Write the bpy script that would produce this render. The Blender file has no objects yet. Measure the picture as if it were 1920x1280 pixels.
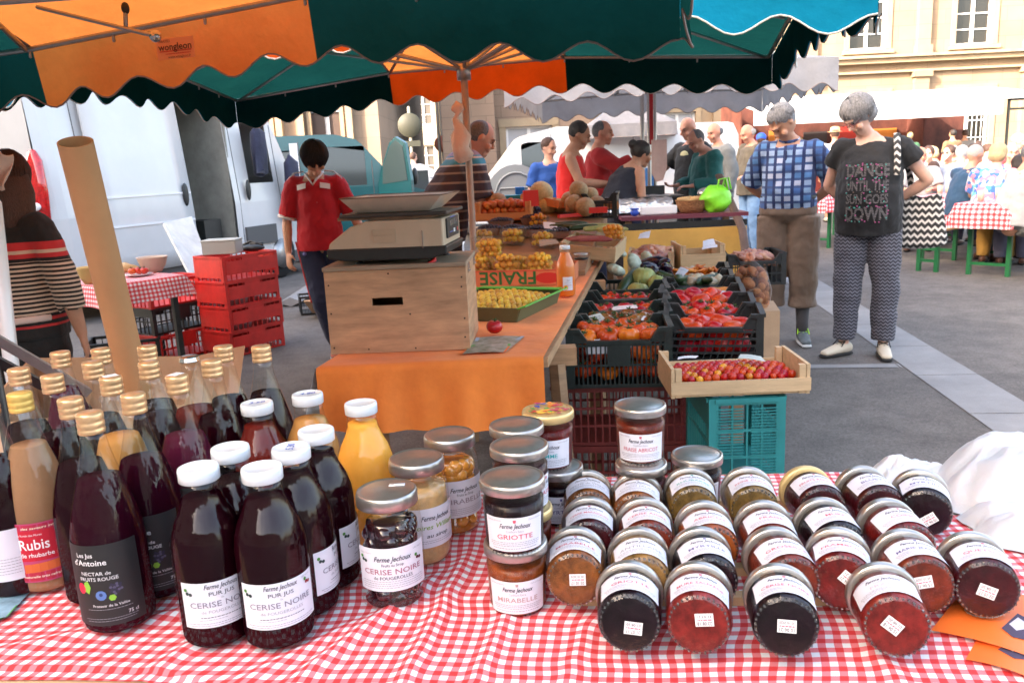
import bpy, bmesh, math, random
from mathutils import Vector as V, Matrix as M, noise as NZ
from mathutils.bvhtree import BVHTree
PI = math.pi
R = math.radians
random.seed(7)
scene = bpy.context.scene
C = scene.collection
FPX = 1550.0; ROLL = 0.048; PITCH = math.atan(333 / FPX)
CAM = V((0, 0, 1.37))
FW = V((0, math.cos(PITCH), -math.sin(PITCH)))
_u = V((0, math.sin(PITCH), math.cos(PITCH)))
RT = V((1, 0, 0)) * math.cos(ROLL) - _u * math.sin(ROLL)
UP = V((1, 0, 0)) * math.sin(ROLL) + _u * math.cos(ROLL)
cd = bpy.data.cameras.new('camera'); cam = bpy.data.objects.new('camera', cd); C.objects.link(cam)
cd.sensor_width = 36; cd.lens = FPX / 1920 * 36; cd.clip_start = .02; cd.clip_end = 400
cam.matrix_world = M(((RT.x, UP.x, -FW.x, CAM.x), (RT.y, UP.y, -FW.y, CAM.y), (RT.z, UP.z, -FW.z, CAM.z), (0, 0, 0, 1)))
cd.dof.use_dof = True; cd.dof.focus_distance = 1.25; cd.dof.aperture_fstop = 20
scene.camera = cam
SUN = V((-.84, -.54, .60)).normalized()          # towards the sun
w = bpy.data.worlds.new('World'); scene.world = w; w.use_nodes = True
nt = w.node_tree; bg = nt.nodes['Background']
sky = nt.nodes.new('ShaderNodeTexSky'); sky.sky_type = 'NISHITA'; sky.sun_disc = False
sky.sun_elevation = math.asin(SUN.z); sky.sun_rotation = math.atan2(SUN.x, SUN.y)
sky.air_density = 1.0; sky.dust_density = 4; sky.ozone_density = .5
tn = nt.nodes.new('ShaderNodeMix'); tn.data_type = 'RGBA'; tn.blend_type = 'MULTIPLY'; tn.inputs[0].default_value = 1; tn.inputs[7].default_value = (1.12, 1.0, .88, 1)
nt.links.new(sky.outputs[0], tn.inputs[6]); nt.links.new(tn.outputs[2], bg.inputs[0]); bg.inputs[1].default_value = .15
sl = bpy.data.lights.new('sun', 'SUN'); sl.energy = 2.1; sl.angle = R(.5); sl.color = (1, .93, .8)
so = bpy.data.objects.new('sun', sl); C.objects.link(so)
so.rotation_euler = SUN.to_track_quat('Z', 'Y').to_euler()
scene.view_settings.view_transform = 'Standard'; scene.view_settings.look = 'None'
scene.view_settings.exposure = 2.92; scene.view_settings.gamma = 1
scene.cycles.max_bounces = 8; scene.cycles.transparent_max_bounces = 14
scene.cycles.use_denoising = True
scene.cycles.sample_clamp_indirect = 6
def ray(px, py):
 return FW + RT * ((px - 960) / FPX) - UP * ((py - 640) / FPX)
def W(px, py, z):                                 # point of the level z seen at a place of the photo
 d = ray(px, py); return CAM + d * ((z - CAM.z) / d.z)
def WY(px, py, y):
 d = ray(px, py); return CAM + d * (y / d.y)
MC = {}
def principled(m):
 return m.node_tree.nodes['Principled BSDF']
def mat(name, col, rough=.6, metal=0, nz=None, bump=None, coat=0, sheen=0, spec=.5, stretch=None, col2=None, sub=0):
 """nz=(scale, amount) colour variation, bump=(scale, strength)"""
 if name in MC: return MC[name]
 m = bpy.data.materials.new(name); m.use_nodes = True; MC[name] = m
 t = m.node_tree; b = principled(m)
 b.inputs['Base Color'].default_value = (*col, 1)
 b.inputs['Roughness'].default_value = rough; b.inputs['Metallic'].default_value = metal
 b.inputs['Specular IOR Level'].default_value = spec
 b.inputs['Coat Weight'].default_value = coat; b.inputs['Coat Roughness'].default_value = .05
 if sheen: b.inputs['Sheen Weight'].default_value = sheen
 if sub:
  b.inputs['Subsurface Weight'].default_value = sub
  b.inputs['Subsurface Radius'].default_value = (.012, .005, .003); b.inputs['Subsurface Scale'].default_value = 1
 tc = t.nodes.new('ShaderNodeTexCoord'); mp = t.nodes.new('ShaderNodeMapping')
 t.links.new(tc.outputs['Object'], mp.inputs[0])
 if stretch: mp.inputs['Scale'].default_value = stretch
 if nz:
  n = t.nodes.new('ShaderNodeTexNoise'); n.inputs['Scale'].default_value = nz[0]; n.inputs['Detail'].default_value = 6
  n.inputs['Roughness'].default_value = .65
  t.links.new(mp.outputs[0], n.inputs[0])
  r = t.nodes.new('ShaderNodeValToRGB'); r.color_ramp.elements[0].position = .3; r.color_ramp.elements[1].position = .7
  a = nz[1]; c2 = col2 or [min(1, c * (1 + a)) for c in col]
  r.color_ramp.elements[0].color = (*[c * (1 - a) for c in col], 1); r.color_ramp.elements[1].color = (*c2, 1)
  t.links.new(n.outputs[0], r.inputs[0]); t.links.new(r.outputs[0], b.inputs['Base Color'])
 if bump:
  n = t.nodes.new('ShaderNodeTexNoise'); n.inputs['Scale'].default_value = bump[0]; n.inputs['Detail'].default_value = 5
  t.links.new(mp.outputs[0], n.inputs[0])
  bn = t.nodes.new('ShaderNodeBump'); bn.inputs['Strength'].default_value = bump[1]; bn.inputs['Distance'].default_value = .02
  t.links.new(n.outputs[0], bn.inputs['Height']); t.links.new(bn.outputs[0], b.inputs['Normal'])
 return m
def N(m, kind, **kw):
 n = m.node_tree.nodes.new(kind)
 for k, v in kw.items():
  if k.startswith('i_'):
   n.inputs[int(k[2:])].default_value = v
  else: setattr(n, k, v)
 return n
def L(m, a, b): m.node_tree.links.new(a, b)
def glass_mat(name, tint=(1, 1, 1), rough=.03, amount=.06):
 if name in MC: return MC[name]
 m = bpy.data.materials.new(name); m.use_nodes = True; MC[name] = m
 t = m.node_tree; t.nodes.remove(principled(m)); out = t.nodes['Material Output']
 tr = N(m, 'ShaderNodeBsdfTransparent'); tr.inputs[0].default_value = (*tint, 1)
 gl = N(m, 'ShaderNodeBsdfGlossy'); gl.inputs['Roughness'].default_value = rough
 fr = N(m, 'ShaderNodeLayerWeight'); fr.inputs[0].default_value = .25
 mr = N(m, 'ShaderNodeMapRange'); mr.inputs[3].default_value = amount; mr.inputs[4].default_value = .75
 mx = N(m, 'ShaderNodeMixShader')
 L(m, fr.outputs['Facing'], mr.inputs[0])
 pw = N(m, 'ShaderNodeMath', operation='POWER', i_1=3.2); L(m, fr.outputs['Facing'], pw.inputs[0]); L(m, pw.outputs[0], mr.inputs[0])
 tc = N(m, 'ShaderNodeTexCoord'); mp = N(m, 'ShaderNodeMapping'); mp.inputs['Scale'].default_value = (1, 1, .12); nn = N(m, 'ShaderNodeTexNoise'); nn.inputs['Scale'].default_value = 70; nn.inputs['Detail'].default_value = 3
 L(m, tc.outputs['Object'], mp.inputs[0]); L(m, mp.outputs[0], nn.inputs[0]); bn = N(m, 'ShaderNodeBump'); bn.inputs['Strength'].default_value = .35; bn.inputs['Distance'].default_value = .004; L(m, nn.outputs[0], bn.inputs['Height']); L(m, bn.outputs[0], gl.inputs['Normal'])
 L(m, mr.outputs[0], mx.inputs[0]); L(m, tr.outputs[0], mx.inputs[1]); L(m, gl.outputs[0], mx.inputs[2]); L(m, mx.outputs[0], out.inputs[0])
 return m
def fabric_mat(name, col, transl=.5, tcol=None):
 if name in MC: return MC[name]
 m = bpy.data.materials.new(name); m.use_nodes = True; MC[name] = m
 t = m.node_tree; t.nodes.remove(principled(m)); out = t.nodes['Material Output']
 d = N(m, 'ShaderNodeBsdfDiffuse'); d.inputs[0].default_value = (*col, 1)
 s = N(m, 'ShaderNodeBsdfTranslucent'); s.inputs[0].default_value = (*(tcol or col), 1)
 mx = N(m, 'ShaderNodeMixShader'); mx.inputs[0].default_value = transl
 n = N(m, 'ShaderNodeTexNoise'); n.inputs['Scale'].default_value = 3; n.inputs['Detail'].default_value = 6
 tc = N(m, 'ShaderNodeTexCoord'); L(m, tc.outputs['Object'], n.inputs[0])
 bn = N(m, 'ShaderNodeBump'); bn.inputs['Strength'].default_value = .6; bn.inputs['Distance'].default_value = .06
 L(m, n.outputs[0], bn.inputs['Height']); L(m, bn.outputs[0], d.inputs['Normal']); L(m, bn.outputs[0], s.inputs['Normal'])
 n2 = N(m, 'ShaderNodeTexNoise'); n2.inputs['Scale'].default_value = 1.7; n2.inputs['Detail'].default_value = 8; n2.inputs['Roughness'].default_value = .7; L(m, tc.outputs['Object'], n2.inputs[0])
 mr = N(m, 'ShaderNodeMapRange'); mr.inputs[1].default_value = .35; mr.inputs[2].default_value = .65; mr.inputs[3].default_value = .80; mr.inputs[4].default_value = 1.08; L(m, n2.outputs[0], mr.inputs[0])
 for sh, cc in ((d, col), (s, tcol or col)):
  q = N(m, 'ShaderNodeMix', data_type='RGBA', blend_type='MULTIPLY'); q.inputs[0].default_value = 1; q.inputs[6].default_value = (*cc, 1); L(m, mr.outputs[0], q.inputs[7]); L(m, q.outputs[2], sh.inputs[0])
 L(m, d.outputs[0], mx.inputs[1]); L(m, s.outputs[0], mx.inputs[2]); L(m, mx.outputs[0], out.inputs[0])
 return m
def gingham(name, period, red=(.62, .035, .04), white=(.78, .8, .84), uv=True):
 if name in MC: return MC[name]
 m = bpy.data.materials.new(name); m.use_nodes = True; MC[name] = m; b = principled(m)
 tc = N(m, 'ShaderNodeTexCoord'); sx = N(m, 'ShaderNodeSeparateXYZ')
 L(m, tc.outputs['UV' if uv else 'Object'], sx.inputs[0])
 outs = []
 for k in (0, 1):
  d = N(m, 'ShaderNodeMath', operation='DIVIDE', i_1=period); L(m, sx.outputs[k], d.inputs[0])
  f = N(m, 'ShaderNodeMath', operation='FRACT'); L(m, d.outputs[0], f.inputs[0])
  g = N(m, 'ShaderNodeMath', operation='LESS_THAN', i_1=.5); L(m, f.outputs[0], g.inputs[0]); outs.append(g)
 a = N(m, 'ShaderNodeMath', operation='ADD'); L(m, outs[0].outputs[0], a.inputs[0]); L(m, outs[1].outputs[0], a.inputs[1])
 h = N(m, 'ShaderNodeMath', operation='DIVIDE', i_1=2.0); L(m, a.outputs[0], h.inputs[0])
 r = N(m, 'ShaderNodeValToRGB'); cr = r.color_ramp; cr.interpolation = 'CONSTANT'
 cr.elements[0].position = 0; cr.elements[0].color = (*white, 1)
 cr.elements[1].position = .75; cr.elements[1].color = (*red, 1)
 e = cr.elements.new(.25); e.color = (.72, .2, .23, 1)
 L(m, h.outputs[0], r.inputs[0])
 n = N(m, 'ShaderNodeTexNoise'); n.inputs['Scale'].default_value = 14; n.inputs['Detail'].default_value = 5
 L(m, tc.outputs['Object'], n.inputs[0])
 mp = N(m, 'ShaderNodeMapRange'); mp.inputs[3].default_value = .86; mp.inputs[4].default_value = 1.08; L(m, n.outputs[0], mp.inputs[0])
 mu = N(m, 'ShaderNodeMix', data_type='RGBA', blend_type='MULTIPLY'); mu.inputs[0].default_value = 1
 L(m, r.outputs[0], mu.inputs[6]); L(m, mp.outputs[0], mu.inputs[7]); L(m, mu.outputs[2], b.inputs['Base Color'])
 b.inputs['Roughness'].default_value = .75
 bn = N(m, 'ShaderNodeBump'); bn.inputs['Strength'].default_value = .3; bn.inputs['Distance'].default_value = .01
 L(m, n.outputs[0], bn.inputs['Height']); L(m, bn.outputs[0], b.inputs['Normal'])
 return m
def fruit_mat(name, c1, c2, scale=30, rough=.35, c3=None):
 """mottled fruit skin: every copy gets its own tone from its Object Info"""
 if name in MC: return MC[name]
 m = mat(name, c1, rough, nz=(scale, .25), col2=c2)
 b = principled(m); lk = b.inputs['Base Color'].links[0]; src = lk.from_socket
 oi = N(m, 'ShaderNodeObjectInfo'); hs = N(m, 'ShaderNodeHueSaturation')
 a = N(m, 'ShaderNodeMapRange'); a.inputs[3].default_value = .72; a.inputs[4].default_value = 1.2
 L(m, oi.outputs['Random'], a.inputs[0]); L(m, a.outputs[0], hs.inputs['Value'])
 h = N(m, 'ShaderNodeMapRange'); h.inputs[3].default_value = .485; h.inputs[4].default_value = .515
 L(m, oi.outputs['Random'], h.inputs[0]); L(m, h.outputs[0], hs.inputs['Hue'])
 L(m, src, hs.inputs['Color']); L(m, hs.outputs[0], b.inputs['Base Color'])
 return m
class MB:
 def __init__(s): s.v = []; s.f = []; s.m = []; s.uv = None
 def add(s, vs, fs, mi=0):
  o = len(s.v); s.v += [V(p) for p in vs]; s.f += [tuple(i + o for i in f) for f in fs]
  s.m += [mi] * len(fs); return s
 def box(s, c, d, rz=0, mi=0, mt=None):
  x, y, z = d[0] / 2, d[1] / 2, d[2] / 2
  vs = [V((a * x, b * y, e * z)) for e in (-1, 1) for a, b in ((-1, -1), (1, -1), (1, 1), (-1, 1))]
  if mt is not None: vs = [mt @ p for p in vs]
  if rz: q = M.Rotation(rz, 3, 'Z'); vs = [q @ p for p in vs]
  vs = [p + V(c) for p in vs]
  return s.add(vs, [(3, 2, 1, 0), (4, 5, 6, 7), (0, 1, 5, 4), (1, 2, 6, 5), (2, 3, 7, 6), (3, 0, 4, 7)], mi)
 def lathe(s, prof, seg=24, c=(0, 0, 0), mi=0, cap=True, ax=None):
  n = len(prof); vs = []
  for r, z in prof:
   for k in range(seg):
    a = 2 * PI * k / seg; vs.append(V((r * math.cos(a), r * math.sin(a), z)))
  fs = [(i * seg + k, i * seg + (k + 1) % seg, (i + 1) * seg + (k + 1) % seg, (i + 1) * seg + k) for i in range(n - 1) for k in range(seg)]
  if cap: fs += [tuple(range(seg))[::-1], tuple((n - 1) * seg + k for k in range(seg))]
  if ax is not None: vs = [ax @ p for p in vs]
  return s.add([p + V(c) for p in vs], fs, mi)
 def tube(s, pts, rad, seg=8, mi=0, side=None, cap=True, flat=False):
  """loft along pts; rad = float, or list of r / (rx, ry)"""
  pts = [V(p) for p in pts]; n = len(pts)
  if not isinstance(rad, (list, tuple)): rad = [rad] * n
  rad = [(q, q) if not isinstance(q, (tuple, list)) else q for q in rad]
  tang = []
  for i in range(n):
   t = (pts[min(i + 1, n - 1)] - pts[max(i - 1, 0)])
   tang.append(t.normalized() if t.length > 1e-9 else V((0, 0, 1)))
  if side is None:
   side = V((1, 0, 0)) if abs(tang[0].x) < .8 else V((0, 1, 0))
  sd = V(side); rings = []
  P = list(pts); RD = list(rad); T = list(tang)
  if cap and not flat:      # round ends
   a0 = T[0] * (min(rad[0]) * .75); a1 = T[-1] * (min(rad[-1]) * .75)
   P = [P[0] - a0, P[0] - a0 * .66] + P + [P[-1] + a1 * .66, P[-1] + a1]
   RD = [(RD[0][0] * .35, RD[0][1] * .35), (RD[0][0] * .75, RD[0][1] * .75)] + RD + [(RD[-1][0] * .75, RD[-1][1] * .75), (RD[-1][0] * .35, RD[-1][1] * .35)]
   T = [T[0]] * 2 + T + [T[-1]] * 2
  vs = []
  for p, (rx, ry), t in zip(P, RD, T):
   x = sd - t * sd.dot(t)
   if x.length < 1e-6: x = V((0, 1, 0)) - t * t.y
   x.normalize(); sd = x; y = t.cross(x)
   for k in range(seg):
    a = 2 * PI * k / seg; vs.append(p + x * (rx * math.cos(a)) + y * (ry * math.sin(a)))
  m = len(P)
  fs = [(i * seg + k, i * seg + (k + 1) % seg, (i + 1) * seg + (k + 1) % seg, (i + 1) * seg + k) for i in range(m - 1) for k in range(seg)]
  if cap: fs += [tuple(range(seg))[::-1], tuple((m - 1) * seg + k for k in range(seg))]
  return s.add(vs, fs, mi)
 def ball(s, c, r, seg=12, rings=8, mi=0, rot=None):
  if not isinstance(r, (tuple, list)): r = (r, r, r)
  prof = []
  vs = [V((0, 0, -r[2]))]
  for i in range(1, rings):
   a = -PI / 2 + PI * i / rings
   for k in range(seg):
    b = 2 * PI * k / seg; vs.append(V((r[0] * math.cos(a) * math.cos(b), r[1] * math.cos(a) * math.sin(b), r[2] * math.sin(a))))
  vs.append(V((0, 0, r[2])))
  fs = [(0, 1 + (k + 1) % seg, 1 + k) for k in range(seg)]
  for i in range(rings - 2):
   o = 1 + i * seg
   fs += [(o + k, o + (k + 1) % seg, o + seg + (k + 1) % seg, o + seg + k) for k in range(seg)]
  o = 1 + (rings - 2) * seg; fs += [(o + k, o + (k + 1) % seg, len(vs) - 1) for k in range(seg)]
  if rot is not None: vs = [rot @ p for p in vs]
  return s.add([p + V(c) for p in vs], fs, mi)
 def prism(s, poly, d, mt=None, mi=0):
  """polygon (x, z) in the local XZ plane, extruded d along +Y; mt places it"""
  n = len(poly); vs = [V((p[0], 0, p[1])) for p in poly] + [V((p[0], d, p[1])) for p in poly]
  fs = [tuple(range(n)), tuple(range(n, 2 * n))[::-1]] + [(k, k + n, (k + 1) % n + n, (k + 1) % n) for k in range(n)]
  if mt is not None: vs = [mt @ p for p in vs]
  return s.add(vs, fs, mi)
 def grid(s, fn, nu, nv, mi=0, uvf=None):
  vs = [fn(i / nu, j / nv) for j in range(nv + 1) for i in range(nu + 1)]
  fs = [(j * (nu + 1) + i, j * (nu + 1) + i + 1, (j + 1) * (nu + 1) + i + 1, (j + 1) * (nu + 1) + i) for j in range(nv) for i in range(nu)]
  if uvf:
   if s.uv is None: s.uv = {}
   o = len(s.v)
   for j in range(nv + 1):
    for i in range(nu + 1): s.uv[o + j * (nu + 1) + i] = uvf(i / nu, j / nv)
  return s.add(vs, fs, mi)
 def map(s, fn, start=0):
  for i in range(start, len(s.v)): s.v[i] = fn(s.v[i])
  return s
 def build(s, name, mats, parent=None, smooth=True, loc=None, solid=0, bevel=0, sub=0):
  me = bpy.data.meshes.new(name)
  me.from_pydata([tuple(p) for p in s.v], [], s.f)
  if not isinstance(mats, (list, tuple)): mats = [mats]
  for m in mats: me.materials.append(m)
  if any(s.m): me.polygons.foreach_set('material_index', s.m)
  if s.uv:
   ul = me.uv_layers.new(name='UVMap')
   for lp in me.loops: ul.data[lp.index].uv = s.uv.get(lp.vertex_index, (0, 0))
  if smooth is True:
   me.polygons.foreach_set('use_smooth', [True] * len(me.polygons))
  me.update()
  if smooth == 'auto':
   me.polygons.foreach_set('use_smooth', [True] * len(me.polygons)); me.set_sharp_from_angle(angle=R(35))
  o = bpy.data.objects.new(name, me); C.objects.link(o)
  if parent: o.parent = parent
  if loc is not None: o.location = loc
  if solid:
   q = o.modifiers.new('s', 'SOLIDIFY'); q.thickness = solid; q.offset = 0
  if bevel:
   q = o.modifiers.new('b', 'BEVEL'); q.width = bevel; q.segments = 2; q.limit_method = 'ANGLE'
  if sub:
   q = o.modifiers.new('u', 'SUBSURF'); q.levels = sub; q.render_levels = sub
  return o
def tag(o, label=None, cat=None, group=None, kind=None):
 if label: o['label'] = label
 if cat: o['category'] = cat
 if group: o['group'] = group
 if kind: o['kind'] = kind
 return o
def thing(name, label, cat, loc=(0, 0, 0), rz=0, group=None, mt=None):
 o = bpy.data.objects.new(name, None); C.objects.link(o); o.empty_display_size = .05
 if mt is not None: o.matrix_world = mt
 else: o.location = loc; o.rotation_euler = (0, 0, rz)
 return tag(o, label, cat, group)
def struct(o): o['kind'] = 'structure'; return o
KIDS = {}
def kids(o): return [c for c in o.children]
def dup(root, loc=None, rz=None, label=None, group=None, mt=None, scale=None):
 def cp(o, par):
  c = o.copy(); C.objects.link(c)
  if par is not None: c.parent = par
  for ch in o.children: cp(ch, c)
  return c
 r = cp(root, None)
 if mt is not None: r.matrix_world = mt
 if loc is not None: r.location = loc
 if rz is not None: r.rotation_euler = (0, 0, rz)
 if scale is not None: r.scale = (scale,) * 3 if not isinstance(scale, (tuple, list)) else scale
 if label: r['label'] = label
 if group: r['group'] = group
 return r
def frame_mt(origin, zdir, ydir):
 """matrix whose local Z = zdir and local -Y leans to ydir"""
 z = V(zdir).normalized(); y = -(V(ydir) - z * V(ydir).dot(z)).normalized(); x = y.cross(z)
 return M(((x.x, y.x, z.x, origin[0]), (x.y, y.y, z.y, origin[1]), (x.z, y.z, z.z, origin[2]), (0, 0, 0, 1)))
TC = {}
def glyphs(s, size=1, shear=0, bold=0, space=1):
 key = (s, shear, bold, space)
 if key not in TC:
  cu = bpy.data.curves.new('t', 'FONT'); cu.body = s; cu.size = 1; cu.shear = shear; cu.resolution_u = 2
  cu.align_x = 'CENTER'; cu.align_y = 'CENTER'; cu.offset = bold; cu.space_character = space
  o = bpy.data.objects.new('t', cu); me = o.to_mesh()
  TC[key] = ([V(v.co) for v in me.vertices], [tuple(p.vertices) for p in me.polygons])
  o.to_mesh_clear(); bpy.data.objects.remove(o); bpy.data.curves.remove(cu)
 vs, fs = TC[key]
 return [V((p.x * size, p.y * size, 0)) for p in vs], fs
def text_on(mb, s, size, x, z, fn, shear=0, bold=0, mi=0, width=None, flip=False, space=1):
 """lay lettering centred at (x, z) of a surface fn(x, z) -> 3D point"""
 vs, fs = glyphs(s, size, shear, bold, space)
 if not vs: return
 if width:
  wd = max(p.x for p in vs) - min(p.x for p in vs); k = min(1.35, width / wd)
  vs = [V((p.x * k, p.y, 0)) for p in vs]
 if flip: vs = [V((-p.x, -p.y, 0)) for p in vs]
 mb.add([fn(x + p.x, z + p.y) for p in vs], fs, mi)
def scribble(mb, x, z, wd, h, fn, mi=0, seed=0):
 """row of tiny dashes: print too small to read"""
 rn = random.Random(seed); p = x - wd / 2
 while p < x + wd / 2:
  l = rn.uniform(.0015, .004); q = min(p + l, x + wd / 2)
  mb.add([fn(p, z), fn(q, z), fn(q, z + h), fn(p, z + h)], [(0, 1, 2, 3)], mi); p = q + .0008
def mk_common():
 mat('asphalt', (.140, .126, .116), .9, nz=(5, .22), bump=(300, .5))
 mat('metal_grey', (.42, .41, .4), .35, .8, nz=(40, .12))
 mat('steel', (.6, .6, .6), .25, 1, nz=(60, .1))
 mat('black_plastic', (.018, .02, .02), .45, nz=(20, .3))
 mat('dark_green_plastic', (.012, .022, .02), .4, nz=(20, .3), bump=(60, .1))
 mat('red_plastic', (.6, .025, .02), .42, nz=(9, .2))
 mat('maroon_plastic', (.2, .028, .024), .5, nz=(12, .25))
 mat('teal_plastic', (.03, .25, .25), .45, nz=(9, .15))
 mat('wood', (.42, .24, .12), .65, nz=(6, .25), stretch=(1, 1, 9), bump=(30, .15))
 mat('pale_wood', (.62, .43, .24), .7, nz=(5, .16), stretch=(1, 8, 8), bump=(40, .12))
 mat('old_wood', (.3, .17, .085), .7, nz=(4, .3), stretch=(1, 1, 5), bump=(30, .15))
 mat('plywood', (.50, .29, .16), .62, nz=(5, .34), stretch=(1, 1, 6), bump=(30, .08))
 mat('cardboard', (.54, .35, .21), .85, nz=(6, .12), bump=(90, .08))
 mat('paper', (.78, .78, .8), .7, nz=(10, .05))
 mat('white_paint', (.8, .81, .83), .3, coat=.4, nz=(2, .03))
 mat('rubber', (.015, .015, .015), .85)
 mat('ink', (.03, .03, .04), .8)
 mat('brown_pole', (.45, .32, .25), .5, nz=(6, .2))
mk_common()
g = MB().grid(lambda u, v: V((-90 + 180 * u, -50 + 150 * v, 0)), 60, 50)
m = MC['asphalt']; b = principled(m)
ag = N(m, 'ShaderNodeTexVoronoi'); ag.inputs['Scale'].default_value = 110; tcg = N(m, 'ShaderNodeTexCoord')
L(m, tcg.outputs['Object'], ag.inputs[0])
mrg = N(m, 'ShaderNodeMapRange'); mrg.inputs[1].default_value = 0; mrg.inputs[2].default_value = 1; mrg.inputs[3].default_value = .72; mrg.inputs[4].default_value = 1.25
L(m, ag.outputs['Color'], mrg.inputs[0])
mu = N(m, 'ShaderNodeMix', data_type='RGBA', blend_type='MULTIPLY'); mu.inputs[0].default_value = 1
L(m, b.inputs['Base Color'].links[0].from_socket, mu.inputs[6]); L(m, mrg.outputs[0], mu.inputs[7])
bn_ = N(m, 'ShaderNodeTexNoise'); bn_.inputs['Scale'].default_value = .9; bn_.inputs['Detail'].default_value = 9; bn_.inputs['Roughness'].default_value = .7; L(m, tcg.outputs['Object'], bn_.inputs[0]); mr2 = N(m, 'ShaderNodeMapRange'); mr2.inputs[1].default_value = .35; mr2.inputs[2].default_value = .65; mr2.inputs[3].default_value = .80; mr2.inputs[4].default_value = 1.16; L(m, bn_.outputs[0], mr2.inputs[0])
mu2 = N(m, 'ShaderNodeMix', data_type='RGBA', blend_type='MULTIPLY'); mu2.inputs[0].default_value = 1; L(m, mu.outputs[2], mu2.inputs[6]); L(m, mr2.outputs[0], mu2.inputs[7]); L(m, mu2.outputs[2], b.inputs['Base Color'])
struct(g.build('ground', m, smooth=False))
pm = mat('paving_stone', (.24, .235, .235), .8, nz=(2, .22), bump=(120, .2))
def strip(name, pts, width, n=1, z=.004):
 a, e = V(pts[0]), V(pts[1]); d = (e - a).normalized(); nrm = V((-d.y, d.x, 0)); mb = MB(); ln = (e - a).length; k = 0.0
 while k < ln:
  q = min(k + .78, ln)
  for s in range(n):
   o0 = -width / 2 + width * s / n + .004; o1 = -width / 2 + width * (s + 1) / n - .004
   mb.add([a + d * (k + .004) + nrm * o0, a + d * (q - .004) + nrm * o0, a + d * (q - .004) + nrm * o1, a + d * (k + .004) + nrm * o1], [(0, 1, 2, 3)])
  k += .78
 mb.map(lambda p: V((p.x, p.y, z)))
 return struct(mb.build(name, pm, smooth=False))
s0 = W(1870, 765, 0); s1 = W(1555, 560, 0); dd = (s1 - s0).normalized()
strip('paving_strip', (s0 - dd * 4, s0 + dd * 11), .36, 1)
c0 = W(1560, 683, 0); c1 = W(1690, 686, 0)
strip('paving_band', (c0 - V((.4, 0, 0)), c1), .1)
strip('paving_path', (W(1375, 476, 0) - V((2.5, 0, 0)), W(1375, 476, 0) + V((.6, 0, 0))), .12)
def facade(name, label, x0, x1, z1, y, wins, wall, frame, pane, depth=8, rz=0, extra=None, org=None, recess=.22, z0=0):
 """front wall with real openings facing -Y; wins = (xc, zbottom, width, height, nx, nz)"""
 root = thing(name, label, 'building', org or (0, y, 0), rz)
 xs = sorted({x0, x1} | {round(a[0] - a[2] / 2, 4) for a in wins} | {round(a[0] + a[2] / 2, 4) for a in wins})
 zs = sorted({z0, z1} | {round(a[1], 4) for a in wins} | {round(a[1] + a[3], 4) for a in wins})
 wl = MB()
 def hole(x, z): return any(abs(x - a[0]) < a[2] / 2 and a[1] < z < a[1] + a[3] for a in wins)
 for i in range(len(xs) - 1):
  for j in range(len(zs) - 1):
   if not hole((xs[i] + xs[i + 1]) / 2, (zs[j] + zs[j + 1]) / 2):
    wl.add([(xs[i], 0, zs[j]), (xs[i + 1], 0, zs[j]), (xs[i + 1], 0, zs[j + 1]), (xs[i], 0, zs[j + 1])], [(0, 1, 2, 3)])
 for a in wins:
  l, r, b_, t_ = a[0] - a[2] / 2, a[0] + a[2] / 2, a[1], a[1] + a[3]; e = recess
  wl.add([(l, 0, b_), (r, 0, b_), (r, 0, t_), (l, 0, t_), (l, e, b_), (r, e, b_), (r, e, t_), (l, e, t_)], [(0, 1, 5, 4), (1, 2, 6, 5), (2, 3, 7, 6), (3, 0, 4, 7)])
 d = depth
 wl.add([(x0, 0, z0), (x1, 0, z0), (x1, d, z0), (x0, d, z0), (x0, 0, z1), (x1, 0, z1), (x1, d, z1), (x0, d, z1)], [(1, 2, 6, 5), (2, 3, 7, 6), (3, 0, 4, 7), (4, 5, 6, 7)])
 wl.build('wall', wall, root, smooth=False)
 for a in wins:
  xc, zb, wd, ht, nx, nz_ = a[:6]; f = MB(); t = .07; yy = recess - .06
  f.box((xc - wd / 2 + t / 2, yy, zb + ht / 2), (t, .06, ht)); f.box((xc + wd / 2 - t / 2, yy, zb + ht / 2), (t, .06, ht))
  f.box((xc, yy, zb + t / 2), (wd - 2 * t, .06, t)); f.box((xc, yy, zb + ht - t / 2), (wd - 2 * t, .06, t))
  for k in range(1, nx):
   tt = .11 if k * 2 == nx else .035
   f.box((xc - wd / 2 + wd * k / nx, yy + .002, zb + ht / 2), (tt, .05, ht - 2 * t))
  for k in range(1, nz_): f.box((xc, yy + .004, zb + ht * k / nz_), (wd - 2 * t, .04, .045))
  fr = f.build('window', frame, root, smooth=False)
  MB().add([(xc - wd / 2, recess - .03, zb), (xc + wd / 2, recess - .03, zb), (xc + wd / 2, recess - .03, zb + ht), (xc - wd / 2, recess - .03, zb + ht)], [(0, 1, 2, 3)]).build('pane', a[6] if len(a) > 6 else pane, fr, smooth=False)
 if extra: extra(root)
 return root
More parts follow.
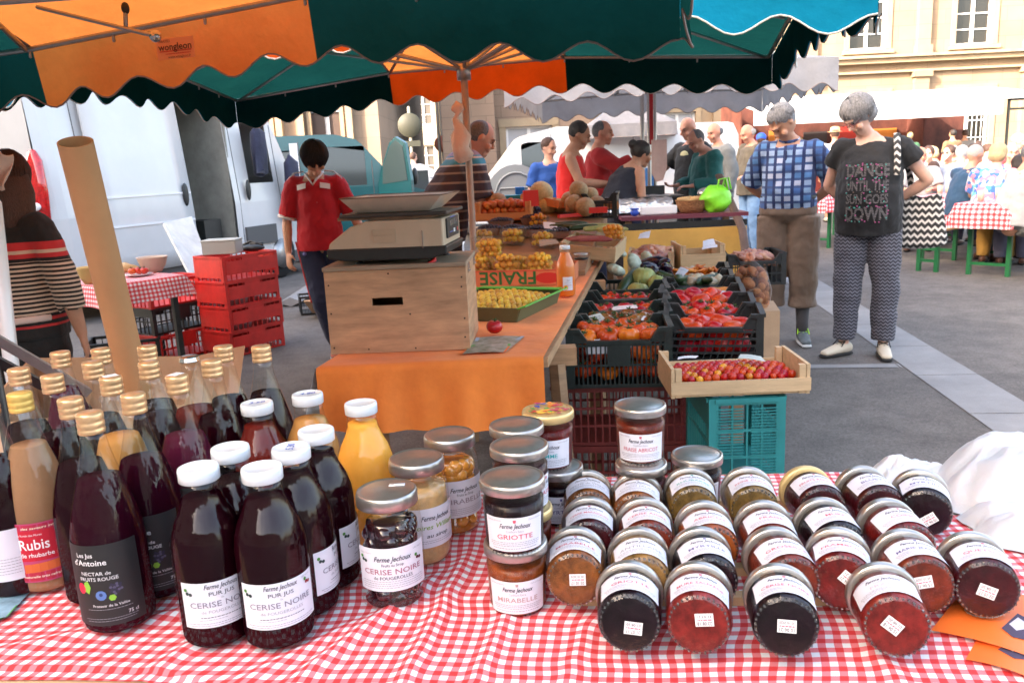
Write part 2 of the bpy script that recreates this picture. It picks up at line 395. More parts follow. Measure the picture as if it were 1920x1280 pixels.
def stone_mat(name, c1, c2, bw=1.0, bh=.42, mortar=.8, rough=.85):
 m = mat(name, c1, rough, bump=(30, .15)); b = principled(m)
 tc = N(m, 'ShaderNodeTexCoord'); mp = N(m, 'ShaderNodeMapping'); L(m, tc.outputs['Object'], mp.inputs[0])
 mp.inputs['Rotation'].default_value = (PI / 2, 0, 0)
 br = N(m, 'ShaderNodeTexBrick'); L(m, mp.outputs[0], br.inputs[0])
 br.inputs['Color1'].default_value = (*c1, 1); br.inputs['Color2'].default_value = (*c2, 1)
 br.inputs['Mortar'].default_value = (*[c * mortar for c in c1], 1)
 br.inputs['Scale'].default_value = 1; br.inputs['Brick Width'].default_value = bw; br.inputs['Row Height'].default_value = bh
 br.inputs['Mortar Size'].default_value = .012
 n = N(m, 'ShaderNodeTexNoise'); n.inputs['Scale'].default_value = 1.1; n.inputs['Detail'].default_value = 8; L(m, tc.outputs['Object'], n.inputs[0])
 mr = N(m, 'ShaderNodeMapRange'); mr.inputs[3].default_value = .7; mr.inputs[4].default_value = 1.2; L(m, n.outputs[0], mr.inputs[0])
 mu = N(m, 'ShaderNodeMix', data_type='RGBA', blend_type='MULTIPLY'); mu.inputs[0].default_value = 1
 L(m, br.outputs['Color'], mu.inputs[6]); L(m, mr.outputs[0], mu.inputs[7]); L(m, mu.outputs[2], b.inputs['Base Color'])
 return m
limestone = stone_mat('limestone', (.29, .215, .14), (.32, .235, .16), 1.1, .5, .85)
pinkstone = stone_mat('sandstone', (.25, .175, .125), (.29, .20, .145), .9, .35, .8)
brownstone = stone_mat('brown_sandstone', (.27, .205, .15), (.30, .225, .165), 1.2, .55, .9)
plaster = mat('cream_plaster', (.42, .36, .27), .9, nz=(1, .08))
white_frame = mat('white_window_frame', (.72, .72, .72), .5)
dark_pane = mat('dark_pane', (.02, .018, .016), .15, spec=.8)
blind_pane = mat('blind_pane', (.42, .43, .46), .5, nz=(.7, .1))
trim = mat('stone_trim', (.34, .26, .17), .85, nz=(2, .15))
wn = []
for xc in (17.0, 13.2, 20.9, 24.8):
 wn.append((xc, 4.75, 1.3, 2.7, 2, 5)); wn.append((xc, 1.1, 1.5, 2.05, 2, 2))
for xc in (9.3, 6.4): wn.append((xc, 4.75, 1.3, 2.7, 2, 5)); wn.append((xc, .9, 1.3, 2.0, 2, 2, blind_pane))
def extra_right(root):
 mb = MB()
 mb.box((15, -.14, 4.32), (26, .28, .16)); mb.box((15, -.2, 4.46), (26.2, .4, .1)); mb.box((15, -.08, 3.95), (26, .16, .08)); mb.box((15, -.16, 9.5), (26.2, .5, .4))
 mb.build('string_course', trim, root, smooth=False)
 for xc in (3.2, 7.9, 11.05, 15.15, 19.05, 22.9):
  p = MB(); p.box((xc, -.11, 2.1), (.5, .22, 3.6)); p.box((xc, -.13, .2), (.62, .26, .4)); p.box((xc, -.15, 3.82), (.66, .3, .2)); p.box((xc, -.1, 6.9), (.45, .2, 4.7)); p.box((xc, -.14, 4.66), (.56, .28, .28))
  p.build('pilaster', limestone, root, smooth=False)
 for a in wn:
  s = MB(); xc, zb, wd, ht = a[:4]; t = .18
  s.box((xc, -.05, zb - .09), (wd + .5, .26, .14)); s.box((xc, -.02, zb + ht + .12), (wd + .42, .07, .24))
  s.box((xc - wd / 2 - t / 2 - .01, -.02, zb + ht / 2), (t, .06, ht)); s.box((xc + wd / 2 + t / 2 + .01, -.02, zb + ht / 2), (t, .06, ht))
  s.build('window_surround', trim, root, smooth=False)
  if zb < 2 and xc > 10:
   q = MB()
   for k in range(9): q.tube([(xc - wd / 2 + wd * (k + .5) / 9, .03, zb), (xc - wd / 2 + wd * (k + .5) / 9, .03, zb + ht)], .012, 5)
   for k in (.2, .8): q.box((xc, .03, zb + ht * k), (wd, .02, .03))
   q.build('window_bars', MC['white_paint'], root)
 MB().box((9.75, -.18, 4.5), (.09, .09, 9)).build('drain_pipe', mat('zinc', (.3, .28, .26), .5, .6), root, smooth=False)
facade('town_building', 'long sunlit pale stone building with tall white windows and pilasters', 3.0, 28, 9.6, 31, wn, limestone, white_frame, dark_pane, 10, extra=extra_right)
def extra_centre(root):
 s = MB(); s.box((.85, -.03, 2.62), (1.9, .1, .24)); s.box((.02, -.02, 1.7), (.2, .07, 1.6)); s.box((1.7, -.02, 1.7), (.2, .07, 1.6)); s.build('window_surround', trim, root, smooth=False)
 MB().box((-1.0, -.7, 3.4), (1.6, 1.3, 6.8)).build('projecting_bay', pinkstone, root, smooth=False)
 MB().tube([(-1.95, -.75, 0), (-1.95, -.75, 6.6)], .05, 8).build('drain_pipe', MC['zinc'], root)
 MB().box((.6, -.35, 6.9), (5.2, 1.2, .2)).build('roof', mat('tile_roof', (.25, .1, .06), .8), root, smooth=False)
facade('stone_house', 'rough pinkish stone house behind the white van, with a blinded window', -1.9, 2.95, 6.8, 27, [(.85, 1.0, 1.45, 1.5, 2, 1, blind_pane), (-3.0, 7, .01, .01, 1, 1)][:1], pinkstone, white_frame, blind_pane, 8, extra=extra_centre)
facade('plaster_house', 'bright cream plastered house with white windows seen past the teal van', -11, -2.2, 9.5, 48,
 [(x, z, 1.0, 1.7, 2, 3) for x in (-8.6, -6.35, -4.35) for z in (.9, 3.7, 6.7)], plaster, white_frame, mat('grey_pane', (.12, .11, .1), .3), 8)
def extra_brown(root):
 for xc in (-8.6, -6.3, -4.5):
  s = MB()
  for sd in (-1, 1): s.box((xc + sd * .62, -.1, 2.4), (.16, .2, 4.4)); s.box((xc + sd * .42, -.04, 2.4), (.1, .12, 4.4))
  pts = [(xc + math.cos(a) * .62, -.1, 4.6 + math.sin(a) * .62) for a in [PI * k / 10 for k in range(11)]]
  s.tube(pts, .085, 6); s.build('window_surround', trim, root, smooth=False)
 MB().box((-10.6, -.15, 8.6), (15.1, .5, .4)).build('cornice', trim, root, smooth=False)
facade('church_building', 'brown sandstone building with tall narrow niche windows behind the teal van', -18, -3.15, 8.6, 22,
 [(x, 1.2, .95, 3.4, 2, 4) for x in (-8.6, -6.3, -4.5)], brownstone, mat('grey_blue_frame', (.3, .32, .36), .5), mat('brown_pane', (.09, .06, .05), .4), 12, extra=extra_brown)
facade('shading_building', 'unseen tall plastered house added beside the square to shade it', -20, 20, 15, 0,
 [(x, z, 1.2, 2, 2, 3) for x in range(-18, 20, 4) for z in (1.2, 5, 9, 13)], plaster, white_frame, dark_pane, 9, rz=R(90), org=(-13.5, -14.5, 0))  # added out of view, sized to keep direct sun off the square
facade('sky_blocking_building', 'unseen plastered house added behind the jam stall to block low sky', -26, 26, 9, 0,
 [(x, z, 1.2, 2, 2, 3) for x in range(-24, 26, 4) for z in (1.2, 5)], plaster, white_frame, dark_pane, 9, rz=R(180), org=(9, -27, 0))  # added out of view to keep low bright sky out of the bottle reflections
green_in = fabric_mat('canopy_dark_green', (.006, .042, .034), .38, (.012, .095, .075))
orange_in = fabric_mat('canopy_orange', (.85, .18, .03), .6, (.96, .27, .05))
blue_out = fabric_mat('canopy_cyan', (.008, .24, .40), .15)
grey_in = fabric_mat('canopy_white', (.45, .45, .47), .25)
pipe_m = mat('piping', (.30, .24, .22), .7)
cream_m = mat('cream_piping', (.7, .68, .6), .7)
def lerp(a, b, t): return V(a) * (1 - t) + V(b) * t
att = [.42]
def parasol(label, cor, zt, rise, drop, period, stripe, cols, pole_xy=None, group=None, amp=.03, name='market_parasol', hubz=None, outer=None, ph=0, lift=None):
 """cor: BL, BR, FR, FL ground corners; lift: height of the four joints of each edge; cols=(main, stripe) materials"""
 cor = [V((c[0], c[1], zt)) for c in cor]; ctr = sum(cor, V()) / 4
 base = V((pole_xy[0], pole_xy[1], 0)) if pole_xy else V((ctr.x, ctr.y, 0))
 apex = V((base.x, base.y, zt + rise))
 root = thing(name, label, 'parasol', base, 0, group); O = base
 rel = lambda p: V(p) - O
 lift = lift or [(0, .1, .1, 0)] * 4
 def ez(k, t):
  l = lift[k]; q = min(2.9999, max(0, t * 3)); i = int(q); return l[i] + (l[i + 1] - l[i]) * (q - i)
 def edge(k, t):
  p = lerp(cor[k], cor[(k + 1) % 4], t); p.z += ez(k, t); return p
 def roof(u, v):           # u left-right, v back-front
  p = lerp(lerp(cor[0], cor[1], u), lerp(cor[3], cor[2], u), v)
  b_, f_, r_, l_ = ez(0, u), ez(2, 1 - u), ez(1, v), ez(3, 1 - v)
  m_ = 2 * min(u, 1 - u, v, 1 - v)
  d_ = min((v, b_), (1 - v, f_), (1 - u, r_), (u, l_))
  p.z += d_[1] * (1 - m_) + rise * m_ - .04 * math.sin(PI * m_); return rel(p)
 for nm, mt, rs in (('canopy', cols[0], ((0, stripe[0]), (stripe[1], 1))), ('canopy_stripe', cols[1], (stripe,))):
  mb = MB()
  for t0, t1 in rs: mb.grid(lambda u, v, t0=t0, t1=t1: roof(t0 + (t1 - t0) * u, v), 12, 30)
  ro_ = mb.build(nm, mt, root)
  if nm == 'canopy':
   sm = MB()
   for t0 in stripe:
    pp = [roof(t0, i / 40) - V((0, 0, .004)) for i in range(41)]; sm.tube(pp, [(.009, .0015)] * 41, 6, side=(1, 0, 0), cap=False)
   sm.build('seam', pipe_m, ro_)
 for k in range(4):
  a, b_ = cor[k], cor[(k + 1) % 4]; ln = (b_ - a).length; n = max(4, round(ln / period)); d = (b_ - a) / ln
  out = V((d.y, -d.x, 0)); out = out if out.dot(a - ctr) > 0 else -out
  def low(t): return drop + amp * math.cos(2 * PI * (t * n + ph))
  def bulge(t, v): return out * min(1, min(t, 1 - t) * 14) * ((.014 * math.sin(t * n * PI + k) + .007 * math.sin(t * 37)) * v + .02 * v)
  st = (stripe if k == 0 else (1 - stripe[1], 1 - stripe[0]))
  segs = ((0, (0, st[0])), (1, st), (0, (st[1], 1))) if k in (0, 2) else ((0, (0, 1)),)
  for lay, off in (((0, .004),) + (((1, .010),) if outer else ())):
   for mi, (t0, t1) in segs:
    mb = MB(); nu = max(6, int(n * 10 * (t1 - t0)))
    def fn(u, v, t0=t0, t1=t1):
     t = t0 + (t1 - t0) * u; p = edge(k, t) + out * off * min(1, min(t, 1 - t) * 40 + .2) + bulge(t, v); p.z -= v * low(t); return rel(p)
    mb.grid(fn, nu, 5)
    mb.build('valance', (cols[1] if mi else (outer if lay else cols[0])), root)
  pts = []
  for i in range(int(n * 10) + 1):
   t = i / int(n * 10); p = edge(k, t) + out * (.012 if outer else .004) + bulge(t, 1); p.z -= low(t); pts.append(rel(p))
  MB().tube(pts, .0035, 5, cap=False).build('piping', cream_m if outer else pipe_m, root)
  sft = lambda p, z=-.012: rel(p - (V((p.x, p.y, 0)) - V((ctr.x, ctr.y, 0))) * .012) + V((0, 0, z))
  fr = MB(); fr.tube([sft(edge(k, i / 3)) for i in range(4)], .011, 8)
  for i in range(1, 9): q = edge(k, i / 9); fr.tube([sft(q), sft(q, -.04)], .006, 5)
  fr.build('edge_bar', MC['metal_grey'], root)
 hz = hubz or zt + .12
 hub = rel(V((base.x, base.y, hz)))
 for k in range(4):
  for t in (0, 1 / 3, 2 / 3):
   e2 = edge(k, t); e2 = lerp(e2, apex, .03) - V((0, 0, .03))
   tip = rel(apex - V((0, 0, .07)))
   rb = MB().tube([rel(e2), tip], .010, 8).build('rib', MC['metal_grey'], root)
   MB().tube([hub, lerp(rel(e2), tip, att[0])], .009, 6).build('strut', MC['metal_grey'], rb)
 h = MB(); h.tube([hub - V((0, 0, .05)), hub + V((0, 0, .05))], .038, 12, flat=True); h.build('hub', MC['metal_grey'], root)
 MB().tube([V((0, 0, 0)), hub], .019, 10).build('pole', MC['brown_pole'] if name == 'market_parasol' else MC['metal_grey'], root)
 MB().tube([hub, rel(apex)], .017, 10).build('upper_pole', MC['metal_grey'], root)
 b2 = MB(); b2.box((0, 0, .03), (.5, .5, .06)); b2.tube([(0, 0, .05), (0, 0, .3)], .03, 10, flat=True); b2.build('base', MC['metal_grey'], root, bevel=.005)
 return root, ctr
ZB = 1.70; DROP = .225
att[0] = .12
P1, c1 = parasol('orange and dark green parasol overhead with scalloped edge, carrying a printed maker label', [(-3.0, 3.80), (.545, 2.6), (.13, .6), (-3.35, 1.8)], 1.88, .55, .20, .283, (.335, .665),
    (green_in, orange_in), pole_xy=(-1.75, 2.15), hubz=1.80, ph=.5, lift=[(0, .02, .09, 0), (0, .08, .08, 0), (0, .08, .08, 0), (0, .08, .08, 0)])
att[0] = .42
hr = MB(); rel1 = lambda p: V(p) - V((-1.75, 2.15, 0)); hr.tube([rel1(WY(70, 14, 3.0)), rel1(WY(283, 66, 2.9))], .007, 8); hr.tube([rel1(WY(235, 12, 2.95)), rel1(WY(236, 52, 2.95))], .008, 6); hr = hr.build('hook_rod', MC['metal_grey'], P1); MB().ball(rel1(WY(291, 68, 2.9)), .020, 16, 12).build('ball', MC['steel'], hr); MB().ball(rel1(WY(235, 16, 2.95)), (.014, .012, .02), 10, 8).build('clamp', MC['black_plastic'], hr)
P2, c2 = parasol('dark green and orange parasol behind, bright blue outside, its pole rising beside the fruit stall', [(-2.0, 6.5), (1.66, 5.25), (1.187, 2.72), (-2.35, 3.95)], 1.94, .58, .20, .29, (.335, .665),
    (green_in, orange_in), pole_xy=(-.19, 4.65), hubz=1.87, outer=blue_out, ph=.5)
a, b_ = V((-3.0, 3.80, 1.88)), V((.545, 2.6, 1.88)); d = (b_ - a).normalized(); out = V((-d.y, d.x, 0)); out = -out if out.y > 0 else out
pc = WY(378, 90, 3.3)
tt = (V((pc.x, pc.y, 0)) - V((a.x, a.y, 0))).dot(V((d.x, d.y, 0))); pc = a + d * tt; pc.z = WY(378, 90, pc.y).z
lab = MB(); fn = lambda x, z: pc - V((c1.x * 0 + 0, 0, 0)) + d * x + out * .018 + V((0, 0, z)) - (V((P1.location.x, P1.location.y, 0)))
lab.add([fn(-.082, -.036), fn(.082, -.036), fn(.082, .036), fn(-.082, .036)], [(0, 1, 2, 3)])
lo = lab.build('maker_label', mat('pale_orange_label', (.82, .33, .15), .7), P1)
tx = MB(); fn2 = lambda x, z: fn(x, z) + out * .0015
text_on(tx, 'wongleon', .034, .0, .006, fn2, bold=.015, width=.145); text_on(tx, 'PARASOLS', .013, -.045, .027, fn2, width=.05)
text_on(tx, 'www.wongleon.fr', .013, .015, -.028, fn2, width=.1); scribble(tx, 0, -.010, .14, .004, fn2, 1, 3); scribble(tx, 0.01, -.019, .11, .003, fn2, 1, 4)
tx.build('lettering', [mat('brown_ink', (.12, .04, .02), .7), mat('red_ink', (.6, .03, .02), .7)], lo, smooth=False)
TZ = .84
gl_clear = glass_mat('clear_glass', (.97, .98, .97), .02, .04)
silver_lid = mat('silver_lid', (.50, .47, .44), .3, .85, nz=(60, .12), bump=(25, .04))
gold_lid = mat('pale_gold_lid', (.75, .55, .25), .35, .5)
white_lid = mat('white_lid', (.74, .79, .84), .3, coat=.3)
brass_cap = mat('brass_cap', (.82, .53, .28), .30, .6, nz=(80, .12))
label_m = mat('label_paper', (.72, .72, .79), .65)
blacklab = mat('black_label', (.018, .018, .02), .55)
INK = {}
def ink(c):
 if c not in INK: INK[c] = mat('ink_%d' % len(INK), c, .8)
 return INK[c]
K_ = (.03, .03, .05); GREY = (.33, .33, .38)
def cyl(rf, lift=.0007, r0=None):
 def fn(x, z):
  r = rf(z) + lift; a = x / (r0 or .039); return V((r * math.sin(a), -r * math.cos(a), z))
 return fn
def interp(prof):
 def f(z):
  for (r0, z0), (r1, z1) in zip(prof, prof[1:]):
   if z0 <= z <= z1 and z1 > z0: return r0 + (r1 - r0) * (z - z0) / (z1 - z0)
  return prof[-1][0]
 return f
def paper_label(parent, rf, x0, x1, z0, z1, lines, m=None, small=(), name='label', extra=None, seed=0, r0=.039):
 fn = cyl(rf, .0007, r0); mb = MB().grid(lambda u, v: fn(x0 + (x1 - x0) * u, z0 + (z1 - z0) * v), 14, 3)
 lo = mb.build(name, m or label_m, parent)
 f2 = cyl(rf, .0013, r0); tx = MB(); mats = []
 def mi(c):
  k = ink(c)
  if k not in mats: mats.append(k)
  return mats.index(k)
 for s, size, x, z, col, sh, wd, bo in lines: text_on(tx, s, size, x, z, f2, shear=sh, width=wd, mi=mi(col), bold=bo)
 for i, (x, z, wd, h, c) in enumerate(small): scribble(tx, x, z, wd, h, f2, mi(c), seed + i)
 if extra: extra(tx, f2, mi)
 if tx.v: tx.build('lettering', mats, lo, smooth=False)
 return lo
JH = .086
jprof = [(.0285, 0), (.0325, .002), (.0345, .007), (.0352, .03), (.0362, .05), (.0372, .064), (.0365, .070), (.0355, .074)]
jrf = interp(jprof)
GL = MB().lathe(jprof, 14).build('glass', gl_clear, smooth=False)
me_glass = GL.data; bpy.data.objects.remove(GL)
me_glass.materials.clear(); me_glass.materials.append(gl_clear)
dots = MB()
for k in range(34):
 a = 2 * PI * k / 34; dots.box((.0305 * math.cos(a), .0305 * math.sin(a), .0006), (.0022, .0022, .003), rz=0)
cm = MB().lathe([(.027, .0015), (.0318, .003), (.0338, .008), (.0345, .03), (.0353, .05), (.036, .0605), (.030, .0612)], 28);
_o = cm.build('jam', mat('jam_any', (.1, .01, .01))); me_jam = _o.data; bpy.data.objects.remove(_o)
lm = MB().lathe([(.0365, .0725), (.0385, .0735), (.0388, .082), (.0378, .0855), (.0355, .0862), (.0345, .0848), (.033, .0856), (.010, .0864), (.001, .0865)], 36)
_o = lm.build('lid', silver_lid); me_lid = _o.data; bpy.data.objects.remove(_o)
_o = dots.build('ridge_ring', glass_mat('ring_glass', (.8, .8, .8), .1, .25), smooth=False); me_ring = _o.data; bpy.data.objects.remove(_o)
def inst(name, me, parent, m=None):
 if m is not None:
  me = me.copy(); me.materials.clear(); me.materials.append(m)
 o = bpy.data.objects.new(name, me); C.objects.link(o); o.parent = parent; return o
JAM = {'dark': (.012, .002, .006), 'cherry': (.06, .004, .008), 'red': (.19, .008, .006), 'orange': (.33, .075, .015), 'amber': (.28, .09, .02), 'brownred': (.2, .028, .012), 'pale': (.36, .19, .06), 'green': (.22, .13, .035), 'pinkred': (.27, .022, .018)}
for k, c in JAM.items():
 m = mat('jam_' + k, [q * .62 for q in c], .3, nz=(60, .6), bump=(60, .12), spec=.3)
ESZ = .0082
def jam_jar(label, flavour, jam, mt, lidm=None, fcol=(.45, .06, .09), sticker=True, seed=0, printed=False, group='jam jars on the checked cloth', off=0):
 t = thing('jam_jar', label, 'jam jar', group=group, mt=mt)
 rn = random.Random(seed)
 inst('glass', me_glass, t); inst('jam', me_jam, t, MC['jam_' + jam])
 lo = inst('lid', me_lid, t, lidm) if lidm else inst('lid', me_lid, t)
 if printed: fruit_lid(lo)
 inst('ridge_ring', me_ring, t)
 x0, x1 = -.040 + off, .040 + off
 paper_label(t, jrf, x0, x1, .007, .049,
    [('Ferme Jechoux', .0082, off, .0385, K_, .35, .040, .01), ('Confiture Extra', .0042, off, .0322, GREY, 0, .022, 0), (flavour, .0085, off, .0250, fcol, 0, min(.058, .0066 * len(flavour)), .004),
    ('Confitures Artisanales', .0030, off - .0265, .0455, GREY, .3, .020, 0), ('Cuite au Chaudron', .0030, off + .0265, .0455, GREY, .3, .018, 0)],
    small=[(off, .0182, .066, .0007, GREY), (off, .0160, .066, .0007, GREY), (off, .0138, .062, .0007, GREY), (off, .0105, .060, .0008, GREY)], seed=seed,
    extra=lambda tx, f, mi: tx.add([f(off - .0015, .0430), f(off + .0015, .0430), f(off + .002, .0465), f(off - .002, .0465)], [(0, 1, 2, 3)], mi(fcol)))
 if sticker:
  a = rn.uniform(-.5, .5) + (.3 if seed % 2 else -.3); ca, sa = math.cos(a), math.sin(a); ox, oy = rn.uniform(-.006, .006), rn.uniform(-.008, .008)
  fs = lambda e: (lambda x, z: V((-(x * ca - z * sa) + ox, (x * sa + z * ca) * 1.0 + oy, e)))
  f = fs(-.0012); sb = MB().add([f(-.0095, -.007), f(.0095, -.007), f(.0095, .007), f(-.0095, .007)], [(0, 1, 2, 3)]).build('date_sticker', MC['paper'], t, smooth=False)
  tx = MB(); f2 = fs(-.0018); text_on(tx, ('03 10 17', '31 07 17', '23 08 18', '10 06 21', '15 06 18')[seed % 5], .0055, 0, .0035, f2, width=.015); text_on(tx, ('30.10.2020', '01.08.20', '31.07.21')[seed % 3], .0042, 0, -.004, f2, width=.015)
  scribble(tx, 0, -.0008, .015, .0012, f2, 1, seed); tx.build('lettering', [ink(K_), ink((.7, .12, .2))], sb, smooth=False)
 return t
def fruit_lid(lo):
 mb = MB(); rn = random.Random(5)
 cols = [ink(c) for c in ((.55, .03, .02), (.8, .25, .03), (.05, .09, .4), (.1, .3, .05), (.75, .45, .05), (.5, .05, .1))]
 for k in range(60):
  a = rn.uniform(0, 2 * PI); r = .031 * math.sqrt(rn.random()); q = rn.uniform(.002, .0055); z = .0872 + .0002 * k / 60 + .0008
  sg = int(((a / (2 * PI)) * 6)) % 6
  mi = sg if rn.random() < .7 else rn.randrange(6)
  mb.add([(r * math.cos(a) + q * math.cos(b), r * math.sin(a) + q * math.sin(b) * .8, z) for b in [2 * PI * i / 7 for i in range(7)]], [tuple(range(7))], mi)
 mb.build('fruit_print', cols, lo, smooth=False)
def upright(px, py, level, turn=0):
 """jar standing with its lid centre at a place of the photo; level = how many jars below"""
 p = W(px, py, TZ + JH * (level + 1)); p.z = TZ + .001 + JH * level
 toc = V((CAM.x - p.x, CAM.y - p.y, 0)).normalized()
 return frame_mt(p, (0, 0, 1), M.Rotation(turn, 3, 'Z') @ toc)
rng = random.Random(11)
def lying(lx, ly, bx=None, by=None):
 l = W(lx, ly, TZ + .0405)
 if bx: bpt = W(bx, by, TZ + .050)
 else: bpt = l + V((-.10 + rng.uniform(-.06, .06), -1, .06)).normalized() * .1
 d = (l - bpt).normalized()
 bpt = l - d * JH
 return frame_mt(bpt, d, V((0, -.25, 1)))
PK = (.55, .12, .16); DB = (.13, .12, .3); GR = (.08, .38, .3); TL = (.05, .4, .4)
lie = [  # lid centre, base centre, flavour, jam, label
 ((1080, 1038), (1078, 1088), 'MIRABELLE', 'amber', PK, 'amber mirabelle jam jar lying beside the upright griotte and mirabelle stack'),
 ((1180, 1107), (1180, 1170), 'GRIOTTE', 'dark', PK, 'dark griotte jam jar lying at the front, nearest to the upright griotte stack'),
 ((1309, 1109), (1310, 1176), 'MURE SAUVAGE', 'pinkred', PK, 'red wild berry jam jar lying at the front between the griotte and black cherry jars'),
 ((1458, 1114), (1473, 1172), 'CERISE NOIRE', 'dark', PK, 'nearly black cerise noire jam jar lying at the front edge'),
 ((1652, 1112), (1683, 1177), 'FRAISE', 'pinkred', (.75, .5, .55), 'pinkish red jam jar lying askew at the front with its label turned away'),
 ((1196, 1038), None, 'ANTILLAISE', 'pale', GREY, 'pale golden antillaise jam jar lying in the second row'),
 ((1311, 1038), None, 'MYRTILLE', 'dark', DB, 'black myrtille jam jar lying behind the wild berry jar'),
 ((1447, 1039), None, 'GROSEILLE', 'brownred', PK, 'groseille jam jar lying behind the black cherry jar'),
 ((1569, 1041), (1581, 1100), 'FRAMBOISE', 'red', PK, 'deep red framboise jam jar lying in the second row'),
 ((1691, 1045), (1743, 1112), 'MARIE JEANNE', 'brownred', DB, 'marie jeanne jam jar lying askew with lumps of fruit in its base'),
 ((1818, 1051), (1860, 1118), 'QUETSCHE', 'cherry', PK, 'quetsche jam jar lying over the orange leaflets'),
 ((1105, 977), None, 'CERISE MARASQUIN', 'cherry', PK, 'cerise marasquin jam jar lying behind the amber mirabelle jar'),
 ((1207, 979), None, 'CERISE AIGRE', 'brownred', PK, 'cerise aigre jam jar lying behind the pale golden antillaise jar'),
 ((1317, 986), None, 'ABRICOT', 'orange', PK, 'orange abricot jam jar lying behind the black myrtille jar'),
 ((1429, 986), None, 'FRAISE', 'brownred', PK, 'fraise jam jar lying behind the groseille jar'),
 ((1539, 981), None, 'MURE', 'dark', PK, 'black mure jam jar lying behind the framboise jar'),
 ((1658, 983), None, 'COING', 'red', PK, 'clear red coing jam jar lying in the third row'),
 ((1100, 924), None, 'PECHE de VIGNE', 'amber', GREY, 'brownish peche de vigne jam jar lying in the back row'),
 ((1194, 929), None, 'COCO JAUNE', 'amber', GREY, 'brownish coco jaune jam jar lying in the back row'),
 ((1291, 919), None, 'RHUBARBE', 'green', GR, 'greenish brown rhubarbe jam jar with green lettering in the back row'),
 ((1399, 919), None, 'REINE CLAUDE', 'green', PK, 'olive golden reine claude jam jar lying in the back row'),
 ((1508, 918), None, 'FRUITS ROUGES', 'cherry', PK, 'fruits rouges jam jar with a golden lid lying in the back row'),
 ((1612, 918), None, 'BLUETTE', 'cherry', DB, 'purple red bluette jam jar lying in the back row'),
 ((1723, 925), (1745, 993), 'MYRTILLE', 'dark', DB, 'black myrtille jam jar ending the back row beside the white plastic bags'),
]
for i, (lp, bp, fl, jm, fc, lb) in enumerate(lie):
 mt = lying(*lp, *(bp or (None, None)))
 jam_jar(lb, fl, jm, mt, gold_lid if fl == 'FRUITS ROUGES' else None, fc, True, i, off=(-.012 if i == 4 else 0))
ups = [
 ((960, 893), 1, 'GRIOTTE', 'dark', (.6, .1, .15), None, 'dark griotte jam jar on top of the front upright stack'),
 ((966, 1012), 0, 'MIRABELLE', 'orange', (.45, .3, .3), None, 'orange mirabelle jam jar at the bottom of the front upright stack'),
 ((973, 833), 1, 'CASSIS', 'cherry', PK, None, 'dark red jam jar just behind the griotte jar, label turned to its side'),
 ((968, 795), 1, 'PRUNE', 'brownred', PK, None, 'jam jar at the back of the tall stacks, only its silver lid showing'),
 ((1027, 768), 1, 'POMME', 'red', TL, 'print', 'red pomme jelly jar with a fruit printed yellow lid'),
 ((1045, 872), 0, 'MYRTILLE', 'dark', DB, None, 'black myrtille jam jar under the pomme jelly jar'),
 ((1200, 757), 1, 'FRAISE ABRICOT', 'brownred', PK, None, 'reddish fraise abricot jam jar standing on another jar by the maroon crate'),
 ((1202, 866), 0, 'CERISE', 'cherry', PK, None, 'dark jar under the standing fraise abricot jar'),
 ((1307, 850), 0, 'CASSIS', 'dark', DB, None, 'single dark jar standing upright behind the rhubarbe jar'),
]
for i, ((px, py), lv, fl, jm, fc, ld, lb) in enumerate(ups):
 turn = {2: 1.1, 3: 1.6, 4: -.1, 1: -.02, 5: .1}.get(i, 0)
 mt = upright(px, py, lv, turn)
 if lv == 1 and i in (2, 3): pass
 jam_jar(lb, fl, jm, mt, gold_lid if ld else None, fc, False, 40 + i, printed=bool(ld), group='jam jars standing upright')
p = W(973, 833, TZ + 2 * JH)
jam_jar('jar with yellow rimmed lid, bottom of the second upright stack', 'POIRE', 'brownred', frame_mt((p.x + .002, p.y, TZ + .001), (0, 0, 1), (-.3, -1, 0)), gold_lid, PK, False, 60, group='jam jars standing upright')
p = W(968, 795, TZ + 2 * JH)
jam_jar('hidden jar carrying the rearmost silver lidded jar of the stacks', 'POIRE', 'brownred', frame_mt((p.x - .002, p.y, TZ + .001), (0, 0, 1), (.6, -1, 0)), None, PK, False, 61, group='jam jars standing upright')
PR = [(.036, 0), (.0395, .003), (.041, .012), (.041, .100), (.039, .113), (.0345, .122), (.0345, .130)]
prf = interp(PR)
_o = MB().lathe(PR, 32).build('glass', gl_clear); me_pg = _o.data; bpy.data.objects.remove(_o)
_o = MB().lathe([(.035, .128), (.0378, .129), (.038, .1405), (.037, .1445), (.035, .1462), (.0335, .1448), (.03, .1455), (.001, .1465)], 36).build('lid', silver_lid); me_plid = _o.data; bpy.data.objects.remove(_o)
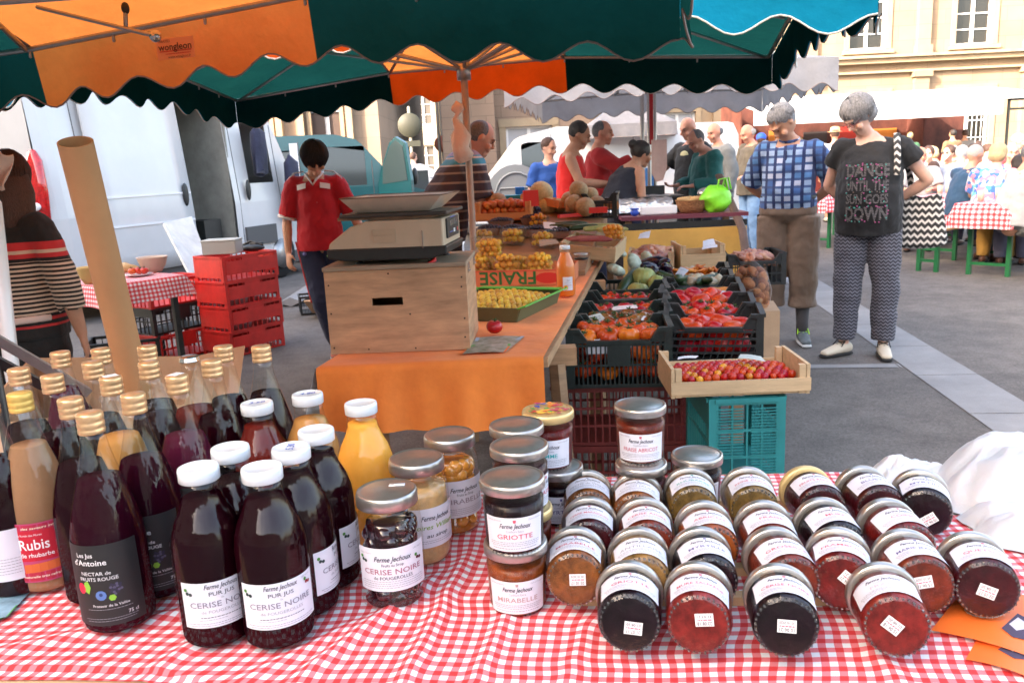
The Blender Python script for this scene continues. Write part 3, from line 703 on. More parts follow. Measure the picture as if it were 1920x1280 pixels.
def preserve(label, px, py, kind, lines, small, turn=0, fruit=None, fm=None, fr=.012, n=120, liquid=None, extra=None):
 p = W(px, py, TZ + .146); p.z = TZ + .001
 toc = M.Rotation(turn, 3, 'Z') @ V((CAM.x - p.x, CAM.y - p.y, 0)).normalized()
 t = thing('preserve_jar', label, 'preserve jar', mt=frame_mt(p, (0, 0, 1), toc), group='jars of fruit in syrup')
 inst('glass', me_pg, t); lo = inst('lid', me_plid, t)
 rn = random.Random(int(px))
 fb = MB()
 for k in range(n):
  a = rn.uniform(0, 2 * PI); z = .014 + (.088 if liquid != 'pear' else .095) * (k / n); r = .037 - fr - rn.random() * .003
  fb.ball((r * math.cos(a), r * math.sin(a), z), (fr, fr, fr * .95), 10, 7)
 if n: fb.build('fruit', fm, t)
 MB().lathe([(.0335, .002), (.0365, .006), (.0385 if not n else .029, .014), (.0385 if not n else .029, .098), (.0365 if not n else .028, .107), (.02, .109)], 28).build('syrup', liquid, t)
 paper_label(t, prf, -.047, .047, .030, .086, lines, small=small, seed=int(px), extra=extra, r0=.041)
 return t
dk = mat('dark_cherries', (.022, .003, .006), .12, nz=(90, .5), coat=1)
dl = mat('dark_syrup', (.018, .002, .004), .1, coat=1)
def berries(tx, f, mi, x=.033, z=.066, c1=(.1, .01, .03), c2=(.08, .25, .05)):
 for q, (dx, dz) in enumerate(((0, 0), (.004, -.001), (-.002, .004))):
  tx.add([f(x + dx + .0022 * math.cos(b), z + dz + .0022 * math.sin(b)) for b in [2 * PI * i / 8 for i in range(8)]], [tuple(range(8))], mi(c2 if q == 2 else c1))
def header(y0, fl, fc, sub=None, ky=.0085):
 return [('Ferme Jechoux', .0095, 0, y0, K_, .35, .046, .01)]
preserve('dark cerise noire cherries in syrup, jar with a small white sticker on its lid', 724, 917, 'c',
  header(.072, '', K_) + [('Fruits au Sirop', .0055, 0, .0645, K_, 0, .026, 0), ('CERISE NOIRE', .0098, 0, .0555, (.35, .12, .18), 0, .074, .003), ('de FOUGEROLLES', .006, 0, .0475, K_, 0, .048, 0), ('100% Naturel', .0032, .034, .0795, GREY, .3, .015, 0), ('Cuite au Chaudron', .003, -.034, .0795, GREY, .3, .018, 0)],
  [(0, .0430 - .0028 * k, .08, .0007, GREY) for k in range(4)], turn=.0, fm=dk, fr=.0115, n=90, liquid=dl,
  extra=lambda tx, f, mi: (berries(tx, f, mi), berries(tx, f, mi, -.038, .070, (.02, .05, .04))))
pear = mat('pear_pieces', (.62, .38, .16), .3, nz=(50, .25), coat=1)
prj = preserve('pale poire williams preserve jar with green edged label', 780, 857, 'p',
  header(.072, '', K_) + [('Poires Williams', .0095, 0, .0595, (.25, .4, .05), .25, .07, .008), ('au sirop', .0075, 0, .047, K_, .25, .034, .008)],
  [(0, .0395 - .0028 * k, .06, .0007, GREY) for k in range(2)], turn=.55, n=0, liquid=pear,
  extra=lambda tx, f, mi: [tx.add([f(-.044, q), f(.044, q), f(.044, q + .0008), f(-.044, q + .0008)], [(0, 1, 2, 3)], mi((.3, .45, .05))) for q in (.0415, .0665)])
preserve('amber jar of whole yellow mirabelle plums in syrup', 842, 813, 'm',
  header(.072, '', K_) + [('Fruits au Sirop', .0055, 0, .0645, K_, 0, .026, 0), ('MIRABELLE', .0105, 0, .0545, (.3, .25, .3), 0, .066, .003)],
  [(0, .0430 - .0028 * k, .08, .0007, GREY) for k in range(4)], turn=.45, fm=mat('plums_in_syrup', (.75, .32, .05), .2, nz=(40, .3), coat=1), fr=.0115, n=110, liquid=mat('amber_syrup', (.45, .15, .02), .15, coat=1),
  extra=lambda tx, f, mi: berries(tx, f, mi, .034, .068, (.8, .5, .05)))
q = W(744, 908, TZ + .1475)
tag(MB().box((0, 0, 0), (.02, .008, .0004)).build('price_sticker', MC['paper'], loc=q), 'small blank white sticker on the silver lid of the cherry jar', 'sticker')
BH = .268
BP = [(.036, 0), (.041, .004), (.042, .012), (.042, .112), (.0405, .128), (.036, .150), (.029, .176), (.0225, .198), (.0175, .218), (.0145, .236), (.0135, .248)]
BL = [(.034, .004), (.0395, .008), (.0408, .014), (.0408, .112), (.0394, .128), (.0348, .150), (.0278, .176)]
brf = interp(BP)
_o = MB().lathe(BP, 32).build('glass', gl_clear); me_bg = _o.data; bpy.data.objects.remove(_o)
me_liq = {}
def liquid_mesh(full, top, prof):
 key = (full, round(top, 3))
 if key not in me_liq:
  f = interp(full); pr = [q for q in prof if q[1] < top] + [(f(top) - .0014, top), (.002, top + .0005)]
  _o = MB().lathe(pr, 28).build('liquid', dl); me_liq[key] = _o.data; bpy.data.objects.remove(_o)
 return me_liq[key]
BPt, BLt = tuple(BP), tuple(BL) + ((.0212, .198), (.0163, .218))
_o = MB().lathe([(.0145, .244), (.0150, .245), (.0150, .249), (.0141, .2505), (.0150, .252), (.0150, .257), (.0142, .2585), (.0150, .260), (.0150, .2665), (.0140, .2685), (.002, .2686)], 28).build('cap', brass_cap); me_cap = _o.data; bpy.data.objects.remove(_o)
_o = MB().lathe([(.0155, .250), (.0163, .251), (.0145, .257), (.012, .2585), (.002, .259)], 21).build('cap', MC['steel'], smooth=False); me_crown = _o.data; bpy.data.objects.remove(_o)
for k, c in {'dark': (.012, .001, .003), 'plum': (.022, .002, .007), 'rose': (.32, .17, .09), 'apricot': (.5, .24, .07), 'redbrown': (.12, .012, .008), 'orangej': (.85, .38, .06), 'violet': (.07, .008, .025), 'clear': (.35, .3, .26)}.items():
 mat('juice_' + k, c, .6, nz=(6, .2), spec=0)
def antoine(t, turnx=0):
 lines = [('Les Jus', .0075, -.012, .108, (.75, .75, .78), 0, None, .01), ("d'Antoine", .0098, -.008, .0985, (.8, .8, .82), 0, .04, .012), ('NECTAR de', .0062, -.002, .085, (.7, .7, .73), 0, .034, .008), ('FRUITS ROUGE', .0062, 0, .078, (.7, .7, .73), 0, .044, .008),
   ('Pressoir de la Vallée', .0048, .010, .044, (.75, .75, .78), 0, .040, 0), ('75 cl', .0062, .033, .0315, (.7, .7, .73), 0, None, .005)]
 def ex(tx, f, mi):
  def disc(x, z, r, c, n=10, sx=1): tx.add([f(x + sx * r * math.cos(b), z + r * math.sin(b)) for b in [2 * PI * i / n for i in range(n)]], [tuple(range(n))], mi(c))
  disc(-.022, .066, .007, (.65, .02, .06), sx=.8); disc(-.014, .068, .009, (.25, .5, .05), 5, .5)
  disc(.001, .0575, .0062, (.10, .18, .45)); disc(.001, .0585, .0022, (.03, .05, .15)); disc(.013, .0535, .0042, (.25, .5, .05), 6)
  for k in range(17):
   a = k * 2.4; r = .0017 * math.sqrt(k) * 1.05; disc(.0175 + r * math.cos(a), .0645 + r * math.sin(a), .0018, ((.035, .03, .06), (.09, .08, .14))[k % 2], 6)
 paper_label(t, brf, -.048, .048, .018, .120, lines, blacklab, [(.008, .039, .05, .0006, GREY), (.008, .027, .06, .0006, GREY), (.008, .024, .055, .0006, GREY)], extra=ex, seed=3, r0=.042)
def rubis(t):
 lines = [('Rubis', .020, -.014, .074, (.85, .8, .82), 0, .036, .012), ('de rhubarbe', .0085, -.012, .060, (.85, .8, .82), 0, .040, .01), ('des saveurs intenses', .0048, 0, .0975, (.9, .8, .6), .2, .06, .005), ('naturelle très rafraîchissante', .0048, 0, .030, (.9, .85, .7), .2, .064, .005), ('La Ronde des Mures', .004, -.018, .088, (.85, .8, .82), 0, .03, 0)]
 def ex(tx, f, mi):
  def poly(ps, c): tx.add([f(x, z) - V((0, 0, 0)) for x, z in ps], [tuple(range(len(ps)))], mi(c))
  def sheet(x0, x1, z0, z1, c, sl=0):
   n = 8
   for i in range(n):
    a, b = x0 + (x1 - x0) * i / n, x0 + (x1 - x0) * (i + 1) / n
    g = cyl(brf, .0010, .042); tx.add([g(a, z0 + sl * a), g(b, z0 + sl * b), g(b, z1 + sl * b), g(a, z1 + sl * a)], [(0, 1, 2, 3)], mi(c))
  sheet(-.042, .012, .052, .094, (.5, .01, .03)); sheet(.013, .044, .066, .094, (.3, .03, .22), .1); sheet(.013, .044, .050, .064, (.3, .42, .06), -.1)
  sheet(-.044, .044, .024, .036, (.42, .02, .05)); sheet(-.044, .044, .092, .102, (.42, .02, .06)); sheet(-.03, .044, .037, .049, (.6, .12, .03), .06)
 paper_label(t, brf, -.046, .046, .022, .104, lines, mat('rubis_label', (.45, .05, .14), .5), extra=ex, seed=8, r0=.042)
def juice_bottle(label, px, py, liq, top, lab=None, capm=None, crown=False, turn=0, sticker=False):
 p = W(px, py, TZ + BH); p.z = TZ + .001
 toc = M.Rotation(turn, 3, 'Z') @ V((CAM.x - p.x, CAM.y - p.y, 0)).normalized()
 top = top - .016 if top > .15 else top
 t = thing('juice_bottle', label, 'bottle', mt=frame_mt(p, (0, 0, 1), toc), group='tall juice bottles with screw caps')
 inst('glass', me_bg, t); inst('juice', liquid_mesh(BPt, top, BLt), t, MC['juice_' + liq])
 inst('cap', me_crown if crown else me_cap, t, capm)
 if lab: lab(t)
 if sticker: MB().box((0, .002, .2695), (.018, .014, .0005), rz=.3).build('cap_sticker', MC['paper'], t, smooth=False)
 return t
def plain_black(t): paper_label(t, brf, -.046, .046, .018, .12, [('Les Jus', .0075, -.012, .108, (.75, .75, .78), 0, None, .01), ("d'Antoine", .0098, -.008, .0985, (.8, .8, .82), 0, .04, .012)], blacklab, r0=.042)
def plain_white(t): paper_label(t, brf, -.046, .046, .03, .10, [('PUR JUS', .0085, 0, .08, GREY, 0, None, 0)], label_m, [(0, .06 - .004 * k, .07, .0008, GREY) for k in range(6)], r0=.042)
BT = [
 (167, 775, 'plum', .205, antoine, 'front dark juice bottle with black label and berries, nearest the camera', {'turn': -.45}),
 (249, 740, 'plum', .200, antoine, 'dark juice bottle with black berry label, second behind the front one', {'turn': -.35}),
 (131, 748, 'dark', .200, plain_black, 'dark juice bottle half hidden behind the front black labelled bottle', {'turn': .6}),
 (36, 738, 'rose', .215, rubis, 'clear pinkish rhubarb juice bottle with yellow cap and magenta label', {'turn': .0, 'capm': mat('yellow_cap', (.8, .55, .15), .4, .4)}),
 (97, 705, 'dark', .200, plain_black, 'dark juice bottle just behind the rhubarb bottle', {'turn': .4}),
 (34, 692, 'dark', .200, plain_black, 'dark juice bottle by the black frame, behind the yellow capped one', {'turn': .9}),
 (207, 708, 'apricot', .200, None, 'pale apricot coloured juice bottle with a paper scrap on its cap', {'sticker': True}),
 (173, 680, 'dark', .200, plain_black, 'dark juice bottle between the apricot juice and the violet one', {}),
 (188, 655, 'clear', .12, None, 'almost empty looking clear bottle beside the cardboard tube', {}),
 (112, 661, 'violet', .225, None, 'violet filled bottle in the rear row in front of the open carton', {}),
 (278, 680, 'dark', .205, plain_black, 'dark juice bottle standing right of the cardboard tube foot', {}),
 (275, 650, 'dark', .190, None, 'rearmost bottle overlapping the cardboard tube, dark juice', {}),
 (331, 705, 'violet', .200, plain_black, 'violet juice bottle with sticker on its cap', {'sticker': True, 'turn': .5}),
 (353, 657, 'redbrown', .190, None, 'clear bottle with silver crown cap and reddish juice', {'crown': True}),
 (396, 676, 'dark', .200, None, 'dark juice bottle in front of the last two bottles on the table', {}),
 (418, 650, 'dark', .200, None, 'dark juice bottle against the red crate stack, second from the end', {}),
 (489, 650, 'dark', .210, None, 'last tall dark bottle of the rear row, standing apart', {}),
 (-28, 745, 'dark', .200, plain_white, 'dark bottle with white label cut by the edge of the picture', {'turn': -.7}),
]
for px, py, lq, tp, lab, lb, kw in BT: juice_bottle(lb, px, py, lq, tp, lab, **kw)
WH = .211
WP = ((.036, 0), (.040, .003), (.0415, .012), (.0415, .118), (.040, .132), (.035, .148), (.0275, .163), (.0225, .176), (.0208, .186), (.0208, .197))
WLq = ((.034, .004), (.0382, .008), (.0397, .014), (.0397, .118), (.0382, .132), (.0332, .148), (.0257, .163), (.0207, .176))
wrf = interp(WP)
_o = MB().lathe(WP, 32).build('glass', gl_clear); me_wg = _o.data; bpy.data.objects.remove(_o)
_o = MB().lathe([(.0215, .195), (.0228, .196), (.0230, .207), (.0222, .2105), (.0195, .211), (.0185, .2098), (.002, .2102)], 32).build('cap', white_lid); me_wc = _o.data; bpy.data.objects.remove(_o)
def ferme_label(t):
 paper_label(t, wrf, -.046, .046, .033, .088, [('Ferme Jechoux', .0083, 0, .0826, K_, .35, .038, .006), ('PUR JUS', .0066, 0, .0738, (.1, .1, .12), 0, .028, .006), ('de', .0036, 0, .0683, GREY, 0, None, 0), ('CERISE NOIRE', .0096, 0, .0610, (.22, .2, .26), 0, .072, .003), ('de FOUGEROLLES', .0052, 0, .0525, GREY, 0, .048, 0),
    ('100% Naturel', .0032, .032, .0845, GREY, .3, .015, 0)], small=[(0, .0455, .05, .0008, K_), (-.012, .0425, .03, .0006, GREY), (0, .0380, .08, .0008, GREY), (0, .0355, .075, .0007, GREY)], seed=21, r0=.0415,
    extra=lambda tx, f, mi: (berries(tx, f, mi, .033, .0765, (.25, .01, .02)), berries(tx, f, mi, -.038, .0755, (.03, .05, .05))))
def wbottle(label, px, py, liq, top, lab=None, turn=0, price=None):
 p = W(px, py, TZ + WH); p.z = TZ + .001
 toc = M.Rotation(turn, 3, 'Z') @ V((CAM.x - p.x, CAM.y - p.y, 0)).normalized()
 t = thing('juice_bottle', label, 'bottle', mt=frame_mt(p, (0, 0, 1), toc), group='white capped juice bottles')
 inst('glass', me_wg, t); inst('juice', liquid_mesh(WP, top, WLq), t, MC['juice_' + liq]); c = inst('cap', me_wc, t)
 if lab: lab(t)
 if price:
  tx = MB(); text_on(tx, price, .013, 0, 0, lambda x, z: V((x, z, .2106)), shear=.2, bold=.01); tx.build('lettering', ink((.05, .12, .5)), c, smooth=False)
 return t
for a in [
 (371, 875, 'dark', .176, ferme_label, .18, None, 'white capped black cherry juice bottle with white label, front pair, by the black labelled bottle'),
 (490, 875, 'dark', .176, ferme_label, .12, None, 'white capped black cherry juice bottle with white label, front pair, by the cherry preserve'),
 (431, 838, 'dark', .170, ferme_label, 1.3, None, 'white capped dark bottle behind the front pair, blank cap'),
 (545, 838, 'dark', .178, ferme_label, 1.4, '5.30', 'white capped dark bottle with a price written on its cap, second row'),
 (592, 805, 'dark', .182, ferme_label, 1.5, None, 'white capped dark bottle beside the bright orange juice'),
 (481, 755, 'redbrown', .178, None, 0, '3.50', 'white capped bottle of reddish juice with blue price on its cap'),
 (576, 738, 'apricot', .172, None, 0, '4.80', 'white capped bottle of pale apricot juice with blue marks on its cap'),
 (676, 755, 'orangej', .182, None, 0, None, 'white capped bottle of bright orange juice in front of the orange cloth'),
]: wbottle(a[7], *a[:5], turn=a[5], price=a[6])
near = lambda x: .738 - .09 * x + .030 * max(0, min(1, (-.30 - x) / .12))
far = lambda x: 1.345 - .075 * x
XL, XR = -1.25, 1.05
rid = [((600, 1245), (790, 1105), .009), ((760, 1275), (860, 1075), .008), ((880, 1300), (945, 1165), .006), ((330, 1230), (600, 1060), .007), ((30, 1215), (330, 1150), .005), ((470, 1270), (650, 1180), .005), ((1060, 1290), (1100, 1180), .004), ((1700, 1290), (1640, 1220), .004)]
rid = [(W(*a, TZ), W(*b, TZ), h) for a, b, h in rid]
def cloth_h(x, y):
 h = 0; su = 0
 for a, b, am in rid:
  d = V((b.x - a.x, b.y - a.y, 0)); ln = d.length; d /= ln; r = V((x - a.x, y - a.y, 0)); s = r.dot(d) / ln; t = r.x * d.y - r.y * d.x
  e = math.exp(-(max(0, abs(s - .5) - .5) / .25) ** 2) * am
  h += e * math.exp(-(t / .012) ** 2); su += e * .9 * (math.tanh(t / .012))
 h += .0018 * NZ.noise(V((x * 9, y * 6, 0))) + .0008 * NZ.noise(V((x * 25, y * 12, 3)))
 return h, su
def cl_fn(u, v):
 x = XL + (XR - XL) * u
 y0, y1 = near(x) + .006 * math.sin(x * 9), far(x)
 if v <= .85:
  y = y0 + (y1 - y0) * v / .85; h, _ = cloth_h(x, y); z = TZ + h * min(1, v * 8 + .3)
  if v < .03: z -= .004
 else:
  q = (v - .85) / .15; y = y1 + .008 * math.sin(q * PI / 2) + .006 * math.sin(x * 22) * q; z = TZ - q * .13
 return V((x, y, z))
def cl_uv(u, v):
 p = cl_fn(u, min(v, .85)); h, su = cloth_h(p.x, p.y); ex = max(0, v - .85) / .15 * .13
 ang = .10; X, Y = p.x + su, p.y + ex
 return (X * math.cos(ang) - Y * math.sin(ang) + 5 + .006 * math.sin(Y * 12), X * math.sin(ang) + Y * math.cos(ang) + 5 + .004 * math.sin(X * 14))
mb = MB().grid(cl_fn, 420, 130, uvf=cl_uv)
tag(mb.build('tablecloth', gingham('gingham_cloth', .0165)), 'red and white gingham cloth covering the near jam table', 'tablecloth')
tb = thing('jam_table', 'wooden trestle table under the gingham cloth in front', 'table', (0, 1.07, 0))
pl = MB()
for k in range(5):
 v0, v1 = -.350 + k * .13, -.350 + (k + 1) * .13 - .003
 pl.add([(XL, v0 + .09, TZ - .03), (XR, v0 - .09, TZ - .03), (XR, v1 - .09, TZ - .03), (XL, v1 + .09, TZ - .03), (XL, v0 + .09, TZ - .006), (XR, v0 - .09, TZ - .006), (XR, v1 - .09, TZ - .006), (XL, v1 + .09, TZ - .006)],
  [(3, 2, 1, 0), (4, 5, 6, 7), (0, 1, 5, 4), (1, 2, 6, 5), (2, 3, 7, 6), (3, 0, 4, 7)])
pl.build('tabletop', MC['pale_wood'], tb, smooth=False)
for x in (-1.0, .8):
 for s in (-1, 1): MB().tube([(x, s * .2 - x * .09, TZ - .04), (x, s * .27 - x * .09, 0)], .022, 6, flat=True).build('leg', MC['old_wood'], tb, smooth=False)
for n_, (a, b) in enumerate([((1080, 1140), (1690, 1165)), ((1035, 1085), (1740, 1092)), ((1050, 1008), (1680, 1012)), ((1040, 958), (1690, 962))]):
 p, q = W(*a, TZ), W(*b, TZ); q.y = p.y - .09 * (q.x - p.x) ; p.y += .012; q.y += .012
 mb = MB(); d = q - p; rz_ = math.atan2(d.y, d.x)
 mb.box((0, 0, 0), (d.length, .016, .011), rz=rz_)
 tag(mb.build('wood_strip', MC['pale_wood'], smooth=False, loc=((p + q) / 2) + V((0, 0, .0065))), ('nearest', 'second', 'third', 'rearmost')[n_] + ' thin pale wood strip under the bases of the lying jam jars', 'wood strip', group='strips under the jam jars')
def bagfn(cx, cy, sx, sy, h, seed, rot=0):
 def f(u, v):
  a = 2 * PI * u; r = v
  x, y = math.cos(a) * r, math.sin(a) * r
  n1 = NZ.noise(V((x * 1.8 + seed, y * 1.8, seed))); n2 = abs(NZ.noise(V((x * 4 + seed, y * 3.1, 7 + seed)))); n3 = abs(NZ.noise(V((x * 9, y * 8 + seed, 2))))
  prof = (1 - r ** 3.2); rr = 1 + .22 * NZ.noise(V((math.cos(a) * 2, math.sin(a) * 2, seed)))
  z = h * (prof * (.85 + .35 * n1) - .15 * n2 * (r < .99) - .06 * n3)
  X, Y = x * sx * rr, y * sy * rr; c, s = math.cos(rot), math.sin(rot)
  return V((cx + X * c - Y * s, cy + X * s + Y * c, TZ + .004 + max(0, z)))
 return f
plas = mat('white_plastic_bag', (.56, .57, .60), .42, bump=(16, .45), coat=.15, nz=(5, .06))
principled(plas).inputs['Subsurface Weight'].default_value = .15
p = V((.74, 1.15, 0))
for n_, (dx, dy, sx, sy, h, sd, rot, lb) in enumerate([(.10, .03, .24, .11, .125, 3.2, .1, 'large crumpled white plastic bag bundle behind the last jam jars'), (-.015, -.12, .12, .075, .05, 8.8, -.5, 'flat folded white plastic bags between the bundle and the lying jars'), (-.13, .075, .09, .045, .055, 1.4, .4, 'small white plastic bag corner sticking up by the back row of jars')]):
 tag(MB().grid(bagfn(p.x + dx, p.y + dy, sx, sy, h, sd, rot), 90, 40).build('plastic_bag', plas), lb, 'plastic bag', group='white plastic bags')
def leaflet(label, pts, cols, texts, zz=.0035, lv=.84):
 c = sum((W(x, y, lv) for x, y in pts), V()) / 4; q = [W(x, y, lv) for x, y in pts]
 root = thing('leaflet', label, 'leaflet', (c.x, c.y, lv + zz))
 f = lambda u, v, e=0: lerp(lerp(q[0], q[1], u), lerp(q[3], q[2], u), v) - c + V((0, 0, e + .004 * math.sin(u * 3)))
 MB().grid(lambda u, v: f(u, v), 8, 4).build('sheet', cols[0], root)
 k = MB()
 mats = []
 for i, (poly, m) in enumerate(texts.get('shapes', [])):
  if m not in mats: mats.append(m)
  k.add([f(u, v, .0006 + .0001 * i) for u, v in poly], [tuple(range(len(poly)))], mats.index(m))
 if texts.get('ink') and texts['ink'] not in mats: mats.append(texts['ink'])
 for s, sz, u, v, wd in texts.get('text', []):
  text_on(k, s, sz, u, v, lambda x, y: f(x, y, .0015), width=wd, mi=mats.index(texts['ink']), bold=.01)
 if k.v: k.build('print', mats, root, smooth=False)
orl = mat('orange_leaflet', (.8, .16, .025), .5, nz=(8, .1)); grl = mat('green_leaflet', (.10, .35, .08), .5, nz=(20, .4)); wink = ink((.8, .7, .6))
oval = lambda cx, cy, a, b: [(cx + a * math.cos(2 * PI * i / 16), cy + b * math.sin(2 * PI * i / 16)) for i in range(16)]
leaflet('orange leaflet with a white oval notice, under the quetsche jar', [(1745, 1190), (1955, 1250), (1960, 1130), (1800, 1120)], [orl], {'shapes': [(oval(.38, .62, .22, .2), wink), (oval(.38, .62, .205, .18), orl), ([(.60, .30), (.72, .62), (.80, .58), (.92, .66), (.98, .40), (.85, .22), (.72, .20)], ink((.06, .045, .09))), ([(.66, .40), (.73, .55), (.80, .50), (.84, .40), (.74, .32)], ink((.55, .52, .6))), ([(.86, .30), (.95, .42), (.92, .52), (.88, .44)], ink((.35, .3, .45)))],
  'ink': wink, 'text': [('Ouvert', .12, .38, .68, .3), ('Tous les J', .12, .38, .56, .32)]}, .006)
leaflet('second orange leaflet poking out at the corner of the table', [(1810, 1240), (1950, 1285), (1975, 1200), (1850, 1170)], [orl], {'shapes': [([(.35, .35), (.5, .7), (.7, .62), (.9, .75), (.95, .4), (.6, .25)], ink((.06, .045, .09))), ([(.42, .45), (.52, .6), (.62, .52), (.55, .38)], ink((.55, .52, .6)))], 'ink': wink}, .003)
leaflet('colourful green and blue folded leaflet at the left end of the cloth', [(-60, 1190), (15, 1160), (62, 1108), (-30, 1108)], [mat('blue_leaflet', (.25, .4, .5), .4, nz=(30, .5))], {'shapes': [([(0, 0), (1, 0), (1, .4), (0, .45)], grl)], 'ink': wink, 'text': [('BONJOUR', .2, .5, .8, .7)]}, .003)
def wallq(mb, a, b, z0, z1, t=.006):
 a, b = V(a), V(b); d = (b - a).normalized(); n = V((-d.y, d.x, 0)) * t
 vs = [V((p.x, p.y, z)) for z in (z0, z1) for p in (a, b, b + n, a + n)]
 mb.add(vs, [(3, 2, 1, 0), (4, 5, 6, 7), (0, 1, 5, 4), (1, 2, 6, 5), (2, 3, 7, 6), (3, 0, 4, 7)])
bx = thing('cardboard_box', 'open cardboard carton behind the juice bottles, flaps spread', 'box', (0, 0, 0))
zc = .93
A_, B_, C_, D_ = W(60, 672, zc), W(372, 668, zc), W(345, 760, zc), W(-60, 800, zc)
mb = MB(); q = [A_, B_, C_, D_]
for i in range(4): wallq(mb, q[i], q[(i + 1) % 4], .60, zc)
mb.build('carton', MC['cardboard'], bx, smooth=False)
MB().add([C_, D_, D_ + V((-.03, -.10, -.05)), C_ + V((.02, -.10, -.06))], [(0, 1, 2, 3)]).build('flap', MC['cardboard'], bx, smooth=False, solid=.005)
MB().add([B_, C_, C_ + V((.10, -.02, -.05)), B_ + V((.12, 0, .02))], [(0, 1, 2, 3)]).build('flap', MC['cardboard'], bx, smooth=False, solid=.005)
MB().add([A_ + V((0, 0, -.3)), B_ + V((0, 0, -.3)), C_ + V((0, 0, -.3)), D_ + V((0, 0, -.3))], [(0, 1, 2, 3)]).build('bottom', MC['cardboard'], bx, smooth=False, solid=.005)
cr = thing('wooden_stand', 'low wooden stand carrying the cardboard carton', 'stand', ((A_.x + C_.x) / 2, (A_.y + C_.y) / 2, 0))
k = MB(); k.box((0, 0, .585), (.8, .36, .025)); k.build('top', MC['old_wood'], cr, smooth=False)
for sx in (-.34, .34):
 for sy in (-.14, .14): MB().box((sx, sy, .285), (.04, .04, .57)).build('leg', MC['old_wood'], cr, smooth=False)
tb0, tb1 = WY(262, 760, 1.62), WY(141, 266, 1.42)
tube = MB(); n_ = 32; r = .028
ax = (tb1 - tb0)
rings = []
for rr, t in ((r, 0), (r, 1), (r - .003, 1), (r - .003, .7)): rings.append((rr, t * ax.length))
tube.lathe(rings, n_, cap=False)
tt = thing('cardboard_tube', 'long brown cardboard tube standing slanted in the open carton', 'tube', mt=frame_mt(tb0, ax, (0, -1, 0)))
tube.build('tube_wall', mat('kraft_tube', (.52, .27, .12), .6, nz=(5, .1), bump=(40, .05)), tt, smooth='auto')
fm_ = mat('dark_bar', (.05, .045, .045), .35, .6)
fr = thing('folding_frame', 'dark slanted metal frame leaning beside the open carton', 'frame', (0, 0, 0))
for o_ in (0, 32):
 a, b = WY(-30, 622 + o_ * 1.3, 1.35), WY(165, 735 + o_, 1.5)
 MB().tube([a, b], (.016, .011) and .011, 4, flat=True).build('bar', fm_ if o_ else MC['metal_grey'], fr, smooth=False)
MB().tube([WY(-20, 640, 1.36), WY(-20, 640, 1.36) * 1 - V((0, 0, .93))], .01, 6).build('leg', fm_, fr)
MB().tube([WY(150, 745, 1.49), V((WY(150, 745, 1.49).x, 1.49, 0))], .01, 6).build('leg', fm_, fr)
tag(MB().tube([WY(-12, 380, 2.0), WY(22, 690, 1.9), V((WY(22, 690, 1.9).x + .02, 1.9, 0))], .017, 10).build('slanted_pole', MC['white_paint']), 'pale round pole slanting at the left edge of the picture', 'pole')
OZ = .80; SL = .185
ROT = -math.atan(SL)
oc = mat('orange_cloth', (.98, .23, .032), .8, nz=(5, .22), bump=(9, .35), sheen=.1)
def tx_(u, Y): return -.587 + SL * (Y - 2.40) + .678 * u
st = thing('market_table', 'long wooden trestle table of the fruit stall under the orange cloth', 'table', (0, 4.2, 0))
mb = MB()
for k in range(5):
 a0, a1 = k / 5 + .002, (k + 1) / 5 - .002
 vs = [V((tx_(u, Y) + (.012 if u > .99 else 0), Y - 4.2, z)) for z in (OZ - .035, OZ - .004) for u, Y in ((a0, 2.42), (a1, 2.42), (a1, 6.02), (a0, 6.02))]
 mb.add(vs, [(3, 2, 1, 0), (4, 5, 6, 7), (0, 1, 5, 4), (1, 2, 6, 5), (2, 3, 7, 6), (3, 0, 4, 7)])
mb.build('tabletop', MC['wood'], st, smooth=False)
for Y in (2.7, 4.2, 5.8):
 b = MB(); xl, xr = tx_(.04, Y), tx_(1.06, Y)
 b.box(((xl + xr) / 2, Y - 4.2, OZ - .065), (xr - xl + .05, .06, .06)); b.build('crossbeam', MC['wood'], st, smooth=False)
 for s in (0, 1):
  x = xl + .04 if s == 0 else xr - .04
  MB().tube([(x, Y - 4.2 - .03, OZ - .09), (x + (.03 if s else -.03), Y - 4.2 - .2, 0)], .026, 4, flat=True).build('leg', MC['old_wood'], st, smooth=False)
  MB().tube([(x, Y - 4.2 + .03, OZ - .09), (x + (.03 if s else -.03), Y - 4.2 + .2, 0)], .026, 4, flat=True).build('leg', MC['old_wood'], st, smooth=False)
def ocf(u, v):
 dr = .205
 if v < .12:
  q = 1 - v / .12; Y = 2.392 - .014 * math.sin(q * 1.5) + (.014 * math.sin(u * 15 + 1) + .008 * math.sin(u * 37)) * q; z = OZ + .002 - dr * q + .008 * math.sin(u * 5 + 1) * q; x = tx_(u, 2.40)
 else:
  Y = 2.395 + (v - .12) / .88 * 3.55; z = OZ + .002 + .0012 * NZ.noise(V((u * 6, Y * 6, 0))); x = tx_(u, Y)
 return V((x, Y, z))
cl = MB().grid(ocf, 40, 140)
ocl = cl.build('orange_cloth', oc); tag(ocl, 'bright orange oilcloth over the fruit stall table, hanging down in front', 'tablecloth')
sd = MB().grid(lambda u, v: V((tx_(0, 2.40 + 1.6 * u) - .003 - .02 * math.sin(v * 1.5) - .03 * v * (1 - u), 2.40 + 1.6 * u - .01 * v, OZ + .001 - v * (.19 + .01 * math.sin(u * 12)))), 30, 8)
sd.build('side_drop', [mat('cloth_white_back', (.62, .58, .56), .8)], ocl)
bo = V((-.355, 2.56, OZ + .004)); br = -.05
ply = thing('wooden_box', 'big plywood box with a dark hand slot, standing on the orange cloth', 'box', bo, br)
bw, bd, bh, t = .445, .33, .262, .012
mb = MB(); sl0, sl1, sz0, sz1 = -.078, .020, .150, .175
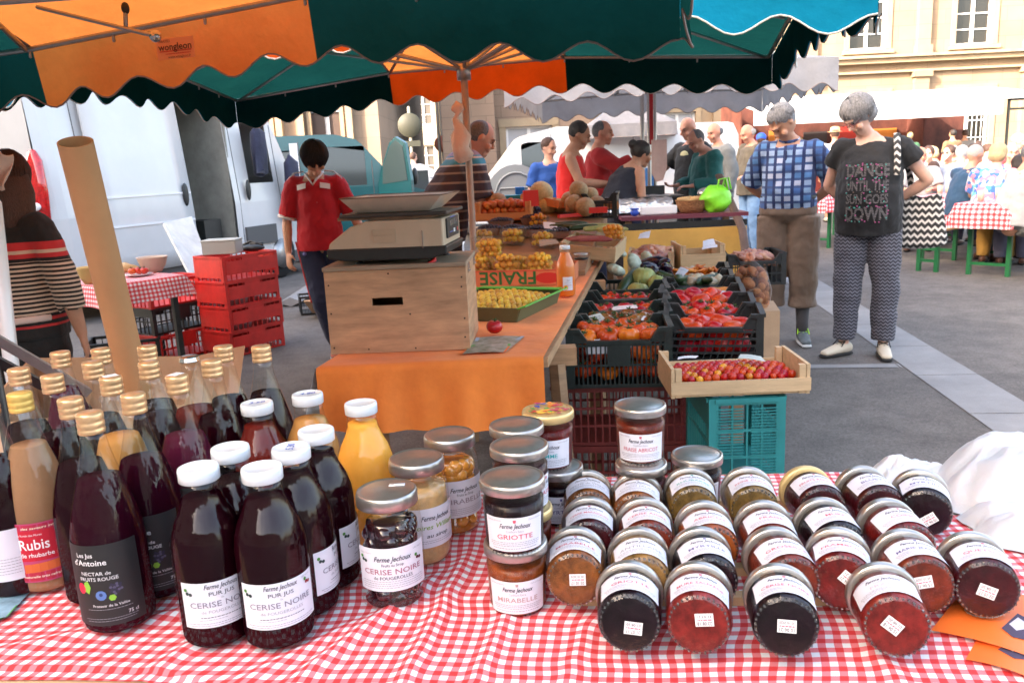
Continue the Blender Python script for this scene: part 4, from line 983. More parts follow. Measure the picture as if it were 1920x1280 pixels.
x0, x1 = -bw / 2, bw / 2
for a in [((x0, 0), (sl0, bh)), ((sl1, 0), (x1, bh)), ((sl0, 0), (sl1, sz0)), ((sl0, sz1), (sl1, bh))]:
 (ax, az), (cx, cz) = a; mb.box(((ax + cx) / 2, t / 2, (az + cz) / 2), (cx - ax, t, cz - az))
mb.box((0, bd - t / 2, bh / 2), (bw, t, bh)); mb.box((x0 + t / 2, bd / 2, bh / 2), (t, bd - 2 * t - .001, bh)); mb.box((x1 - t / 2, bd / 2, bh / 2), (t, bd - 2 * t - .001, bh)); mb.box((0, bd / 2, .006), (bw - .03, bd - .03, .01))
mb.build('carcass', MC['plywood'], ply, smooth=False)
MB().box((0, bd / 2 - .002, bh + .008), (bw + .006, bd + .010, .014)).build('lid', mat('worn_lid', (.34, .25, .17), .6, nz=(5, .25), stretch=(1, 5, 5)), ply, smooth=False, bevel=.003)
for y in (.07, .27):
 h = MB(); h.box((x1 + .002, y, bh - .012), (.003, .022, .03)); h.box((x1 + .005, y, bh - .004), (.005, .012, .02)); h.tube([(x1 + .006, y - .01, bh - .02), (x1 + .006, y + .01, bh - .02)], .003, 6)
 h.build('latch', MC['steel'], ply, smooth=False)
n_ = MB()
for x, z in [(x0 + .012, .02), (x0 + .012, .13), (x0 + .012, .22), (x1 - .014, .04), (x1 - .012, .1), (x1 - .016, .2), (x1 - .014, .23), (-.02, .25), (.04, .12), (-.1, .012), (.05, .01)]: n_.lathe([(.003, 0), (.001, .0012)], 8, ax=M.Rotation(PI / 2, 3, 'X'), c=(x, 0, z))
n_.build('nail_head', mat('rusty_nail', (.06, .03, .02), .7), ply)
SCB = V((-.355, 2.60, OZ + .004 + bh + .016))
scl = thing('shop_scale', 'old beige electronic shop scale with enamel pan on the plywood box', 'scale', SCB, -.13)
beige = mat('scale_beige', (.56, .44, .31), .45, nz=(8, .1), bump=(60, .05)); blk = MC['black_plastic']
def extr(poly, y0, y1, taper=0):
 n = len(poly); mb = MB(); vs = [V((x, y0, z)) for x, z in poly] + [V((x, y1, z)) for x, z in poly]
 cx = sum(p[0] for p in poly) / n
 return mb.add(vs, [tuple(range(n)), tuple(range(n, 2 * n))[::-1]] + [(k, k + n, (k + 1) % n + n, (k + 1) % n) for k in range(n)])
extr([(-.205, .045), (.165, .045), (.165, .135), (-.075, .135), (-.13, .118), (-.2, .068)], -.03, .25).build('body', beige, scl, smooth=False, bevel=.006)
mb = extr([(-.208, .022), (-.15, .012), (.12, .012), (.172, .026), (.175, .052), (-.21, .052)], -.034, .254); mb.build('base', blk, scl, smooth=False, bevel=.005)
for x, y in ((-.12, .02), (.12, .0), (.12, .2), (-.12, .2)): MB().lathe([(.016, 0), (.016, .006), (.007, .008), (.007, .016)], 12, c=(x, y, -.003)).build('foot', blk, scl)
h = MB(); h.box((-.02, -.0315, .088), (.072, .003, .042)); h.box((-.02, -.0335, .090), (.064, .003, .001)); h.build('cover_plate', mat('scale_beige2', (.50, .39, .27), .5), scl, smooth=False, bevel=.002)
h = MB(); h.box((.168, .11, .1), (.006, .19, .062)); ds = h.build('display', blk, scl, smooth=False, bevel=.002)
h = MB()
for k in range(3): h.box((.1716, .065 + .045 * k, .114), (.002, .034, .018))
h.box((.1716, .12, .088), (.002, .02, .012), mi=1); h.box((.1716, .175, .088), (.002, .016, .012), mi=2); h.box((.1716, .07, .086), (.002, .05, .003), mi=3); h.box((.1716, .1, .132), (.002, .07, .003), mi=3)
h.build('button', [mat('lcd', (.13, .14, .13), .2), MC['paper'], mat('red_key', (.5, .04, .04), .4), mat('blue_mark', (.1, .15, .5), .5)], ds, smooth=False)
h = MB(); h.box((.1, -.032, .07), (.002, .004, .06)); h.build('seam', MC['steel'], scl, smooth=False)
MB().box((.01, .11, .151), (.34, .28, .012)).build('platform', mat('dark_platform', (.05, .045, .04), .5), scl, smooth=False, bevel=.004)
MB().box((-.02, .11, .142), (.3, .25, .01)).build('support', mat('rust_edge', (.25, .15, .09), .6, nz=(40, .4)), scl, smooth=False)
def pan(z0, z1, w0, d0, w1, d1, cy, th):
 mb = MB(); r0 = [(-w0 / 2, -d0 / 2), (w0 / 2, -d0 / 2), (w0 / 2, d0 / 2), (-w0 / 2, d0 / 2)]; r1 = [(-w1 / 2, -d1 / 2), (w1 / 2 + .02, -d1 / 2), (w1 / 2 + .02, d1 / 2), (-w1 / 2, d1 / 2)]
 vs = [V((x, y + cy, z0)) for x, y in r0] + [V((x, y + cy, z1)) for x, y in r1] + [V((x * (1 - th * 2 / w1), (y) * (1 - th * 2 / d1) + cy, z1)) for x, y in r1] + [V((x * .98, y * .98 + cy, z0 + th)) for x, y in r0]
 fs = [(3, 2, 1, 0)]
 for k in range(4):
  j = (k + 1) % 4; fs += [(k, j, 4 + j, 4 + k), (4 + k, 4 + j, 8 + j, 8 + k), (8 + k, 8 + j, 12 + j, 12 + k)]
 fs.append((12, 13, 14, 15)); return mb.add(vs, fs)
enam = mat('enamel', (.68, .56, .45), .35, nz=(14, .12), coat=.3)
pan(.158, .205, .235, .2, .30, .30, .11, .003).build('pan', enam, scl, smooth=False, bevel=.003)
MB().tube([(-.15, -.04, .206), (.17, -.04, .206), (.17, .26, .206), (-.15, .26, .206), (-.15, -.04, .206)], .0022, 6).build('rim', mat('rust_rim', (.2, .11, .07), .7), scl)
rr = MB(); rr.tube([(.125, .0, .015), (.13, -.012, .006), (.11, -.02, -.006)], .006, 8); tag(rr.build('red_strap', MC['red_plastic'], scl), None)
gs = MB().box((0, 0, 0), (.3, .12, .004), rz=.2); tag(gs.build('green_sheet', mat('bright_green', (.15, .55, .03), .6), smooth=False, loc=W(672, 503, 1.085) + V((-.03, .17, -.0))), 'bright green cardboard sheet sticking out behind the scale', 'sheet')
gs_o = bpy.data.objects['green_sheet']; gs_o.location = (-.46, 2.84, 1.09); gs_o.rotation_euler = (0, 0, .15)
FR = {}
def proto(name, mb, m, stem=None, smooth=True):
 o = mb.build(name, m, None, smooth); FR[name] = o; o['_p'] = 1; C.objects.unlink(o); return o
def bumpy(r, seg=14, rings=9, lobes=0, la=.1, sq=1, dimple=.2, seed=0, rnd=.03):
 mb = MB().ball((0, 0, 0), r, seg, rings)
 def f(p):
  a = math.atan2(p.y, p.x); n = NZ.noise(p / r + V((seed, 0, 0)))
  k = 1 + la * (abs(math.cos(a * lobes / 2)) - .6) * (1 - abs(p.z) / r * .3) if lobes else 1
  k *= 1 + rnd * n; h = p.xy.length / r
  z = p.z * sq; z -= (dimple * r * math.exp(-(h / .35) ** 2)) * (1 if p.z > 0 else -.5)
  return V((p.x * k, p.y * k, z))
 return mb.map(f)
m_mir = fruit_mat('mirabelle_skin', (.80, .40, .03), (.78, .50, .06), 60, .4)
m_peach = fruit_mat('apricot_skin', (.72, .26, .04), (.6, .1, .03), 25, .5)
m_tom = fruit_mat('tomato_skin', (.55, .014, .006), (.62, .035, .01), 15, .3)
m_orange = fruit_mat('orange_tomato_skin', (.78, .17, .01), (.72, .07, .01), 12, .28)
m_dark = fruit_mat('heirloom_skin', (.38, .05, .02), (.16, .13, .03), 14, .2)
m_berry = fruit_mat('berry_skin', (.012, .008, .02), (.03, .02, .05), 90, .3)
m_melon = fruit_mat('melon_skin', (.58, .38, .17), (.66, .48, .25), 70, .7)
m_green = fruit_mat('squash_skin', (.30, .36, .09), (.42, .46, .17), 16, .5)
m_zuc = fruit_mat('courgette_skin', (.025, .05, .02), (.05, .09, .03), 30, .35)
m_aub = fruit_mat('aubergine_skin', (.012, .004, .018), (.02, .008, .03), 10, .12)
m_pot = fruit_mat('potato_skin', (.26, .13, .07), (.36, .2, .11), 25, .7)
m_shal = fruit_mat('shallot_skin', (.62, .25, .16), (.7, .38, .28), 30, .4)
m_white = fruit_mat('pale_squash_skin', (.55, .58, .42), (.62, .64, .52), 20, .5)
m_stem = mat('stem', (.05, .09, .02), .7); m_onion = fruit_mat('onion_skin', (.62, .5, .3), (.7, .62, .45), 20, .4)
proto('mirabelle', bumpy(.0122, 12, 8, 0, dimple=.12, rnd=.05), m_mir)
proto('cherry_tomato', bumpy(.0135, 12, 8, 0, dimple=.08, sq=1.05), m_tom)
proto('yellow_cherry_tomato', bumpy(.0135, 12, 8, 0, dimple=.08, sq=1.05), fruit_mat('yellow_tomato_skin', (.8, .36, .03), (.82, .28, .02), 20, .2))
proto('blackberry', MB().ball((0, 0, 0), (.009, .009, .011), 9, 6).map(lambda p: p * (1 + .12 * NZ.noise(p * 600))), m_berry)
proto('apricot', bumpy(.024, 14, 9, 1, .05, dimple=.15), m_peach)
proto('melon', bumpy(.068, 30, 16, 10, .03, .95, dimple=.06, rnd=.01), m_melon)
tm = bumpy(.036, 24, 11, 0, .0, .86, dimple=.25)
proto('tomato', tm, m_tom)
proto('ribbed_tomato', bumpy(.044, 36, 12, 9, .17, .72, dimple=.4), m_orange)
proto('oxheart_tomato', bumpy(.042, 30, 12, 6, .08, .95, dimple=.3).map(lambda p: V((p.x * (1.25 if p.x > 0 else 1), p.y, p.z))), m_tom)
proto('heirloom_tomato', bumpy(.038, 32, 12, 8, .13, .82, dimple=.35), m_dark)
sq_ = bumpy(.066, 48, 14, 14, .10, .92, dimple=.2); proto('round_squash', sq_, m_green)
proto('pattypan_squash', bumpy(.055, 40, 12, 10, .16, .6, dimple=.2), m_white)
proto('courgette', MB().tube([(-.12, 0, 0), (-.06, .004, 0), (0, 0, .002), (.07, -.004, 0), (.12, 0, 0), (.135, 0, 0)], [.022, .024, .024, .023, .016, .009], 14), m_zuc)
proto('marrow', MB().tube([(-.18, 0, 0), (-.1, 0, .004), (0, 0, .004), (.1, 0, 0), (.18, 0, 0)], [.033, .042, .042, .038, .026], 18), m_zuc)
proto('aubergine', MB().tube([(-.08, 0, 0), (-.05, 0, 0), (0, 0, 0), (.05, 0, 0), (.085, 0, .004)], [.02, .034, .037, .03, .018], 18), m_aub)
proto('shallot', MB().tube([(-.035, 0, 0), (-.012, 0, 0), (.012, 0, 0), (.032, 0, 0)], [.006, .015, .016, .005], 12), m_shal)
proto('potato', MB().ball((0, 0, 0), (.036, .027, .024), 12, 8).map(lambda p: p * (1 + .08 * NZ.noise(p * 30))), m_pot)
proto('onion', bumpy(.03, 18, 10, 0, sq=.85, dimple=-.3), m_onion)
proto('carrot', MB().tube([(-.09, 0, 0), (-.03, 0, 0), (.05, 0, 0), (.08, 0, 0)], [.004, .011, .016, .012], 12), fruit_mat('carrot_skin', (.75, .2, .02), (.8, .26, .04), 30, .5))
for nm, r, z, n in (('ribbed_tomato', .012, .026, 5), ('tomato', .010, .027, 5), ('heirloom_tomato', .012, .026, 5), ('round_squash', .01, .058, 1)):
 mb = MB()
 if n > 1:
  for k in range(n): a = 2 * PI * k / n; mb.tube([(0, 0, z), (r * .8 * math.cos(a), r * .8 * math.sin(a), z + .003), (r * 1.5 * math.cos(a), r * 1.5 * math.sin(a), z + .006)], [.0022, .003, .001], 5)
 mb.tube([(0, 0, z - .004), (.002, 0, z + .012)], .0032, 6)
 o = mb.build('stem', m_stem); C.objects.unlink(o); FR[nm + '_stem'] = o
def fruit(nm, p, label, group=None, rot=None, sc=1, cat=None, par_rot=0, m=None, name=None):
 o = FR[nm].copy()
 if m: o.data = o.data.copy(); o.data.materials[0] = m
 C.objects.link(o); del o['_p']; o.location = p; o.scale = (sc,) * 3
 o.name = name or nm
 o.rotation_euler = rot or (rng.uniform(-.5, .5), rng.uniform(-.5, .5), rng.uniform(0, 6.3))
 tag(o, label, cat or nm.split('_')[-1], group)
 if nm + '_stem' in FR: s = FR[nm + '_stem'].copy(); C.objects.link(s); s.parent = o; s.name = 'stem'
 return o
def heap(nm, org, rz, w, d, r, label, group, layers=2, dome=.012, maxn=999, z0=0, slope=0, sc=(.9, 1.1), mix=None, pack=1.86, **kw):
 """fruit heaped in a w x d area centred at org, floor at org.z"""
 c, s = math.cos(rz), math.sin(rz); k = 0; out = []
 for L_ in range(layers):
  nx, ny = int(w / (r * pack)), int(d / (r * pack))
  for j in range(ny):
   for i in range(nx - (j + L_) % 2):
    x = (i - (nx - 1 - (j + L_) % 2) / 2) * r * pack * 1.02 + rng.uniform(-.16, .16) * r; y = (j - (ny - 1) / 2) * r * pack + rng.uniform(-.16, .16) * r
    e = max(0, 1 - (2 * x / w) ** 2) * max(0, 1 - (2 * y / d) ** 2)
    if L_ and e < .12 * L_ and rng.random() < .7: continue
    z = z0 + r * (1 + 1.55 * L_) + dome * e * (L_ + 1) + rng.uniform(-.1, .15) * r
    if k >= maxn: return out
    p = V((org[0] + x * c - y * s, org[1] + x * s + y * c, org[2] + z + slope * y)); k += 1
    q = nm if not mix or rng.random() > mix[1] else mix[0]
    out.append(fruit(q, p, label if q == nm else mix[2], group if q == nm else mix[3], sc=rng.uniform(*sc), **kw))
 return out
def crate_mb(w, d, h, dip=.045, nx=20, ny=14, panel=.22, t=.008, rows=2, diamond=False, sides=True):
 mb = MB(); mb.box((0, 0, .006), (w - .01, d - .01, .01))
 for sx in (-1, 1):
  for sy in (-1, 1):
   mb.box((sx * (w / 2 - .014), sy * (d / 2 - t / 2), h / 2), (.028, t, h)); mb.box((sx * (w / 2 - t / 2), sy * (d / 2 - .014 - t / 2), h / 2), (t, .028, h))
 for sy in (-1, 1):    # long faces
  y = sy * (d / 2 - t / 2 + .0005); hh = h - dip; cw = w * .13
  for pts in ([(-w / 2 + .02, h), (-w / 2 + cw, h), (-w / 2 + cw + .03, hh), (w / 2 - cw - .03, hh), (w / 2 - cw, h), (w / 2 - .02, h)],):
   for a, b_ in zip(pts, pts[1:]):
    mb.add([(a[0], y - .011, a[1] - .014), (b_[0], y - .011, b_[1] - .014), (b_[0], y + .011, b_[1] - .014), (a[0], y + .011, a[1] - .014), (a[0], y - .011, a[1]), (b_[0], y - .011, b_[1]), (b_[0], y + .011, b_[1]), (a[0], y + .011, a[1])],
     [(3, 2, 1, 0), (4, 5, 6, 7), (0, 1, 5, 4), (1, 2, 6, 5), (2, 3, 7, 6), (3, 0, 4, 7)])
  for sx in (-1, 1):   # solid corner cheeks
   x0_, x1_ = sx * (w / 2 - .024), sx * (w / 2 - cw)
   mb.add([(x0_, y, hh - .01), (x1_ - sx * .03, y, hh - .01), (x1_, y, h - .01), (x0_, y, h - .01)], [(0, 1, 2, 3)])
  zr = [.012] + [.012 + (hh - .03) * k / rows for k in range(1, rows)] + [hh - .018]
  for z in zr: mb.box((0, y, z), (w - .05, t * .9, .008))
  for k in range(nx + 1):
   x = -w / 2 + .028 + (w - .056) * k / nx
   if abs(x) < w * panel / 2:
    mb.box((x, y, .012 + (hh - .03) / rows / 2), (.006, t * .8, (hh - .03) / rows)) ; continue
   if diamond: mb.box((x, y, hh / 2), (.004, t * .8, hh - .02), mt=M.Rotation(.25, 3, 'Y'))
   else: mb.box((x, y, hh / 2), (.006, t * .8, hh - .02))
  if panel: mb.box((0, y, .012 + (hh - .03) * (rows - .5) / rows), (w * panel, t * 1.1, (hh - .03) / rows - .006))
 for sx in (-1, 1):
  x = sx * (w / 2 - t / 2 + .0005)
  mb.box((x, 0, h - .007), (.022, d - .022, .014)); mb.box((x, 0, h * .5), (t * .9, d - .05, .01)); mb.box((x, 0, h * .8), (t * .7, d - .05, h * .25))
  for k in range(ny + 1): mb.box((x, -d / 2 + .03 + (d - .06) * k / ny, h * .35), (t * .8, .006, h * .6))
 return mb
def crate(label, w, d, h, m, loc, rz=ROT, cat='crate', group=None, mesh=None, name='plastic_crate', **kw):
 if mesh is None: o = crate_mb(w, d, h, **kw).build(name, m, smooth=False)
 else: o = mesh.copy(); C.objects.link(o); o.name = name
 o.location = loc; o.rotation_euler = (0, 0, rz); tag(o, label, cat, group); return o
def card(label, pts, lines=3, seed=0, group=None, m=None, text=None, name='price_card', cat='price card'):
 """a small paper sign whose four corners are given in the scene"""
 q = [V(p) for p in pts]; c = sum(q, V()) / 4; n = (q[1] - q[0]).cross(q[3] - q[0]).normalized()
 if n.dot(CAM - c) < 0: n = -n
 root = thing(name, label, cat, c, 0, group)
 f = lambda u, v, e=0: lerp(lerp(q[0], q[1], u), lerp(q[3], q[2], u), v) - c + n * (e + .002 * math.sin(u * 4))
 MB().grid(f, 6, 3).build('paper', m or MC['paper'], root)
 rn = random.Random(seed); k = MB()
 wd = (q[1] - q[0]).length; hg = (q[3] - q[0]).length
 if text:
  for i, s in enumerate(text): text_on(k, s, .2, .5, .75 - .3 * i, lambda x, y: f(x, y, .0015), width=.7)
 for i in range(lines):
  v = .75 - .5 * i / max(1, lines - 1) if lines > 1 else .5; u = .15
  while u < .8:
   l = rn.uniform(.04, .12); a = rn.uniform(-.05, .05)
   k.add([f(u, v, .0015), f(u + l, v + a, .0015), f(u + l, v + a + .03, .0015), f(u, v + .03, .0015)], [(0, 1, 2, 3)]); u += l + .04
 if k.v: k.build('handwriting', ink((.05, .07, .2)), root, smooth=False)
 return root
dgp = MC['dark_green_plastic']
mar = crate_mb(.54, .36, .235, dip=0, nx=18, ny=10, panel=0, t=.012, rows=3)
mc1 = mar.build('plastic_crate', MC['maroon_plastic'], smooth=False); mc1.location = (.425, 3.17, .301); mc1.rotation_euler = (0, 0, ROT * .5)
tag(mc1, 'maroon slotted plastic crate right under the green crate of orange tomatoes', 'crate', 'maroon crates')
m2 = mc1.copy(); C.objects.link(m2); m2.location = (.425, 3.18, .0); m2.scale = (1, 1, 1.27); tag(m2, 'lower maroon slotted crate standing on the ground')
teal = crate_mb(.245, .38, .30, dip=0, nx=4, ny=10, panel=0, t=.012, rows=3)
for k in range(26):
 for sx in (-1, 1):
  if k < 9 and sx < 0: continue
  teal.box((sx * .055, -.1895, .02 + k * .0098), (.085, .006, .0035))
t1 = teal.build('plastic_crate', MC['teal_plastic'], smooth=False); t1.location = (.745, 2.72, .305); t1.rotation_euler = (0, 0, -.02); tag(t1, 'teal slotted plastic crate carrying the wooden cherry tomato tray', 'crate', 'teal crates')
t2 = t1.copy(); C.objects.link(t2); t2.location.z = 0; tag(t2, 'lower teal slotted plastic crate on the ground')
bench = thing('plank_shelf', 'low plank shelf carrying the rows of black vegetable crates', 'shelf', (0, 4.3, 0))
mb = MB(); vs = [V((x + SL * (Y - 3.4), Y - 4.3, z)) for z in (.515, .54) for x, Y in ((.27, 3.4), (1.02, 3.4), (1.02, 5.6), (.27, 5.6))]
mb.add(vs, [(3, 2, 1, 0), (4, 5, 6, 7), (0, 1, 5, 4), (1, 2, 6, 5), (2, 3, 7, 6), (3, 0, 4, 7)]); mb.build('plank', MC['old_wood'], bench, smooth=False)
for Y in (3.55, 5.4):
 for x in (.33, .96): MB().box((x + SL * (Y - 3.4), Y - 4.3, .2575), (.05, .05, .514)).build('leg', MC['old_wood'], bench, smooth=False)
cm = crate_mb(.385, .285, .225)
first = None; CC = []
for i, (Y, lb) in enumerate([(2.93, 'dark green crate of big orange heirloom tomatoes, at the front over the maroon crate'), (3.235, 'black crate of green shouldered dark tomatoes with a card'), (3.53, 'black crate of red tomatoes with a long white card'), (3.83, 'black crate of tomatoes in front of the round squashes')]):
 loc = (.18 + SL * (Y - 2.93) + .1925 + .03, Y + .1425, .545)
 if first is None: first = cm.build('plastic_crate', dgp, smooth=False); o = first
 else: o = first.copy(); C.objects.link(o)
 o.location = loc; o.rotation_euler = (0, 0, ROT * .6); tag(o, lb, 'crate', 'black and dark green vegetable crates'); CC.append(V(loc))
big = crate_mb(.44, .52, .16, nx=16)
o = big.build('plastic_crate', dgp, smooth=False); o.location = (.66, 4.45, .575); o.rotation_euler = (0, 0, ROT * .8); tag(o, 'wide black crate of round squashes, marrow and aubergines', 'crate', 'black and dark green vegetable crates')
rmesh = crate_mb(.37, .27, .19, nx=12, diamond=True, panel=0, rows=4, dip=.05)
r0 = None; RC = []
for i, (x, Y, z, lb) in enumerate([(.805, 3.10, .58, 'black crate of oxheart tomatoes directly behind the wooden tray'), (.85, 3.37, .58, 'black crate of round red tomatoes, second behind the wooden tray'), (.885, 3.64, .58, 'black crate of big red tomatoes with an upright handwritten card'), (.955, 3.95, .565, 'black crate of courgettes and carrots'), (1.00, 4.25, .565, 'black crate with grey card and pale onions'), (1.06, 4.56, .565, 'black crate of carrots and onions at the back of the row')]):
 o = r0.copy() if r0 else rmesh.build('plastic_crate', MC['black_plastic'], smooth=False)
 if r0: C.objects.link(o)
 r0 = r0 or o; o.location = (x, Y + .135, z); o.rotation_euler = (0, 0, -.22); tag(o, lb, 'crate', 'black and dark green vegetable crates'); RC.append(V((x, Y + .135, z)))
TB = []
heap('ribbed_tomato', CC[0] + V((0, 0, .012)), ROT * .6, .35, .25, .040, 'big ribbed orange tomato lying in the front green crate', 'orange ribbed tomatoes', layers=3, dome=.002, sc=(.85, 1.08), pack=1.95)
heap('heirloom_tomato', CC[1] + V((0, .0, .02)), ROT * .6, .34, .24, .036, 'dark green shouldered tomato in the second crate', 'dark heirloom tomatoes', layers=3, dome=.001, sc=(.85, 1.1), pack=2.1)
heap('tomato', CC[2] + V((0, 0, .012)), ROT * .6, .34, .24, .034, 'red tomato in the crate with the long white card', 'red tomatoes in the third crate', layers=3, dome=0, sc=(.8, 1.0), pack=2)
heap('tomato', CC[3] + V((0, 0, .012)), ROT * .6, .34, .24, .034, 'red tomato in the crate in front of the squashes', 'red tomatoes in the fourth crate', layers=3, dome=0, sc=(.8, 1.0), pack=2)
heap('oxheart_tomato', RC[0] + V((0, 0, .012)), -.22, .30, .22, .036, 'oxheart tomato in the crate behind the wooden tray', 'oxheart tomatoes', layers=2, dome=.012, sc=(.85, 1.1), pack=1.9)
heap('tomato', RC[1] + V((0, 0, .022)), -.22, .30, .22, .033, 'round tomato in the second black crate of the outer row', 'round tomatoes', layers=2, dome=.02, sc=(.9, 1.1), pack=1.95)
heap('oxheart_tomato', RC[2] + V((0, 0, .022)), -.22, .30, .22, .036, 'large red tomato by the upright handwritten card', 'large red tomatoes', layers=2, dome=.02, sc=(.9, 1.1), pack=1.95)
Z_ = CC[0]
for px, py, nm, sc, lb in [(1196, 660, 'ribbed_tomato', 1.15, 'orange tomato standing on edge at the corner of the front crate')]:
 p = WY(px, 643, 3.08); fruit(nm, p, lb, rot=(1.3, .2, .4), sc=sc, cat='tomato')
for px, py, Y, nm, sc, lb, rot in [(1207, 521, 4.42, 'round_squash', 1.0, 'largest round green squash in the middle of the crate', (.1, .1, 0)), (1234, 532, 4.3, 'round_squash', .8, 'smaller round squash leaning beside the largest one', (.3, .3, 1)), (1197, 547, 4.18, 'round_squash', .85, 'round squash at the front rim of the crate', (.2, 0, 2)),
         (1190, 492, 4.75, 'pattypan_squash', 1, 'pale green scalloped squash standing at the back', (1.1, 0, 1)), (1213, 484, 4.85, 'pattypan_squash', .8, 'second pale green squash beside the aubergines', (1.2, .5, 2)), (1155, 506, 4.5, 'pattypan_squash', .95, 'white pattypan squash beside the dark marrow', (.3, .4, 1)),
         (1178, 527, 4.4, 'marrow', .72, 'long dark green marrow lying across the crate', (0, -.35, 1.05)), (1222, 503, 4.65, 'aubergine', .9, 'dark shiny aubergine behind the round squash', (0, .3, .6)), (1240, 497, 4.75, 'aubergine', .95, 'dark shiny aubergine at the corner of the crate', (0, .4, 1.9)), (1233, 518, 4.5, 'aubergine', .7, 'dark aubergine between the two round squashes', (0, 1.1, 0)),
         (1250, 508, 4.6, 'aubergine', 1.0, 'large dark aubergine leaning on the outer rim of the squash crate', (0, .5, 1.2)), (1222, 492, 4.78, 'aubergine', .95, 'dark aubergine lying behind the others', (0, .2, 2.6)),
(1165, 475, 4.95, 'pattypan_squash', .6, 'small pale squash under the wooden fruit crate', (.3, .3, 0))]:
 p = WY(px, py, Y); fruit(nm, p, lb, rot=rot, sc=sc)
mb_ = heap('courgette', RC[3] + V((0, 0, .05)), -.22, .16, .2, .026, 'courgette lying in the fourth crate of the outer row', 'courgettes', layers=2, dome=0, par_rot=0)
for o in mb_: o.rotation_euler = (0, 0, rng.uniform(-.25, .1))
for o in heap('carrot', RC[3] + V((.02, -.06, .12)), -.22, .2, .06, .016, 'carrot across the courgette crate', 'carrots', layers=1): o.rotation_euler = (0, 0, rng.uniform(-.2, .2))
heap('onion', RC[4] + V((0, 0, .06)), -.22, .30, .2, .03, 'pale onion in the crate with the grey card', 'onions', layers=2, dome=.01, mix=('courgette', .2, 'small courgette among the onions', 'small courgettes'))
heap('onion', RC[5] + V((0, .05, .05)), -.22, .30, .12, .03, 'pale onion in the rearmost crate of the outer row', 'onions at the back', layers=2, dome=.01)
for o in heap('carrot', RC[5] + V((.02, -.05, .11)), -.22, .26, .1, .016, 'short carrot heaped in the rearmost crate', 'carrots at the back', layers=2, sc=(.5, .8)): pass
def wood_tray(label, loc, w, d, h, rz, m, post=.03, group=None, name='wooden_tray', tilt=0, planks=1):
 root = thing(name, label, 'wooden crate', loc, rz, group); root.rotation_euler = (tilt, 0, rz); t = .007
 MB().box((0, 0, .005), (w - .02, d - .02, .006)).build('bottom', m, root, smooth=False)
 for sy in (-1, 1):
  for k in range(planks): MB().box((0, sy * (d / 2), .008 + (h - .012) * (k + .5) / planks), (w, t, (h - .02) / planks)).build('side_board', m, root, smooth=False)
 for sx in (-1, 1): MB().box((sx * (w / 2 - t), 0, (h + post) / 2), (t * 1.6, d - t - .002, h + post)).build('end_board', m, root, smooth=False)
 for sx in (-1, 1):
  for sy in (-1, 1): MB().box((sx * (w / 2 - .025), sy * (d / 2 - .014), (h + post) / 2), (.02, .02, h + post - .004)).build('corner_post', m, root, smooth=False)
 return root
twd = wood_tray('pale wooden tray heaped with red cherry tomatoes on the teal crate', (.722, 2.665, .613), .44, .28, .062, -.03, MC['pale_wood'], .035)
heap('cherry_tomato', V((.718, 2.655, .625)), -.03, .39, .22, .0135, 'red cherry tomato heaped in the pale wooden tray', 'cherry tomatoes', layers=2, dome=.010, sc=(.75, 1.15), mix=('yellow_cherry_tomato', .08, 'yellow orange cherry tomato among the red ones in the wooden tray', 'yellow cherry tomatoes'), pack=1.9)
pc = lambda *a: [W(x, y, z) for x, y, z in a]
card('blank white card standing among the orange tomatoes in the front crate', [WY(1099, 664, 2.958), WY(1195, 662, 2.958), WY(1193, 634, 2.985), WY(1098, 637, 2.985)], 0, 1)
card('creased greenish handwritten card over the dark tomatoes', [WY(1110, 625, 3.27), WY(1143, 606, 3.3), WY(1125, 586, 3.36), WY(1084, 599, 3.33)], 4, 2, m=mat('grey_paper', (.5, .53, .48), .8))
card('long low white card on the third crate', [WY(1145, 583, 3.57), WY(1196, 577, 3.57), WY(1193, 571, 3.62), WY(1150, 575, 3.62)], 1, 3)
card('small white card with a green leaf mark by the second crate corner', [WY(1200, 600, 3.3), WY(1218, 604, 3.3), WY(1222, 596, 3.32), WY(1207, 592, 3.32)], 0, 4)
card('grey handwritten card leaning up in the tomato crate', [WY(1336, 572, 3.68), WY(1372, 561, 3.7), WY(1388, 556, 3.75), WY(1355, 544, 3.75)], 3, 5, m=mat('grey_paper2', (.45, .45, .47), .8))
card('white card lying over the round tomatoes', [WY(1343, 608, 3.42), WY(1364, 606, 3.42), WY(1350, 585, 3.5), WY(1330, 588, 3.5)], 1, 6)
card('pinkish handwritten card tilted in the round tomato crate', [WY(1308, 585, 3.5), WY(1330, 592, 3.48), WY(1335, 582, 3.5), WY(1305, 575, 3.52)], 2, 7, m=mat('pink_paper', (.6, .35, .3), .8))
card('grey plastic card on the end of the cherry tomatoes', [WY(1384, 671, 2.62), WY(1436, 677, 2.6), WY(1427, 667, 2.66), WY(1388, 664, 2.68)], 1, 8, m=MC['grey_paper'])
card('crumpled white paper at the left end of the cherry tomatoes', [WY(1270, 674, 2.6), WY(1305, 670, 2.6), WY(1310, 666, 2.63), WY(1272, 669, 2.64)], 0, 9)
card('pale grey card on the onions in the outer row', [WY(1262, 520, 4.3), WY(1280, 518, 4.3), WY(1292, 506, 4.4), WY(1276, 500, 4.4)], 2, 10, m=MC['grey_paper2'])
gw = MC['pale_wood']
wood_tray('wooden crate of pink shallots behind the squash crate', (.905, 5.22, .56), .28, .36, .20, ROT, gw, .04, planks=2, name='wooden_crate')
for o in heap('shallot', V((.905, 5.22, .70)), ROT, .24, .3, .02, 'long pink shallot heaped in the wooden crate', 'shallots', layers=2, dome=.03, sc=(1.2, 1.6)): pass
wood_tray('closed looking pale wooden crate standing beside the shallots', (1.22, 5.32, .56), .28, .36, .21, -.02, gw, .05, planks=2, name='wooden_crate')
